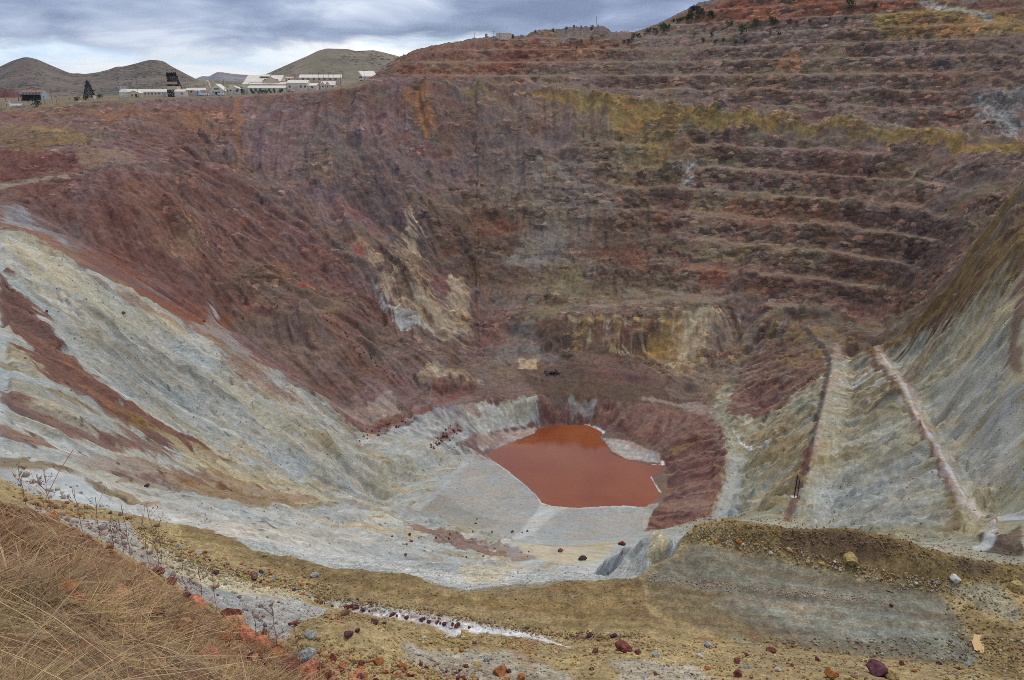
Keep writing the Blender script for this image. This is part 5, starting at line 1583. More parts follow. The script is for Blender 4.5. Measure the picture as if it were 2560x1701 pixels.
slant(s_, 570.5, 660.5, -0.7, 203.3, 6, 197)
MB().box(s_.x(571.5), s_.x(659.5), 6, 10.3, s_.z(203), s_.z(194.6)).build('clerestory', MW2, s_.o)
slant(s_, 570.5, 660.5, 5.4, 195, 12, 190.5)
for q in range(9):
    MB().box(s_.x(576 + q * 6.2), s_.x(580 + q * 6.2), 5.9, 6.05, s_.z(196.8), s_.z(195.3)).build('louvre', MDARK, s_.o)
for u in (578.5, 589, 599.5, 620.5, 631, 650):
    s_.win(u, 204.6, 210.5, 2.6, 0)
s_.win(610, 205.5, 213.4, 3.2, 0, 'door', MGREY)
for u in (606, 634):
    s_.win(u, 182.6, 185.4, 2.2, 10.4)
# annex
s_ = Site('annex_building', 'cream annex with white roof joined on right of the big mill', 695, 207, 950)
s_.wall(662, 708.6, 192, 0, 16)
s_.roofx(662, 708.6, 192, 185, 0, 16)
s_.wall(709.2, 728, 197.5, 2, 14, MW)
slant(s_, 708.9, 728.6, 1.4, 198, 14.6, 192.5)
s_.win(682, 198.5, 206.4, 5.2, 0, 'door', MW2)
for u in (668, 693.5, 703.5):
    s_.win(u, 197.5, 202, 2.2, 0)
s_.win(719, 199.5, 203.5, 2.2, 2)
# buildings behind
s_ = Site('storage_hall', 'long narrow storage hall with white roof behind the annex', 740, 186, 1015)
s_.wall(691, 788, 179.5, 0, 14, MW2)
s_.roofx(691, 788, 179.5, 172.5, 0, 14)
for q in range(7):
    s_.win(700 + q * 12.5, 181, 184, 2.6, 0)
s_ = Site('low_hall', 'low hall with tan roof showing behind the big mill', 652, 188, 1010)
s_.wall(630, 676, 181, 0, 12, MW2)
s_.roofx(630, 676, 181, 177.4, 0, 12, MROOF2)
for u in (660, 668):
    s_.win(u, 182, 185, 2.0, 0)
# twin gable house
s_ = Site('twin_gable_house', 'small cream house with two front gables near the rim road', 756, 205, 930)
s_.wall(740, 772, 196.5, 0, 11)
s_.roofx(740, 772, 196.5, 188, 0, 11)
for ua, ub in ((740.5, 749.5), (751.5, 760.5)):
    MB().gable_y(s_.x(ua) - .4, s_.x(ub) + .4, -1.6, 6, s_.z(196.3), s_.z(188.5)).build('dormer_roof', MROOF, s_.o)
    MB().poly([(s_.x(ua), -1.2, s_.base), (s_.x(ub), -1.2, s_.base), (s_.x(ub), -1.2, s_.z(196.3)), ((s_.x(ua) + s_.x(ub)) / 2, -1.2, s_.z(189)), (s_.x(ua), -1.2, s_.z(196.3)),
               (s_.x(ua), -0.1, s_.base), (s_.x(ub), -0.1, s_.base), (s_.x(ub), -0.1, s_.z(196.3)), ((s_.x(ua) + s_.x(ub)) / 2, -0.1, s_.z(189)), (s_.x(ua), -0.1, s_.z(196.3))],
              [(0, 1, 2, 3, 4), (5, 6, 7, 8, 9), (0, 4, 9, 5), (1, 6, 7, 2)]).build('front_gable', MW, s_.o)
    s_.win((ua + ub) / 2, 197.5, 201.5, 1.5, -1.2)
s_.win(767, 198, 202, 1.6, 0)
# mono pitched hall on the right
s_ = Site('monopitch_hall', 'white roofed hall with one steep roof plane at the cliff foot', 845, 183, 935)


def q3(u, y, v):
    return (s_.x(u), y, s_.z(v))


lo_, hi_ = 177, 164
fa, fb, ba, bb = (838, 0), (870, 2), (819, 26), (853, 28)
MB().poly([(s_.x(fa[0]), fa[1], s_.base), (s_.x(fb[0]), fb[1], s_.base), (s_.x(bb[0]), bb[1], s_.base), (s_.x(ba[0]), ba[1], s_.base),
           q3(*fa, lo_), q3(*fb, lo_), q3(*bb, hi_), q3(*ba, hi_)], [(0, 1, 5, 4), (1, 2, 6, 5), (2, 3, 7, 6), (3, 0, 4, 7), (0, 3, 2, 1)]).build('wall', MW, s_.o)
MB().poly([q3(837, -.6, 177.2), q3(871, 1.4, 177.2), q3(854, 28.6, 163.6), q3(818, 26.6, 163.6), q3(837, -.6, 176.4), q3(871, 1.4, 176.4), q3(854, 28.6, 162.8), q3(818, 26.6, 162.8)],
          [(0, 1, 2, 3), (4, 5, 6, 7), (0, 1, 5, 4), (1, 2, 6, 5), (2, 3, 7, 6), (3, 0, 4, 7)]).build('roof', MROOF, s_.o)
for k_ in range(3):
    t_ = .25 + k_ * .25
    ux = fa[0] + (ba[0] - fa[0]) * t_
    yy = fa[1] + (ba[1] - fa[1]) * t_
    MB().box(s_.x(ux) - 1.0, s_.x(ux) - 0.05, yy - 1, yy + 1, s_.z(180), s_.z(176.5)).build('window', MGLASS, s_.o)
s_.win(860, 178.6, 181.4, 2.5, 1.2)
# left of the town
s_ = Site('red_roof_building', 'long grey building with rust red roof at the far left', 70, 219, 1000)
s_.wall(47, 94, 213.5, 0, 14, MGREY)
s_.roofx(47, 94, 213.5, 208, 0, 14, MREDR)
for q in range(6):
    s_.win(52 + q * 7.4, 214.6, 217, 2.2, 0)
s_ = Site('dark_shed', 'long dark open shed in front of the red roofed building', 60, 226, 955)
for q in range(8):
    MB().box(s_.x(38 + q * 6.2) - .2, s_.x(38 + q * 6.2) + .2, 0, .4, s_.base, s_.z(219)).build('post', MDARK, s_.o)
s_.wall(38, 82, 219.2, 7, 7.6, MDARK, 'back_wall')
slant(s_, 37, 83, -.6, 219.4, 8, 217.6, 'roof', MDARK)
s_ = Site('metal_shed', 'pale grey corrugated shed close to the rim at the far left', 27, 251, 800)
s_.wall(14, 40, 244, 0, 7, MGREY)
s_.roofx(14, 40, 244, 240, 0, 7, MGREY)
s_.win(32, 246, 250, 2.0, 0, 'door', MDARK)
s_.win(20, 246, 248.4, 1.4, 0)
s_ = Site('site_cabin', 'small white site cabin at the left edge of the plateau', 10, 238, 880)
s_.wall(6, 14, 232.5, 0, 3, MWHITE)
s_.flat(6, 14, 232.5, 0, 3, MGREY, .2)
s_.win(8.5, 233.5, 235.5, 1.0, 0)
s_.win(12, 233.4, 237.6, 1.0, 0, 'door', MGREY)
s_ = Site('white_tank', 'small white cylindrical tank on the bare ground of the plateau', 218, 226, 920, 'tank')
MB().bar((0, 0, s_.base), (0, 0, s_.z(221.4)), 1.5, 20).build('shell', MWHITE, s_.o, False)
MB().bar((0, 0, s_.z(221.4)), (0, 0, s_.z(220.6)), 1.55, 20, 0.2).build('lid', MWHITE, s_.o, False)
s_ = Site('concrete_slab', 'pale concrete slab lying near the rim road on the left', 183, 236, 860, 'slab')
MB().box(s_.x(173), s_.x(193), -2, 4, s_.base, s_.z(234.6)).build('slab', MSLAB, s_.o)
MB().box(s_.x(176), s_.x(179), -1, 2, s_.z(234.6), s_.z(233.4)).build('plinth', MSLAB, s_.o)
# silo block and trailer in front of the workshop
s_ = Site('silo_block', 'pair of pale grey silos in front of the low workshop', 455, 221, 922, 'silo')
for q, (u, vt) in enumerate(((451, 209.5), (458.5, 210.5))):
    c = MB().bar((s_.x(u), 0, s_.base), (s_.x(u), 0, s_.z(vt)), 1.7, 18).build('silo', MGREY, s_.o)
    MB().bar((s_.x(u), 0, s_.z(vt)), (s_.x(u), 0, s_.z(vt) + 1.1), 1.75, 18, .3).build('cone', MGREY, c)
MB().box(s_.x(451), s_.x(458.5), -.4, .4, s_.z(211.5), s_.z(211)).build('walkway', MDARK, s_.o)


def truck(label, u, v, Y, L, Hh, cabc, boxc, group=None):
    p = py(u, v, Y)
    o = empty('truck', (p[0], Y, ground(p[0], Y)), label, 'truck', group)
    MB().box(-L / 2, L / 2 - 2.2, -1.1, 1.1, 0.9, Hh).build('cargo_box', boxc, o)
    MB().poly([(L / 2 - 2.1, -1, .7), (L / 2, -1, .7), (L / 2, 1, .7), (L / 2 - 2.1, 1, .7), (L / 2 - 2.1, -1, 2.5), (L / 2 - .5, -1, 2.5), (L / 2 - .5, 1, 2.5), (L / 2 - 2.1, 1, 2.5), (L / 2, -1, 1.6), (L / 2, 1, 1.6)],
              [(0, 1, 2, 3), (4, 5, 6, 7), (0, 1, 8, 5, 4), (3, 2, 9, 6, 7), (1, 2, 9, 8), (8, 9, 6, 5), (0, 3, 7, 4)]).build('cab', cabc, o)
    MB().box(L / 2 - 1.7, L / 2 - .7, -1.03, 1.03, 1.65, 2.3).build('window', MGLASS, o)
    MB().box(-L / 2, L / 2 - .2, -.5, .5, .55, .9).build('chassis', MDARK, o)
    for xx in (-L / 2 + 1, L / 2 - 1.2):
        for yy in (-1.05, .8):
            MB().bar((xx, yy, .45), (xx, yy + .25, .45), .45, 14).build('wheel', MTYRE, o)
    return o


truck('white box truck parked in front of the gabled mill', 509, 219, 922, 6.5, 2.9, MWHITE, MWHITE)
truck('cream box truck parked where the mill meets the annex', 670, 208, 938, 6.0, 3.0, MW, MROOF2)
o = truck('long white trailer truck parked between silos and gabled mill', 470, 221, 920, 11, 3.2, MWHITE, MWHITE)

# ---------------------------------------------------------------- headframes
def lattice(b, x0, x1, x0t, x1t, y0, y1, y0t, y1t, z0, z1, n, r):
    def P(i, j, t):
        xa = x0 + (x0t - x0) * t if i == 0 else x1 + (x1t - x1) * t
        ya = y0 + (y0t - y0) * t if j == 0 else y1 + (y1t - y1) * t
        return (xa, ya, z0 + (z1 - z0) * t)
    for i in (0, 1):
        for j in (0, 1):
            b.bar(P(i, j, 0), P(i, j, 1), r * 1.5, 4)
    for q in range(n):
        t0, t1 = q / n, (q + 1) / n
        for (a, c) in (((0, 0), (1, 0)), ((1, 0), (1, 1)), ((1, 1), (0, 1)), ((0, 1), (0, 0))):
            b.bar(P(*a, t0), P(*c, t1), r, 4)
            b.bar(P(*c, t0), P(*a, t1), r, 4)
            b.bar(P(*a, t1), P(*c, t1), r, 4)
    return b


s_ = Site('headframe', 'tall black mine headframe with cream cladding on the rim plateau', 397, 222, 925, 'headframe')
xa, xb = s_.x(385.5), s_.x(408.5)
lattice(MB(), xa, xb, xa, xb, 0, 9, 0, 9, s_.base, s_.z(207), 3, .35).build('leg_tower', MDARK, s_.o)
lattice(MB(), xa + .5, xb - .5, xa + .8, xb - 1.2, 1, 8, 1, 8, s_.z(207), s_.z(175.5), 6, .30).build('lattice_tower', MDARK, s_.o)
hb = MB().box(xa + .3, xb + .6, -.6, 9.4, s_.z(207), s_.z(199)).build('ore_bin', MW2, s_.o)
MB().box(xa + .2, xb + .8, -.7, 9.6, s_.z(199), s_.z(197.8)).build('bin_rim', MDARK, hb)
MB().box(xa - .6, xb + 1.2, -1, 10, s_.z(195.6), s_.z(194.6)).build('platform', MDARK, s_.o)
dk = MB().box(xa - .5, xb + 1.0, -1.0, -.7, s_.z(194.6), s_.z(189)).build('platform_screen', MROOF2, s_.o)
for q in range(6):
    MB().bar((xa + q * 2.2, -1.1, s_.z(194.6)), (xa + q * 2.2, -1.1, s_.z(188)), .14, 4).build('rail_post', MDARK, dk)
MB().box(xa, xb, 0, 9, s_.z(176), s_.z(174.8)).build('sheave_deck', MDARK, s_.o)
for q in range(5):
    xx = xa + 1 + q * 2.1
    w_ = MB()
    for k_ in range(16):
        a0, a1 = k_ / 16 * 2 * math.pi, (k_ + 1) / 16 * 2 * math.pi
        w_.bar((xx, 4.5 + 2.1 * math.cos(a0), s_.z(171.5) + 2.1 * math.sin(a0)), (xx, 4.5 + 2.1 * math.cos(a1), s_.z(171.5) + 2.1 * math.sin(a1)), .30, 4)
    for k_ in range(4):
        a0 = k_ / 4 * math.pi
        w_.bar((xx, 4.5 + 2 * math.cos(a0), s_.z(171.5) + 2 * math.sin(a0)), (xx, 4.5 - 2 * math.cos(a0), s_.z(171.5) - 2 * math.sin(a0)), .16, 4)
    w_.build('sheave_wheel', MDARK, s_.o)
    MB().box(xx - .7, xx - .3, 1, 8, s_.z(174.8), s_.z(168.5)).build('sheave_stand', MDARK, s_.o)
g_ = MB()
for xx in (xa, (xa + xb) / 2, xb - 1):
    g_.bar((xx, 4.5, s_.z(174.8)), (xx, 4.5, s_.z(160)), .13, 4)
g_.bar((xa - .5, 4.5, s_.z(160.4)), (xb - .5, 4.5, s_.z(160.4)), .15, 4)
g_.build('gantry', MDARK, s_.o)
# back leg
MB().bar((xa + 2, 9, s_.z(180)), (xa + 2, 26, s_.base), .5, 5).bar((xb - 2, 9, s_.z(180)), (xb - 2, 26, s_.base), .5, 5).build('back_leg', MDARK, s_.o)

s_ = Site('small_headframe', 'smaller slender black headframe standing alone left of the warehouse', 198, 218, 985, 'headframe')
lattice(MB(), s_.x(188), s_.x(208), s_.x(195), s_.x(202.5), 0, 10, 3.5, 6.5, s_.base, s_.z(196), 5, .28).build('lattice_tower', MDARK, s_.o)
MB().box(s_.x(193), s_.x(204.5), 2.6, 7.4, s_.z(200), s_.z(196)).build('lower_deck', MDARK, s_.o)
lattice(MB(), s_.x(195.5), s_.x(202), s_.x(196.5), s_.x(201), 3.5, 6.5, 4, 6, s_.z(196), s_.z(190.5), 2, .22).build('upper_tower', MDARK, s_.o)
MB().poly([(s_.x(194), 3, s_.z(190.5)), (s_.x(203), 3, s_.z(190.5)), (s_.x(203), 7, s_.z(190.5)), (s_.x(194), 7, s_.z(190.5)), (s_.x(197), 4.4, s_.z(185.5)), (s_.x(200), 4.4, s_.z(185.5)), (s_.x(200), 5.6, s_.z(185.5)), (s_.x(197), 5.6, s_.z(185.5))],
          [(0, 3, 2, 1), (4, 5, 6, 7), (0, 1, 5, 4), (1, 2, 6, 5), (2, 3, 7, 6), (3, 0, 4, 7)]).build('sheave_house', MDARK, s_.o)
MB().bar((s_.x(198.5), 5, s_.z(185.5)), (s_.x(198.5), 5, s_.z(180)), .15, 5).build('mast', MDARK, s_.o)
MB().bar((s_.x(202), 5, s_.z(203)), (s_.x(212), 5, s_.base), .45, 5).bar((s_.x(203), 6.5, s_.z(203)), (s_.x(213), 7, s_.base), .45, 5).build('back_leg', MDARK, s_.o)
MB().box(s_.x(204), s_.x(211), 3, 8, s_.z(211), s_.z(207.5)).build('ore_chute', MDARK, s_.o)

# ---------------------------------------------------------------- water tank on the ridge, masts
s_ = Site('water_tank', 'cream cylindrical water tank on the skyline of the red hill', 1161, 87, 985, 'tank')
MB().bar((0, 0, s_.base - 1), (0, 0, s_.z(77.2)), (s_.x(1178) - s_.x(1144)) / 2, 40).build('shell', MTANK, s_.o)
MB().bar((0, 0, s_.z(77.2)), (0, 0, s_.z(76.2)), (s_.x(1178) - s_.x(1144)) / 2 + .15, 40, 2.0).build('lid', MTANK, s_.o)
rt = (s_.x(1178) - s_.x(1144)) / 2
for q in range(9):
    a = math.pi * (1.08 + .84 * q / 8)
    MB().bar((rt * math.cos(a), rt * math.sin(a), s_.base), (rt * math.cos(a), rt * math.sin(a), s_.z(77.4)), .12, 4).build('seam', MW2, s_.o)
MB().bar((-rt * .5, -rt * .9, s_.base), (-rt * .5, -rt * .9, s_.z(76.5)), .18, 5).build('ladder', MDARK, s_.o)


def pole_obj(label, u, vt, vb, Y, group=None, arms=1, r=0.2):
    p = py(u, vb, Y)
    top = py(u, vt, Y)[2]
    g = ground(p[0], Y) if Y < 1500 else p[2]
    o = empty('utility_pole', (p[0], Y, g), label, 'pole', group)
    h = max(top - g, 4)
    MB().bar((0, 0, -1), (0, 0, h), r, 6, r * .75).build('post', MWOOD, o)
    for q in range(arms):
        c = MB().box(-1.5, 1.5, -.12, .12, h - .9 - q * 1.3, h - .65 - q * 1.3).build('crossarm', MWOOD, o)
        for xx in (-1.3, 1.3):
            MB().bar((xx, 0, h - .65 - q * 1.3), (xx, 0, h - .35 - q * 1.3), .10, 5).build('insulator', MGREY, c)
    return o


PG = 'utility poles on the plateau'
for u, vt, vb, Y, ar in ((16.6, 211, 250, 800, 1), (103.5, 222, 241, 850, 1), (131, 221, 238, 862, 1), (137, 226, 238, 870, 0), (162, 226, 238, 870, 1)):
    pole_obj('short dark utility pole close to the rim on the left plateau', u, vt, vb, Y, PG, ar)
pole_obj('tallest dark utility pole on the left between shed and small headframe', 121, 204, 239, 855, None, 2)
pole_obj('utility pole beside the red roofed building at the left', 84, 202, 226, 960, None, 1)
pole_obj('utility pole right in front of the small headframe', 203.5, 207, 228, 905, None, 1)
pole_obj('utility pole standing between small headframe and warehouse', 237, 202, 226, 915, None, 1)
pole_obj('tall utility pole in front of the gabled shed by the warehouse', 319, 181, 222, 918, None, 1)
pole_obj('utility pole rising behind the left half of the warehouse', 300, 191, 212, 970, None, 1)
for u, vt in ((353, 199), (363, 190), (375, 189)):
    pole_obj('utility pole rising behind the warehouse near the tall headframe', u, vt, 212, 965, PG, 1)
pole_obj('utility pole between the gabled mill and the stepped office', 518, 183, 215, 928, None, 1)
pole_obj('utility pole at the joint of big mill and annex', 661.5, 184, 208, 936, None, 1)
for u, vt in ((722, 168), (735, 169), (746, 169), (758, 169), (770, 170)):
    pole_obj('thin utility pole in the row along the storage hall', u, vt, 186, 1000, 'poles along the storage hall', 1)
for u, vt in ((785, 161), (790, 163)):
    pole_obj('utility pole at the right end of the storage hall', u, vt, 187, 985, 'poles at the hall end', 1)
pole_obj('utility pole in front of the mono pitched white hall', 840, 161, 184, 925, None, 1)
pole_obj('utility pole on the red slope right of the white hall', 902, 151, 178, 925, None, 1)
pole_obj('mast standing on the skyline bump of the red hill', 1374, 38, 60, 1000, None, 0, .25)
pole_obj('thin pole left of the cream water tank', 1138, 72, 84, 985, None, 1)
pole_obj('short pole on the skyline well left of the tank', 1093.5, 75, 88, 998, None, 1)
# rusty pipe standing on the lower right ramp
hp = hit(1830, 1148)
o = empty('drain_pipe', tuple(hp), 'tall thin rusty pipe standing on the lower right ramp', 'pipe')
kx = np.linalg.norm(hp) / F
MB().bar((0, 0, -1), (.3, 0, 46 * kx * 1.15), .22, 8).build('riser', MDARK, o)
MB().bar((1.4, .3, -1), (1.5, .3, 40 * kx * 1.15), .16, 8).build('stay', MDARK, o)
MB().box(-1.2, 2.2, -.8, 1.0, -1, .5).build('footing', MSLAB, o)
# heap of scrap on the pit floor
hp = hit(1275, 862)
o = empty('scrap_heap', tuple(hp), 'dark rusty scrap beams lying on the pit floor behind the lake', 'scrap')
rnd = random.Random(5)
for q in range(9):
    a = rnd.uniform(0, 3.14)
    l = rnd.uniform(2, 4.5)
    x, y = rnd.uniform(-5, 5), rnd.uniform(-2, 2)
    MB().bar((x - l * math.cos(a), y - l * math.sin(a), rnd.uniform(.1, .6)), (x + l * math.cos(a), y + l * math.sin(a), rnd.uniform(.3, 1.4)), .28, 5).build('beam', MDARK, o)
MB().box(-2.2, 1.8, -1.2, 1.2, -.2, 1.6).build('hopper', MDARK, o)

# ---------------------------------------------------------------- shrubs
def leafmat(name, c1, c2):
    m, t = mat(name)
    oi = t.n('ShaderNodeObjectInfo').outputs['Random']
    pos = t.n('ShaderNodeNewGeometry').outputs['Position']
    f = t.math('ADD', t.math('MULTIPLY', oi, .5), t.math('MULTIPLY', t.noise(pos, 1.2, 2), .6))
    finish(t, t.ramp(f, [(.25, c1), (.8, c2)]), 0.8, spec=.2)
    return m


MLEAF = leafmat('scrub_leaf', (0.035, 0.055, 0.022, 1), (0.085, 0.11, 0.045, 1))
MTWIG = paintmat('twig_bark', (96, 78, 62), .9)


def shrub_meshes(seed, n=170):
    g = np.random.default_rng(seed)
    lobes = [(g.uniform(-.55, .55), g.uniform(-.55, .55), g.uniform(.35, .75), g.uniform(.28, .5)) for _ in range(7)]
    V, Fc = [], []
    for i in range(n):
        lx, ly, lz, lr = lobes[g.integers(len(lobes))]
        d = g.normal(size=3)
        d /= np.linalg.norm(d)
        c = np.array([lx, ly, lz]) + d * lr * g.uniform(.55, 1.05)
        c[2] = max(c[2], .05)
        s = g.uniform(.07, .16)
        a = g.normal(size=3)
        a /= np.linalg.norm(a)
        b_ = np.cross(a, g.normal(size=3))
        b_ /= np.linalg.norm(b_)
        k = len(V)
        V += [c - a * s, c + b_ * s * .55, c + a * s, c - b_ * s * .55]
        Fc.append((k, k + 1, k + 2, k + 3))
    me = np_mesh('foliage', np.array(V), np.array(Fc), False)
    me.materials.append(MLEAF)
    tw = MB()
    for lx, ly, lz, lr in lobes:
        tw.bar((lx * .1, ly * .1, -.15), (lx, ly, lz), .03, 4, .012)
    tm = tw.mesh('stem')
    tm.materials.append(MTWIG)
    return me, tm


SHR = [shrub_meshes(q) for q in range(5)]


def shrub(label, p, wid, hgt, group, seed):
    me, tm = SHR[seed % 5]
    o = empty('shrub', tuple(p), label, 'shrub', group, rz=seed * 1.7)
    o.scale = (wid / 1.7, wid / 1.7, hgt / 1.05)
    link(bpy.data.objects.new('foliage', me), o)
    link(bpy.data.objects.new('stem', tm), o)
    return o


def at_row(u, v, dv=0.0):
    p = hit(u, v)
    return p


rnd = random.Random(3)
k_ = 0


def shrubs(spots, label, group, w_=9, h_=7):
    global k_
    for sp in spots:
        u, v = sp[0], sp[1]
        ww = sp[2] if len(sp) > 2 else w_ * rnd.uniform(.75, 1.3)
        p = hit(u, v)
        for dv in range(1, 12):
            if p[1] < 990 and abs(np.linalg.norm(p[:2]) - 1000) > .01:
                break
            p = hit(u, v + dv)
        kx = np.linalg.norm(p) / F
        p[2] = ground(p[0], p[1])
        shrub(label, p, ww * kx, ww * kx * h_ / w_, group, k_)
        k_ += 1


shrubs([(84, 246, 22)], 'broad bright green bush on the rim at the left', None, h_=6)
shrubs([(178, 233, 12), (198, 232, 12)], 'low green bush beside the concrete slab on the plateau', 'bushes beside the slab')
shrubs([(230, 227, 11)], 'green bush right of the small white tank', None)
shrubs([(434, 221, 9)], 'green bush in front of the vent stack workshop', None)
shrubs([(554, 218, 17)], 'biggest dark bush before the left corner of the big mill', None)
shrubs([(568, 217), (583, 217), (597, 216), (606, 216), (614, 216), (624, 215), (634, 215), (645, 215)], 'dark bush in the row along the foot of the big mill', 'bushes before the big mill', 10)
rc = random.Random(8)
shrubs([(1587 + rc.uniform(0, 55), 47 - rc.uniform(0, 26)) for _ in range(24)], 'dark green bush in the dense patch near the red hilltop', 'dense patch of bushes', 11)
shrubs([(1440 + q * 7.5 + rc.uniform(-3, 3), 92 - q * 2.7 + rc.uniform(0, 10)) for q in range(20)], 'green bush along the skyline slope of the right hill', 'bushes along the skyline slope', 10)
shrubs([(1529, 74, 24)], 'large bush on the grey slope under the right skyline', None)
shrubs([(1707, 80, 24)], 'large round bush on the bench under the upper scree', None)
shrubs([(1681, 62, 18), (1740, 57, 18), (1779, 58, 22), (1790, 56, 14), (1822, 53, 11), (1836, 55, 8), (1866, 52, 9), (1913, 47, 9), (1947, 48, 11)], 'bush in the row on the second bench from the top', 'bushes on the second bench')
shrubs([(1957, 18, 26), (2014, 20, 14)], 'bush near the top edge on the right red slope', 'bushes at the top edge')
shrubs([(1649, 100), (1694, 101), (1718, 100), (1775, 79), (1796, 83), (1620, 96), (1640, 84), (1600, 84), (1668, 97)], 'small bush scattered on the grey bench below the scree', 'bushes on the grey bench', 8)
shrubs([(2110, 118, 11)], 'single bush on a high bench at the right', None)
shrubs([(1234, 72), (1276, 68), (1304, 65, 8), (1322, 66), (1339, 63), (1364, 62, 9), (1378, 62)], 'small bush on the skyline bump beside the mast', 'bushes on the skyline bump', 6)
shrubs([(1121, 87), (1181, 86), (1202, 86)], 'small bush on the skyline near the water tank', 'bushes near the tank', 7)
shrubs([(1364, 92), (1340, 98), (1329, 114)], 'small bush on the red bench below the mast', 'bushes below the mast', 7)
shrubs([(2005, 400, 10), (2020, 396, 8), (2180, 487, 7)], 'yellow green bush on a mid wall bench at the right', 'bushes on the mid wall')
shrubs([(640, 708, 7), (560, 735, 5), (470, 590, 5)], 'tiny green bush on the red slope left of the lake', 'bushes on the red slope')
shrubs([(1236, 872, 7), (1250, 877, 6), (1262, 880, 5), (1226, 868, 5)], 'pale green low shrub on the pit floor by the scrap', 'shrubs on the pit floor', h_=3)

# ---------------------------------------------------------------- stones
def stonemat(name, base, var):
    m, t = mat(name)
    pos = t.n('ShaderNodeTexCoord').outputs['Object']
    oi = t.n('ShaderNodeObjectInfo').outputs['Random']
    n1 = t.noise(t.n('ShaderNodeVectorMath', {0: pos, 1: t.n('ShaderNodeCombineXYZ', {0: t.math('MULTIPLY', oi, 40.0)}).outputs[0]}, operation='ADD').outputs[0], 2.2, 5, .65)
    c = t.ramp(n1, [(.28, lc(*[q * .55 for q in base], ALB)), (.5, lc(*base, ALB)), (.72, lc(*var, ALB))])
    finish(t, c, .88, n1, .6, .15, spec=.2)
    return m


SM = {'red': stonemat('red_stone', (108, 58, 48), (146, 92, 76)), 'purple': stonemat('purple_stone', (92, 56, 62), (128, 88, 90)), 'orange': stonemat('orange_stone', (156, 98, 58), (186, 136, 88)),
      'yellow': stonemat('yellow_stone', (166, 142, 88), (196, 178, 128)), 'grey': stonemat('grey_stone', (142, 142, 138), (182, 184, 180)), 'white': stonemat('white_stone', (196, 190, 178), (222, 218, 208)),
      'dark': stonemat('dark_stone', (70, 54, 56), (106, 86, 82)), 'salmon': stonemat('salmon_stone', (190, 112, 82), (216, 148, 114)), 'tan': stonemat('tan_stone', (186, 138, 100), (212, 172, 134)),
      'brown': stonemat('brown_stone', (112, 84, 70), (146, 116, 98))}


def rock_mesh(seed, flat=.75, detail=2):
    g = np.random.default_rng(seed)
    b = bmesh.new()
    bmesh.ops.create_icosphere(b, subdivisions=detail, radius=1)
    V = np.array([v.co for v in b.verts])
    # chop with random planes for faceted faces
    for _ in range(15):
        n = g.normal(size=3)
        n /= np.linalg.norm(n)
        h = g.uniform(.42, .72)
        d = V @ n - h
        V = V - np.maximum(d, 0)[:, None] * n * .92
    V *= 1 + .03 * g.normal(size=(len(V), 1))
    V *= np.array([g.uniform(.8, 1.1), g.uniform(.7, 1.0), flat * g.uniform(.8, 1.1)])
    ext = (V[:, 0].max() - V[:, 0].min()) / 2
    V /= ext
    for v, c in zip(b.verts, V):
        v.co = c
    me = bpy.data.meshes.new('rock')
    b.to_mesh(me)
    b.free()
    return me


RM = {k: [] for k in SM}
for k in SM:
    for q in range(4):
        me = rock_mesh(q * 7 + list(SM).index(k) * 31, detail=3 if q < 2 else 2)
        me.materials.append(SM[k])
        RM[k].append(me)
RK = 0


def rock(u, v, wpx, kind, label, group=None, name='boulder', sz=None, cat='rock'):
    """v is the row of the stone's foot"""
    global RK
    p = hit(u, v)
    s = wpx / 2 * np.linalg.norm(p) / F
    o = bpy.data.objects.new(name, RM[kind][RK % 4])
    RK += 1
    r_ = random.Random(RK)
    zs = sz if sz else r_.uniform(.75, 1.0)
    o.scale = (s, s * r_.uniform(.8, 1.1), s * zs)
    o.rotation_euler = (r_.uniform(-.25, .25), r_.uniform(-.25, .25), r_.uniform(0, 6.28))
    gz = ground(p[0], p[1])
    o.location = (p[0], p[1] + s * .25, gz + s * zs * .38)
    link(o)
    return tag(o, label, cat, group)


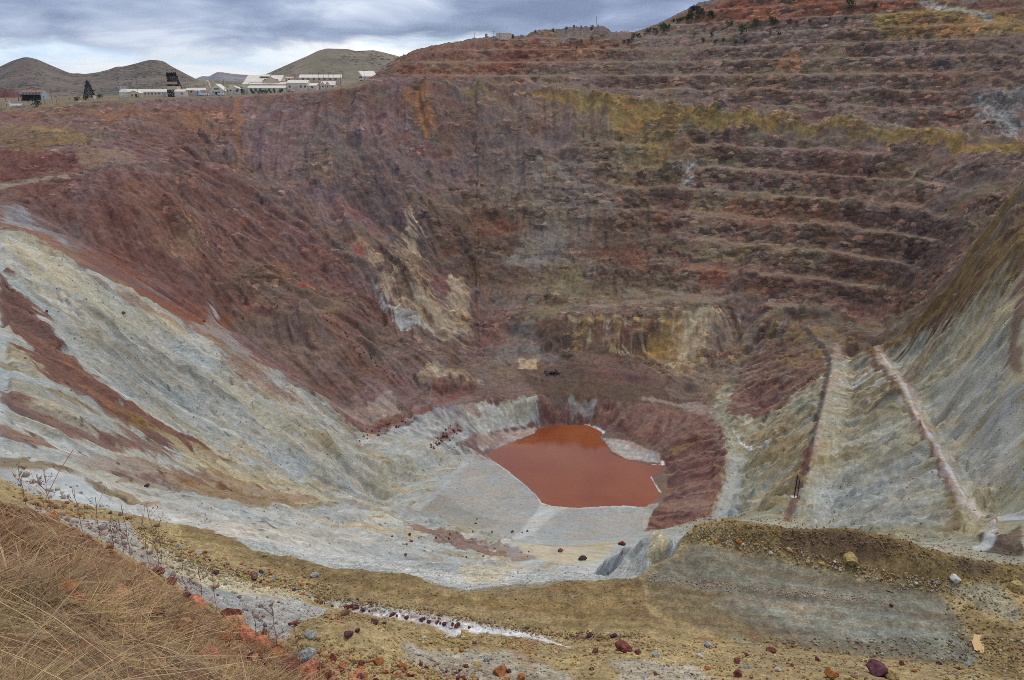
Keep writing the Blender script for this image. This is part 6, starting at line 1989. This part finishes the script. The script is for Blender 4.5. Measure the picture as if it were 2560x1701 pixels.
B = [
    (1440, 1502, 36, 'red', 'largest dark red boulder on the yellow bank by the ditch end'), (1468, 1506, 15, 'red', 'small red stone touching the largest red boulder on its right'),
    (1371, 1506, 15, 'red', 'red stone a little left of the largest red boulder'), (1414, 1470, 19, 'dark', 'dark round boulder behind the largest red boulder'),
    (1394, 1471, 13, 'yellow', 'pale yellow stone left of the dark round boulder'), (1359, 1469, 14, 'dark', 'dark stone on the maroon dirt at the ditch end'),
    (1072, 1466, 22, 'yellow', 'blocky yellow boulder topping the heap of yellow rubble'), (961, 1510, 18, 'white', 'whitish stone on the bank below the rubble heap'),
    (1064, 1503, 14, 'orange', 'orange stone on the grey bank below the yellow boulder'), (1093, 1485, 12, 'red', 'red stone right below the blocky yellow boulder'),
    (1122, 1523, 15, 'grey', 'blue grey stone low on the middle of the bank'), (862, 1437, 15, 'purple', 'purple stone on the crest of the bank beside the ditch'),
    (885, 1439, 11, 'purple', 'smaller purple stone right of the purple crest stone'), (802, 1467, 22, 'purple', 'blocky purple boulder on the left bank below its crest'),
    (823, 1457, 13, 'purple', 'flat purple stone touching the blocky purple boulder'), (802, 1404, 14, 'red', 'red stone sitting on the very top of the bank mound'),
    (795, 1417, 20, 'brown', 'flat brown slab just under the bank mound top'), (684, 1441, 17, 'red', 'dark red stone at the left foot of the bank mound'),
    (669, 1442, 12, 'red', 'smaller red stone left of the one at the mound foot'), (767, 1526, 24, 'red', 'maroon boulder at the left of the dark hollow'),
    (821, 1524, 24, 'yellow', 'bright yellow boulder at the right of the dark hollow'), (832, 1536, 20, 'red', 'red boulder just below the bright yellow boulder'),
    (870, 1530, 24, 'orange', 'orange slab right of the bright yellow boulder'), (925, 1540, 20, 'orange', 'orange boulder on the lower bank left of the middle'),
    (931, 1550, 13, 'red', 'red stone under the orange lower bank boulder'), (981, 1541, 10, 'red', 'small red stone right of the orange lower bank boulder'),
    (1153, 1558, 30, 'orange', 'large orange boulder at the bottom edge near the middle'), (1168, 1568, 24, 'tan', 'tan boulder leaning on the large orange boulder at the bottom'),
    (1173, 1550, 14, 'dark', 'dark stone right behind the large orange boulder'), (1201, 1568, 30, 'orange', 'long orange slab at the bottom edge right of the boulders'),
    (698, 1522, 44, 'grey', 'big blue grey boulder half hidden by the dry grass edge'), (714, 1470, 26, 'grey', 'flat grey patch of rock on the left bank'),
    (2030, 1558, 46, 'purple', 'largest purple boulder near the bottom right'), (2056, 1564, 30, 'yellow', 'yellow boulder touching the largest purple boulder'),
    (1919, 1560, 26, 'orange', 'orange red boulder left of the largest purple boulder'), (1700, 1558, 20, 'red', 'red boulder at the bottom edge right of the middle'),
    (1791, 1547, 14, 'white', 'white stone on the lower right bank'), (1633, 1492, 24, 'grey', 'rough grey boulder on the bank crest below the wet flat'),
    (1513, 1515, 18, 'grey', 'grey stone right of the largest red boulder'), (1612, 1515, 16, 'white', 'white grey stone below the rough grey boulder'),
    (1780, 1505, 20, 'red', 'pinkish red stone on the bank crest near the red stain'), (1697, 1527, 20, 'red', 'red stone on the bank below the red stain'),
    (1722, 1512, 11, 'purple', 'small purple stone above the red bank stone'), (1884, 1524, 13, 'red', 'lone red stone on the bank left of the purple boulder'),
    (2345, 1356, 30, 'yellow', 'large pale yellow boulder at the right edge behind the flat'), (2201, 1340, 20, 'white', 'pointed white stone at the far corner of the wet flat'),
    (1702, 1251, 16, 'orange', 'round orange stone at the foot of the dark berm'), (1745, 1258, 13, 'tan', 'tan stone right of the orange one at the berm foot'),
    (1818, 1269, 14, 'tan', 'tan stone at the berm foot near its dark slot'), (1960, 1294, 30, 'yellow', 'broad yellow boulder at the middle of the berm foot'),
    (2054, 1397, 9, 'red', 'small red stone lying alone on the grey wet flat'), (2239, 1401, 11, 'yellow', 'pale stone on the brown gravel right of the flat'),
    (585, 1334, 24, 'brown', 'large brown grey boulder at the edge of the rubble strip'), (496, 1324, 14, 'dark', 'dark stone at the left end of the rubble strip'),
    (459, 1279, 15, 'grey', 'grey stone alone on the brown terrace at the left'), (383, 1279, 12, 'white', 'whitish stone at the head of the yellow rubble'),
    (611, 1283, 10, 'grey', 'small grey stone near the terrace edge at the left'), (728, 1330, 20, 'grey', 'pale flat slab lying on the brown terrace'),
    (336, 1123, 14, 'dark', 'round dark boulder on the streaky pale slope at the left'), (1343, 1292, 22, 'dark', 'dark red brown boulder in the white gully'),
    (1291, 1273, 14, 'red', 'small red boulder in the white gully left of the dark one'), (1436, 1258, 18, 'red', 'red boulder on the crest above the blue grey rock face'),
    (107, 719, 8, 'dark', 'dark boulder perched on the upper pale slope at the left'), (283, 724, 9, 'red', 'red brown boulder sitting on the pale slope under the red hill'),
    (470, 742, 9, 'red', 'small red boulder on the cream spur of the left slope'), (490, 880, 8, 'brown', 'brown boulder in the middle of the pale left slope'),
]
for u, v, w_, kd, lb in B:
    rock(u, v, w_, kd, lb)
# red and salmon stones of the grassy hillside
HB = [(535, 1432, 44, 'red', 'dark red boulder topping the stone stack on the grass edge'), (543, 1450, 56, 'tan', 'pale tan slab under the dark red boulder'), (566, 1476, 58, 'salmon', 'salmon boulder below the pale tan slab'),
      (512, 1478, 38, 'orange', 'ochre boulder left of the salmon boulder'), (600, 1494, 46, 'salmon', 'second salmon boulder lower on the stone stack'), (632, 1520, 44, 'orange', 'orange boulder low in the stone stack'),
      (660, 1548, 50, 'red', 'red boulder at the foot of the stone stack'), (145, 1385, 80, 'orange', 'big orange outcrop boulder deep in the dry grass'), (175, 1392, 40, 'salmon', 'salmon stone beside the big orange outcrop'),
      (263, 1376, 50, 'tan', 'tan boulder in the grass right of the orange outcrop'), (360, 1322, 26, 'red', 'red stone on the upper rim of the grassy slope'), (395, 1350, 30, 'red', 'red stone farther down the rim of the slope'),
      (430, 1376, 24, 'purple', 'purplish stone on the rim of the grassy slope'), (455, 1398, 36, 'salmon', 'salmon stone just above the stone stack'), (120, 1195, 30, 'tan', 'tan stone near the top of the grassy slope'),
      (250, 1268, 24, 'red', 'small red stone high on the grassy rim'), (470, 1520, 50, 'salmon', 'broad salmon stone in the grass left of the stack'), (700, 1560, 44, 'salmon', 'salmon stone at the bottom beside the red boulder'),
      (350, 1420, 36, 'red', 'red stone in the middle of the dry grass'), (420, 1460, 40, 'tan', 'tan stone in the dry grass below the middle')]
for u, v, w_, kd, lb in HB:
    rock(u, v, w_, kd, lb)
r_ = random.Random(21)
for q in range(40):
    t_ = r_.random()
    rock(620 + t_ * 240 + r_.uniform(-50, 30), 1500 + t_ * 60 + r_.uniform(-5, 30), r_.uniform(9, 24), r_.choice(['red', 'salmon', 'orange', 'tan', 'purple', 'red']),
         'reddish loose stone on the slope edge at the lower left', 'loose stones on the slope edge', 'stone')
for q in range(34):
    rock(960 + abs(r_.gauss(0, 1)) * 60, 1470 + r_.uniform(-6, 20), r_.uniform(6, 13), r_.choice(['yellow', 'yellow', 'tan', 'yellow', 'white']), 'small yellow stone in the rubble heap on the bank', 'rubble heap on the bank', 'stone')
for q in range(60):
    t_ = r_.random()
    rock(390 + 330 * t_ + r_.uniform(-14, 14), 1262 + 104 * t_ + r_.uniform(-12, 14), r_.uniform(6, 12), r_.choice(['yellow', 'yellow', 'dark', 'tan', 'orange', 'grey']), 'small stone in the yellow rubble strip across the terrace', 'rubble strip across the terrace', 'stone')
for q in range(30):
    t_ = r_.random()
    rock(730 + 370 * t_, 1388 + 62 * t_ + r_.uniform(-3, 5), r_.uniform(5, 11), r_.choice(['dark', 'red', 'dark', 'purple']), 'small dark stone along the white ditch', 'stones along the white ditch', 'stone')
for q in range(26):
    rock(r_.uniform(760, 1100), r_.uniform(1535, 1568), r_.uniform(7, 15), r_.choice(['red', 'orange', 'red', 'yellow', 'dark']), 'red or orange stone at the foot of the bank near the bottom', 'stones at the foot of the bank', 'stone')
for q in range(30):
    rock(r_.uniform(1250, 2250), r_.uniform(1530, 1568), r_.uniform(6, 13), r_.choice(['red', 'orange', 'yellow', 'grey', 'dark', 'yellow']), 'small scattered stone on the lower right bank', 'scattered stones on the lower right bank', 'stone')
for q in range(36):
    t_ = r_.random()
    rock(1600 + 560 * t_, 1240 + 112 * t_ + r_.uniform(-14, 8), r_.uniform(5, 10), r_.choice(['white', 'tan', 'yellow', 'orange', 'brown']), 'pebble in the pale line at the berm foot', 'pebbles at the berm foot', 'stone')
for q in range(40):
    t_ = r_.random()
    rock(985 + 75 * t_ + r_.uniform(-14, 14), 1038 - 58 * t_ + r_.uniform(-10, 12), r_.uniform(3.5, 7), r_.choice(['red', 'red', 'dark']), 'dark red block in the rockfall on the pale lake cliff', 'rockfall on the lake cliff', 'block')
for q in range(24):
    t_ = r_.random()
    rock(830 + 110 * t_ + r_.uniform(-10, 10), 1008 - 40 * t_ + r_.uniform(-10, 12), r_.uniform(3.5, 7), r_.choice(['red', 'brown']), 'red brown block along the crest of the pale lake cliff', 'blocks along the lake cliff crest', 'block')
for q in range(36):
    t_ = r_.random()
    rock(735 + 190 * t_ + r_.uniform(-8, 8), 715 + 175 * t_ + r_.uniform(-9, 9), r_.uniform(3, 6), r_.choice(['red', 'brown', 'orange']), 'brown block in the rockslide down the red slope', 'rockslide on the red slope', 'block')
for q in range(24):
    rock(r_.uniform(880, 1230), r_.uniform(1195, 1290), r_.uniform(4, 9), r_.choice(['red', 'red', 'brown']), 'small red stone on the white folded slope below the terrace', 'red stones on the white slope', 'stone')

# ---------------------------------------------------------------- loose gravel (uncountable)
def scatter(name, P, S, cols, material, seed):
    g = np.random.default_rng(seed)
    phi = (1 + 5 ** .5) / 2
    iv = np.array([(-1, phi, 0), (1, phi, 0), (-1, -phi, 0), (1, -phi, 0), (0, -1, phi), (0, 1, phi), (0, -1, -phi), (0, 1, -phi), (phi, 0, -1), (phi, 0, 1), (-phi, 0, -1), (-phi, 0, 1)]) / 1.9
    fi = np.array([(0, 11, 5), (0, 5, 1), (0, 1, 7), (0, 7, 10), (0, 10, 11), (1, 5, 9), (5, 11, 4), (11, 10, 2), (10, 7, 6), (7, 1, 8), (3, 9, 4), (3, 4, 2), (3, 2, 6), (3, 6, 8), (3, 8, 9), (4, 9, 5), (2, 4, 11), (6, 2, 10), (8, 6, 7), (9, 8, 1)])
    n = len(P)
    V = iv[None] * (1 + .35 * g.normal(size=(n, 12, 1))) * S[:, None, None] * g.uniform(.6, 1.1, (n, 1, 3))
    a = g.uniform(0, 6.28, n)
    ca, sa = np.cos(a)[:, None], np.sin(a)[:, None]
    X = V[..., 0] * ca - V[..., 1] * sa
    Y = V[..., 0] * sa + V[..., 1] * ca
    V = np.stack([X, Y, V[..., 2]], -1) + P[:, None, :]
    Fa = (fi[None] + 12 * np.arange(n)[:, None, None]).reshape(-1, 3)
    me = np_mesh(name, V.reshape(-1, 3), Fa, False)
    vcol(me, 'tint', np.repeat(cols, 12, 0))
    me.materials.append(material)
    return tag(link(bpy.data.objects.new(name, me)), kind='stuff')


m, t = mat('gravel_stone')
at = t.n('ShaderNodeAttribute', attribute_name='tint').outputs['Color']
finish(t, at, .9, spec=.2)
MGRAV = m
gr = np.random.default_rng(17)


def field(pts_uv, smin, smax, palette, name, seed, sink=.3):
    uv = np.array(pts_uv)
    P = cast(uv[:, 0], uv[:, 1], Z)
    rg = np.linalg.norm(P, axis=1)
    S = (smin + (smax - smin) * gr.random(len(P)) ** 3) * rg / F / 2
    P[:, 2] += S * sink
    pal = np.array([alb(c) for c in palette])
    cols = pal[gr.integers(0, len(pal), len(P))] * gr.uniform(.7, 1.2, (len(P), 1))
    # stones are dusted with the ground they lie on
    ia = np.clip(((np.arctan2(P[:, 0], P[:, 1]) - AZ[0]) / da).astype(int), 0, NA - 1)
    jr = np.clip(np.searchsorted(R, np.hypot(P[:, 0], P[:, 1])), 0, NR - 1)
    cols = .45 * cols + .55 * C[ia, jr] * gr.uniform(.75, 1.25, (len(P), 1))
    scatter(name, P, S, cols, MGRAV, seed)


def band(n, line, spread):
    ln = np.array(line, float)
    t_ = gr.random(n) * (len(ln) - 1)
    i = np.minimum(t_.astype(int), len(ln) - 2)
    f_ = (t_ - i)[:, None]
    return ln[i] * (1 - f_) + ln[i + 1] * f_ + gr.normal(size=(n, 2)) * np.array(spread)


YEL = [(176, 150, 92), (196, 172, 116), (150, 118, 68), (206, 196, 160), (120, 92, 60), (164, 130, 74)]
RDS = [(130, 62, 54), (166, 92, 62), (110, 54, 56), (178, 120, 80), (96, 70, 64), (186, 150, 96)]
DRK = [(74, 50, 50), (98, 66, 60), (120, 60, 56), (180, 160, 116)]
PAL_ = [(206, 200, 186), (188, 180, 160), (170, 150, 116), (214, 210, 200)]
GRN = [(150, 124, 72), (124, 98, 58), (180, 156, 108), (108, 84, 52)]
field(np.stack([gr.uniform(680, 2360, 3800), 1470 + gr.random(3800) * 108], 1), 2.2, 8, YEL + [(150, 80, 60), (186, 180, 170)], 'bank_gravel', 1)
field(band(1500, [(690, 1440), (800, 1415), (880, 1440), (1000, 1475), (1130, 1475), (1300, 1500), (1500, 1490), (1800, 1520), (2240, 1550)], (14, 9)), 2.2, 8, YEL, 'bank_gravel', 2)
field(band(1700, [(340, 1225), (420, 1290), (520, 1325), (640, 1345), (760, 1370)], (20, 13)), 2.5, 8, YEL + [(206, 192, 140), (90, 70, 60)], 'rubble_gravel', 3)
field(band(1300, [(720, 1380), (900, 1398), (1100, 1432), (1250, 1462), (1380, 1468), (1480, 1465)], (14, 5)), 2.2, 7, DRK + [(150, 110, 60)], 'ditch_gravel', 4)
field(band(1100, [(1580, 1232), (1700, 1248), (1900, 1298), (2050, 1335), (2180, 1352)], (20, 9)), 2.2, 7, PAL_ + YEL, 'berm_gravel', 5)
field(band(1500, [(1600, 1212), (1760, 1218), (1960, 1240), (2160, 1275), (2360, 1305)], (26, 16)), 2.2, 6, GRN + [(170, 120, 70)], 'berm_gravel', 6)
field(np.stack([gr.uniform(600, 1500, 1700), 1300 + gr.random(1700) * 130 * 1.0], 1), 1.8, 4.5, GRN + YEL, 'terrace_gravel', 7)
field(band(700, [(1480, 1334), (1650, 1350), (1850, 1368), (2050, 1388)], (24, 6)), 1.8, 5, PAL_ + [(120, 100, 80)], 'terrace_gravel', 8)
field(np.stack([gr.uniform(2180, 2400, 1100), gr.uniform(1330, 1568, 1100)], 1), 2, 7, GRN + YEL, 'bank_gravel', 9)
field(np.stack([gr.uniform(150, 700, 900), gr.uniform(1160, 1420, 900)], 1), 1.8, 5, PAL_ + YEL, 'terrace_gravel', 10)
field(band(1500, [(20, 1150), (150, 1205), (330, 1305), (560, 1450), (700, 1560)], (60, 40)), 3, 14, RDS, 'hillside_gravel', 11)
field(band(900, [(640, 1500), (760, 1530), (900, 1545), (1080, 1560)], (40, 14)), 3, 11, RDS, 'bank_gravel', 12)

# ---------------------------------------------------------------- dry grass on the camera hillside
def hill_ok(az, r, g):
    """True on the grassy shoulder: it ends where the slope breaks, and thins out into stones to the right"""
    d = np.degrees(az)
    br = np.interp(d, [-43, -33, -26, -20, -15, -11, -8, 14], [9.6, 9.2, 9.0, 9.1, 9.4, 10.0, 10.0, 6.0])
    rocky = np.clip((d + 30) / 14, 0, 1) * .85
    return (r < br) & (g.random(len(az)) > rocky)


def blade_mesh(name, x, y, z, ex, ey, ez, L, wd, cols):
    """ribbons from a foot (x,y,z) along a direction, drooping at the tip"""
    n = len(x)
    ang = np.arctan2(ey, ex) + 1.57
    sx, sy = np.cos(ang), np.sin(ang)
    V = np.zeros((n, 7, 3))
    for k, (t_, wf) in enumerate(((0, 1), (.38, .8), (.72, .55), (1, 0))):
        cx, cy = x + ex * L * t_ * (1 + .25 * t_), y + ey * L * t_ * (1 + .25 * t_)
        cz = z - .02 + ez * L * t_ * (1 - .35 * t_)
        if k < 3:
            V[:, 2 * k] = np.stack([cx - sx * wd * wf, cy - sy * wd * wf, cz], -1)
            V[:, 2 * k + 1] = np.stack([cx + sx * wd * wf, cy + sy * wd * wf, cz], -1)
        else:
            V[:, 6] = np.stack([cx, cy, cz], -1)
    tri = np.array([(0, 1, 3), (0, 3, 2), (2, 3, 5), (2, 5, 4), (4, 5, 6)])
    me = np_mesh(name, V.reshape(-1, 3), (tri[None] + 7 * np.arange(n)[:, None, None]).reshape(-1, 3), False)
    vcol(me, 'tint', np.repeat(cols, 7, 0))
    me.materials.append(MGRASS)
    return tag(link(bpy.data.objects.new(name, me)), kind='stuff')


def zgrid(az, r):
    i = np.clip(((az - AZ[0]) / da).astype(int), 0, NA - 2)
    j = np.clip(np.searchsorted(R, r) - 1, 0, NR - 2)
    return Z[i, j] + (Z[i, j + 1] - Z[i, j]) * ((r - R[j]) / (R[j + 1] - R[j]))


def tufts(name, nt, seed, rmin, rmax, lmin, lmax, nb, palette, azr=(-43, 4)):
    g = np.random.default_rng(seed)
    az = np.radians(g.uniform(*azr, nt * 3))
    r = np.exp(g.uniform(math.log(rmin), math.log(rmax), nt * 3))
    ok = hill_ok(az, r, g) & (fbm(np.sin(az) * r * 1.3, np.cos(az) * r * 1.3, 3, 5) > .43 + .1 * g.random(nt * 3))
    az, r = az[ok][:nt], r[ok][:nt]
    n = len(az)
    cnt = g.integers(nb // 2, nb * 3 // 2, n)
    id_ = np.repeat(np.arange(n), cnt)
    N = len(id_)
    x, y = np.sin(az) * r, np.cos(az) * r
    rad = g.uniform(.02, .07, n)
    th = g.uniform(0, 6.28, N)
    rr2 = np.sqrt(g.random(N)) * rad[id_]
    bx, by = x[id_] + np.cos(th) * rr2, y[id_] + np.sin(th) * rr2
    bz = zgrid(np.arctan2(bx, by), np.hypot(bx, by))
    tl = g.uniform(lmin, lmax, n)
    L = tl[id_] * g.uniform(.5, 1.2, N)
    el = g.uniform(.25, 1.35, N)
    tilt = g.normal(size=(n, 2)) * .35 + np.array([.25, .1])
    ex, ey, ez = np.cos(th) * np.cos(el) + tilt[id_, 0], np.sin(th) * np.cos(el) + tilt[id_, 1], np.sin(el)
    pal = np.array([alb(c, .9) for c in palette])
    pc = pal[g.integers(0, len(pal), n)] * g.uniform(.65, 1.2, (n, 1))
    cols = pc[id_] * g.uniform(.7, 1.3, (N, 1))
    wd = g.uniform(.0011, .0028, N) * np.clip(np.hypot(bx, by) / 4, .75, 1.6)
    blade_mesh(name, bx, by, bz, ex, ey, ez, L, wd, cols)


def litter(name, N, seed, rmin, rmax, lmin, lmax, palette, wk=1.0, azr=(-43, 6)):
    g = np.random.default_rng(seed)
    az = np.radians(g.uniform(*azr, N))
    r = np.exp(g.uniform(math.log(rmin), math.log(rmax), N))
    ok = hill_ok(az, r, g)
    az, r = az[ok], r[ok]
    N = len(az)
    x, y = np.sin(az) * r, np.cos(az) * r
    th = g.uniform(0, 6.28, N)
    gx0 = (zgrid(np.arctan2(x + .1, y), np.hypot(x + .1, y)) - zgrid(az, r)) / .1
    gy0 = (zgrid(np.arctan2(x, y + .1), np.hypot(x, y + .1)) - zgrid(az, r)) / .1
    ex, ey = np.cos(th), np.sin(th)
    ez = ex * np.clip(gx0, -2, 2) + ey * np.clip(gy0, -2, 2) + g.uniform(0, .5, N)
    pal = np.array([alb(c, .9) for c in palette])
    cols = pal[g.integers(0, len(pal), N)] * g.uniform(.65, 1.25, (N, 1))
    blade_mesh(name, x, y, zgrid(az, r) + .03 + g.random(N) * .06, ex, ey, ez, g.uniform(lmin, lmax, N), g.uniform(.0011, .0024, N) * wk * np.clip(r / 4, .75, 1.6), cols)


m, t = mat('dry_straw')
at = t.n('ShaderNodeAttribute', attribute_name='tint').outputs['Color']
finish(t, at, .85, spec=.15)
MGRASS = m
STRAW = [(122, 90, 60), (150, 116, 72), (180, 146, 92), (136, 100, 66), (112, 92, 76), (166, 134, 86), (92, 70, 52), (132, 118, 70), (192, 158, 104)]
tufts('dry_grass', 2300, 1, 1.7, 9.6, .08, .24, 16, STRAW)
tufts('dry_grass', 420, 2, 1.7, 9.6, .20, .42, 14, [(186, 148, 104), (170, 130, 92), (150, 112, 84)])
tufts('dry_grass', 420, 3, 1.7, 4.4, .10, .26, 22, [(118, 106, 62), (140, 120, 72), (160, 136, 92)], (-43, -24))
litter('fallen_straw', 17000, 4, 1.75, 9.6, .08, .34, [(162, 132, 90), (140, 116, 88), (120, 94, 66), (186, 156, 104), (100, 78, 56), (134, 120, 78)])
litter('fallen_straw', 260, 5, 1.8, 8, .35, .75, [(206, 166, 120), (190, 150, 108), (150, 122, 100)], 1.5)


def stalk_plant(label, u, v, hgt, seed, pale, cat='weed', group=None, nb=6, lean=(0, 0)):
    p = hit(u, v)
    o = empty('dead_weed' if not pale else 'dry_stalk', (p[0], p[1], ground(p[0], p[1])), label, cat, group)
    g = random.Random(seed)
    k = np.linalg.norm(p) / F
    h = hgt * k
    w_ = max(.0012, k * (.9 if pale else .6))
    st = MB()
    pts = [Vector((0, 0, -.03))]
    for q in range(1, 6):
        t_ = q / 5
        pts.append(Vector((lean[0] * h * t_ ** 1.4 + g.uniform(-.03, .03) * h, lean[1] * h * t_ + g.uniform(-.02, .02) * h, h * t_)))
    for a, b in zip(pts[:-1], pts[1:]):
        st.bar(a, b, w_, 4, w_ * .8)
    mt = MSTALK if pale else MWEED
    st.build('stem', mt, o)
    for q in range(nb):
        i = g.randint(1, 4)
        b0 = pts[i]
        a = g.uniform(0, 6.28)
        L = h * g.uniform(.18, .42)
        d = Vector((math.cos(a) * .75, math.sin(a) * .3, g.uniform(.4, .9))).normalized()
        b1 = b0 + d * L * .5
        b2 = b1 + (d + Vector((g.uniform(-.4, .4), 0, g.uniform(-.1, .4)))).normalized() * L * .5
        br = MB().bar(b0, b1, w_ * .75, 4, w_ * .6).bar(b1, b2, w_ * .6, 4, w_ * .3)
        for _ in range(4 if not pale else 1):
            c = b1.lerp(b2, g.random())
            e = c + Vector((g.uniform(-1, 1), g.uniform(-.5, .5), g.uniform(.1, 1))).normalized() * L * .22
            br.bar(c, e, w_ * .45, 3, w_ * .3)
            if not pale:
                br.bar(e - Vector((0, 0, w_)), e + Vector((0, 0, w_ * 2.2)), w_ * 1.4, 4, w_ * .4)
        br.build('twig', mt, o)
    return o


MWEED = paintmat('dead_weed_stem', (126, 100, 84), .9, .2, 20)
MSTALK = paintmat('dry_pale_stalk', (206, 164, 118), .8, .15, 20)
WG = 'thin dead weeds along the slope edge'
for q, (u, v, h) in enumerate(((190, 1225, 95), (235, 1250, 100), (262, 1262, 60), (285, 1275, 80), (300, 1285, 120), (345, 1305, 120), (365, 1315, 150), (380, 1340, 100), (430, 1380, 80), (468, 1395, 100), (500, 1405, 110), (640, 1510, 120), (690, 1545, 110), (590, 1462, 70), (120, 1190, 90), (60, 1165, 80))):
    stalk_plant('thin dark dead weed rising from the grassy slope edge', u, v, h, 50 + q, False, 'weed', WG, 7)
stalk_plant('long pale arching stalk at the left end of the grass', 60, 1300, 230, 90, True, 'stalk', None, 5, (.5, .1))
stalk_plant('forked pale stalk above the big orange outcrop', 125, 1350, 170, 91, True, 'stalk', None, 6, (.25, 0))
stalk_plant('pale stalk bending right over the middle of the grass', 190, 1470, 190, 92, True, 'stalk', None, 4, (.5, 0))
stalk_plant('pale leaning stalk near the lower middle of the grass', 300, 1500, 150, 93, True, 'stalk', None, 4, (.45, 0))
stalk_plant('thick pale stalk near the bottom left corner', 215, 1566, 120, 94, True, 'stalk', None, 3, (-.7, 0))
stalk_plant('pale stalk standing right of the bottom grass', 520, 1540, 130, 95, True, 'stalk', None, 5, (.3, 0))
# bits of timber
def stick(label, u, v, lpx, rot, kind=MDARK):
    p = hit(u, v)
    k = np.linalg.norm(p) / F
    l = lpx * k / 2
    o = bpy.data.objects.new('timber', MB().box(-l, l, -l * .10, l * .10, 0, l * .16).box(-l * .4, -l * .2, -l * .15, l * .15, l * .02, l * .2).mesh('timber'))
    o.data.materials.append(kind)
    o.location = (p[0], p[1], ground(p[0], p[1]) + .01)
    o.rotation_euler = (0, .1, rot)
    link(o)
    return tag(o, label, 'timber')


stick('dark weathered plank lying on the blue grey ramp', 346, 1322, 24, -.7)
stick('dark stick lying on the grey wet flat', 2051, 1365, 14, -.5)
stick('dark branch on the brown gravel right of the flat', 2212, 1390, 16, .8)
# dark hollow and slot
# rain puddle at the corner of the flat (beige reflection put into its colour), orange pool on the ramp
def pool(name, pts, z, rgb, rough):
    P = np.array([pz(u, v, z) if z < -29 and z > -31 else hit(u, v) for u, v in pts])
    zz = P[:, 2].mean() + .02 if not (-31 < z < -29) else z
    c = P.mean(0)
    n = len(P)
    vs = np.vstack([[c], P])
    vs[:, 2] = zz
    me = np_mesh(name, vs, np.array([(0, 1 + i, 1 + (i + 1) % n) for i in range(n)]))
    m, t = mat(name + '_surface')
    finish(t, lc(*rgb, 1.0), rough, spec=.5)
    me.materials.append(m)
    o = tag(link(bpy.data.objects.new(name, me)), kind='structure')
    if me.polygons[0].normal.z < 0:
        me.flip_normals()
    return o


pool('puddle_water', [(2246, 1462), (2272, 1466), (2279, 1486), (2278, 1502), (2262, 1505), (2246, 1498), (2240, 1480)], -29.96, (214, 178, 120), .12)

# ---------------------------------------------------------------- the air over the plain
hz_ = MB().box(-30000, 30000, -30000, 30000, -240, 640)
m = bpy.data.materials.new('haze_air')
m.use_nodes = True
m.node_tree.nodes.clear()
t = NT(m.node_tree)
vp = t.n('ShaderNodeVolumePrincipled', {'Color': (0.80, 0.88, 1.0, 1), 'Density': 1.4e-5, 'Anisotropy': 0.2})
t.n('ShaderNodeOutputMaterial', {'Volume': vp.outputs[0]})
ho = hz_.build('haze', m)
tag(ho, kind='stuff')

# ---------------------------------------------------------------- labels that single out members of the larger groups
ONES = ['', 'first', 'second', 'third', 'fourth', 'fifth', 'sixth', 'seventh', 'eighth', 'ninth', 'tenth', 'eleventh', 'twelfth', 'thirteenth', 'fourteenth', 'fifteenth', 'sixteenth', 'seventeenth', 'eighteenth', 'nineteenth']
TENS = {20: ('twentieth', 'twenty'), 30: ('thirtieth', 'thirty'), 40: ('fortieth', 'forty'), 50: ('fiftieth', 'fifty'), 60: ('sixtieth', 'sixty')}


def ordinal(n):
    if n < 20:
        return ONES[n]
    d = n // 10 * 10
    return TENS[d][0] if n == d else TENS[d][1] + '-' + ONES[n % 10]


byg = {}
for o in COL.objects:
    if o.parent is None and 'group' in o and 'label' in o:
        byg.setdefault(o['group'], []).append(o)
for gname, os_ in byg.items():
    if len(os_) < 2:
        continue
    os_.sort(key=lambda o: o.location.x / o.location.y)
    for i, o in enumerate(os_):
        lb = o['label']
        if o.type == 'MESH' and o.data.materials and o.data.materials[0].name.endswith('_stone'):
            cn = o.data.materials[0].name.split('_')[0]
            for w0 in ('red or orange ', 'reddish ', 'dark red ', 'red brown ', 'small yellow ', 'small dark ', 'small red ', 'brown ', 'small scattered ', 'small '):
                if lb.startswith(w0):
                    lb = lb[len(w0):]
                    break
            lb = cn + ' ' + lb
        lb = lb + ', ' + ordinal(i + 1) + ' from left'
        o['label'] = ' '.join(lb.split()[:16])
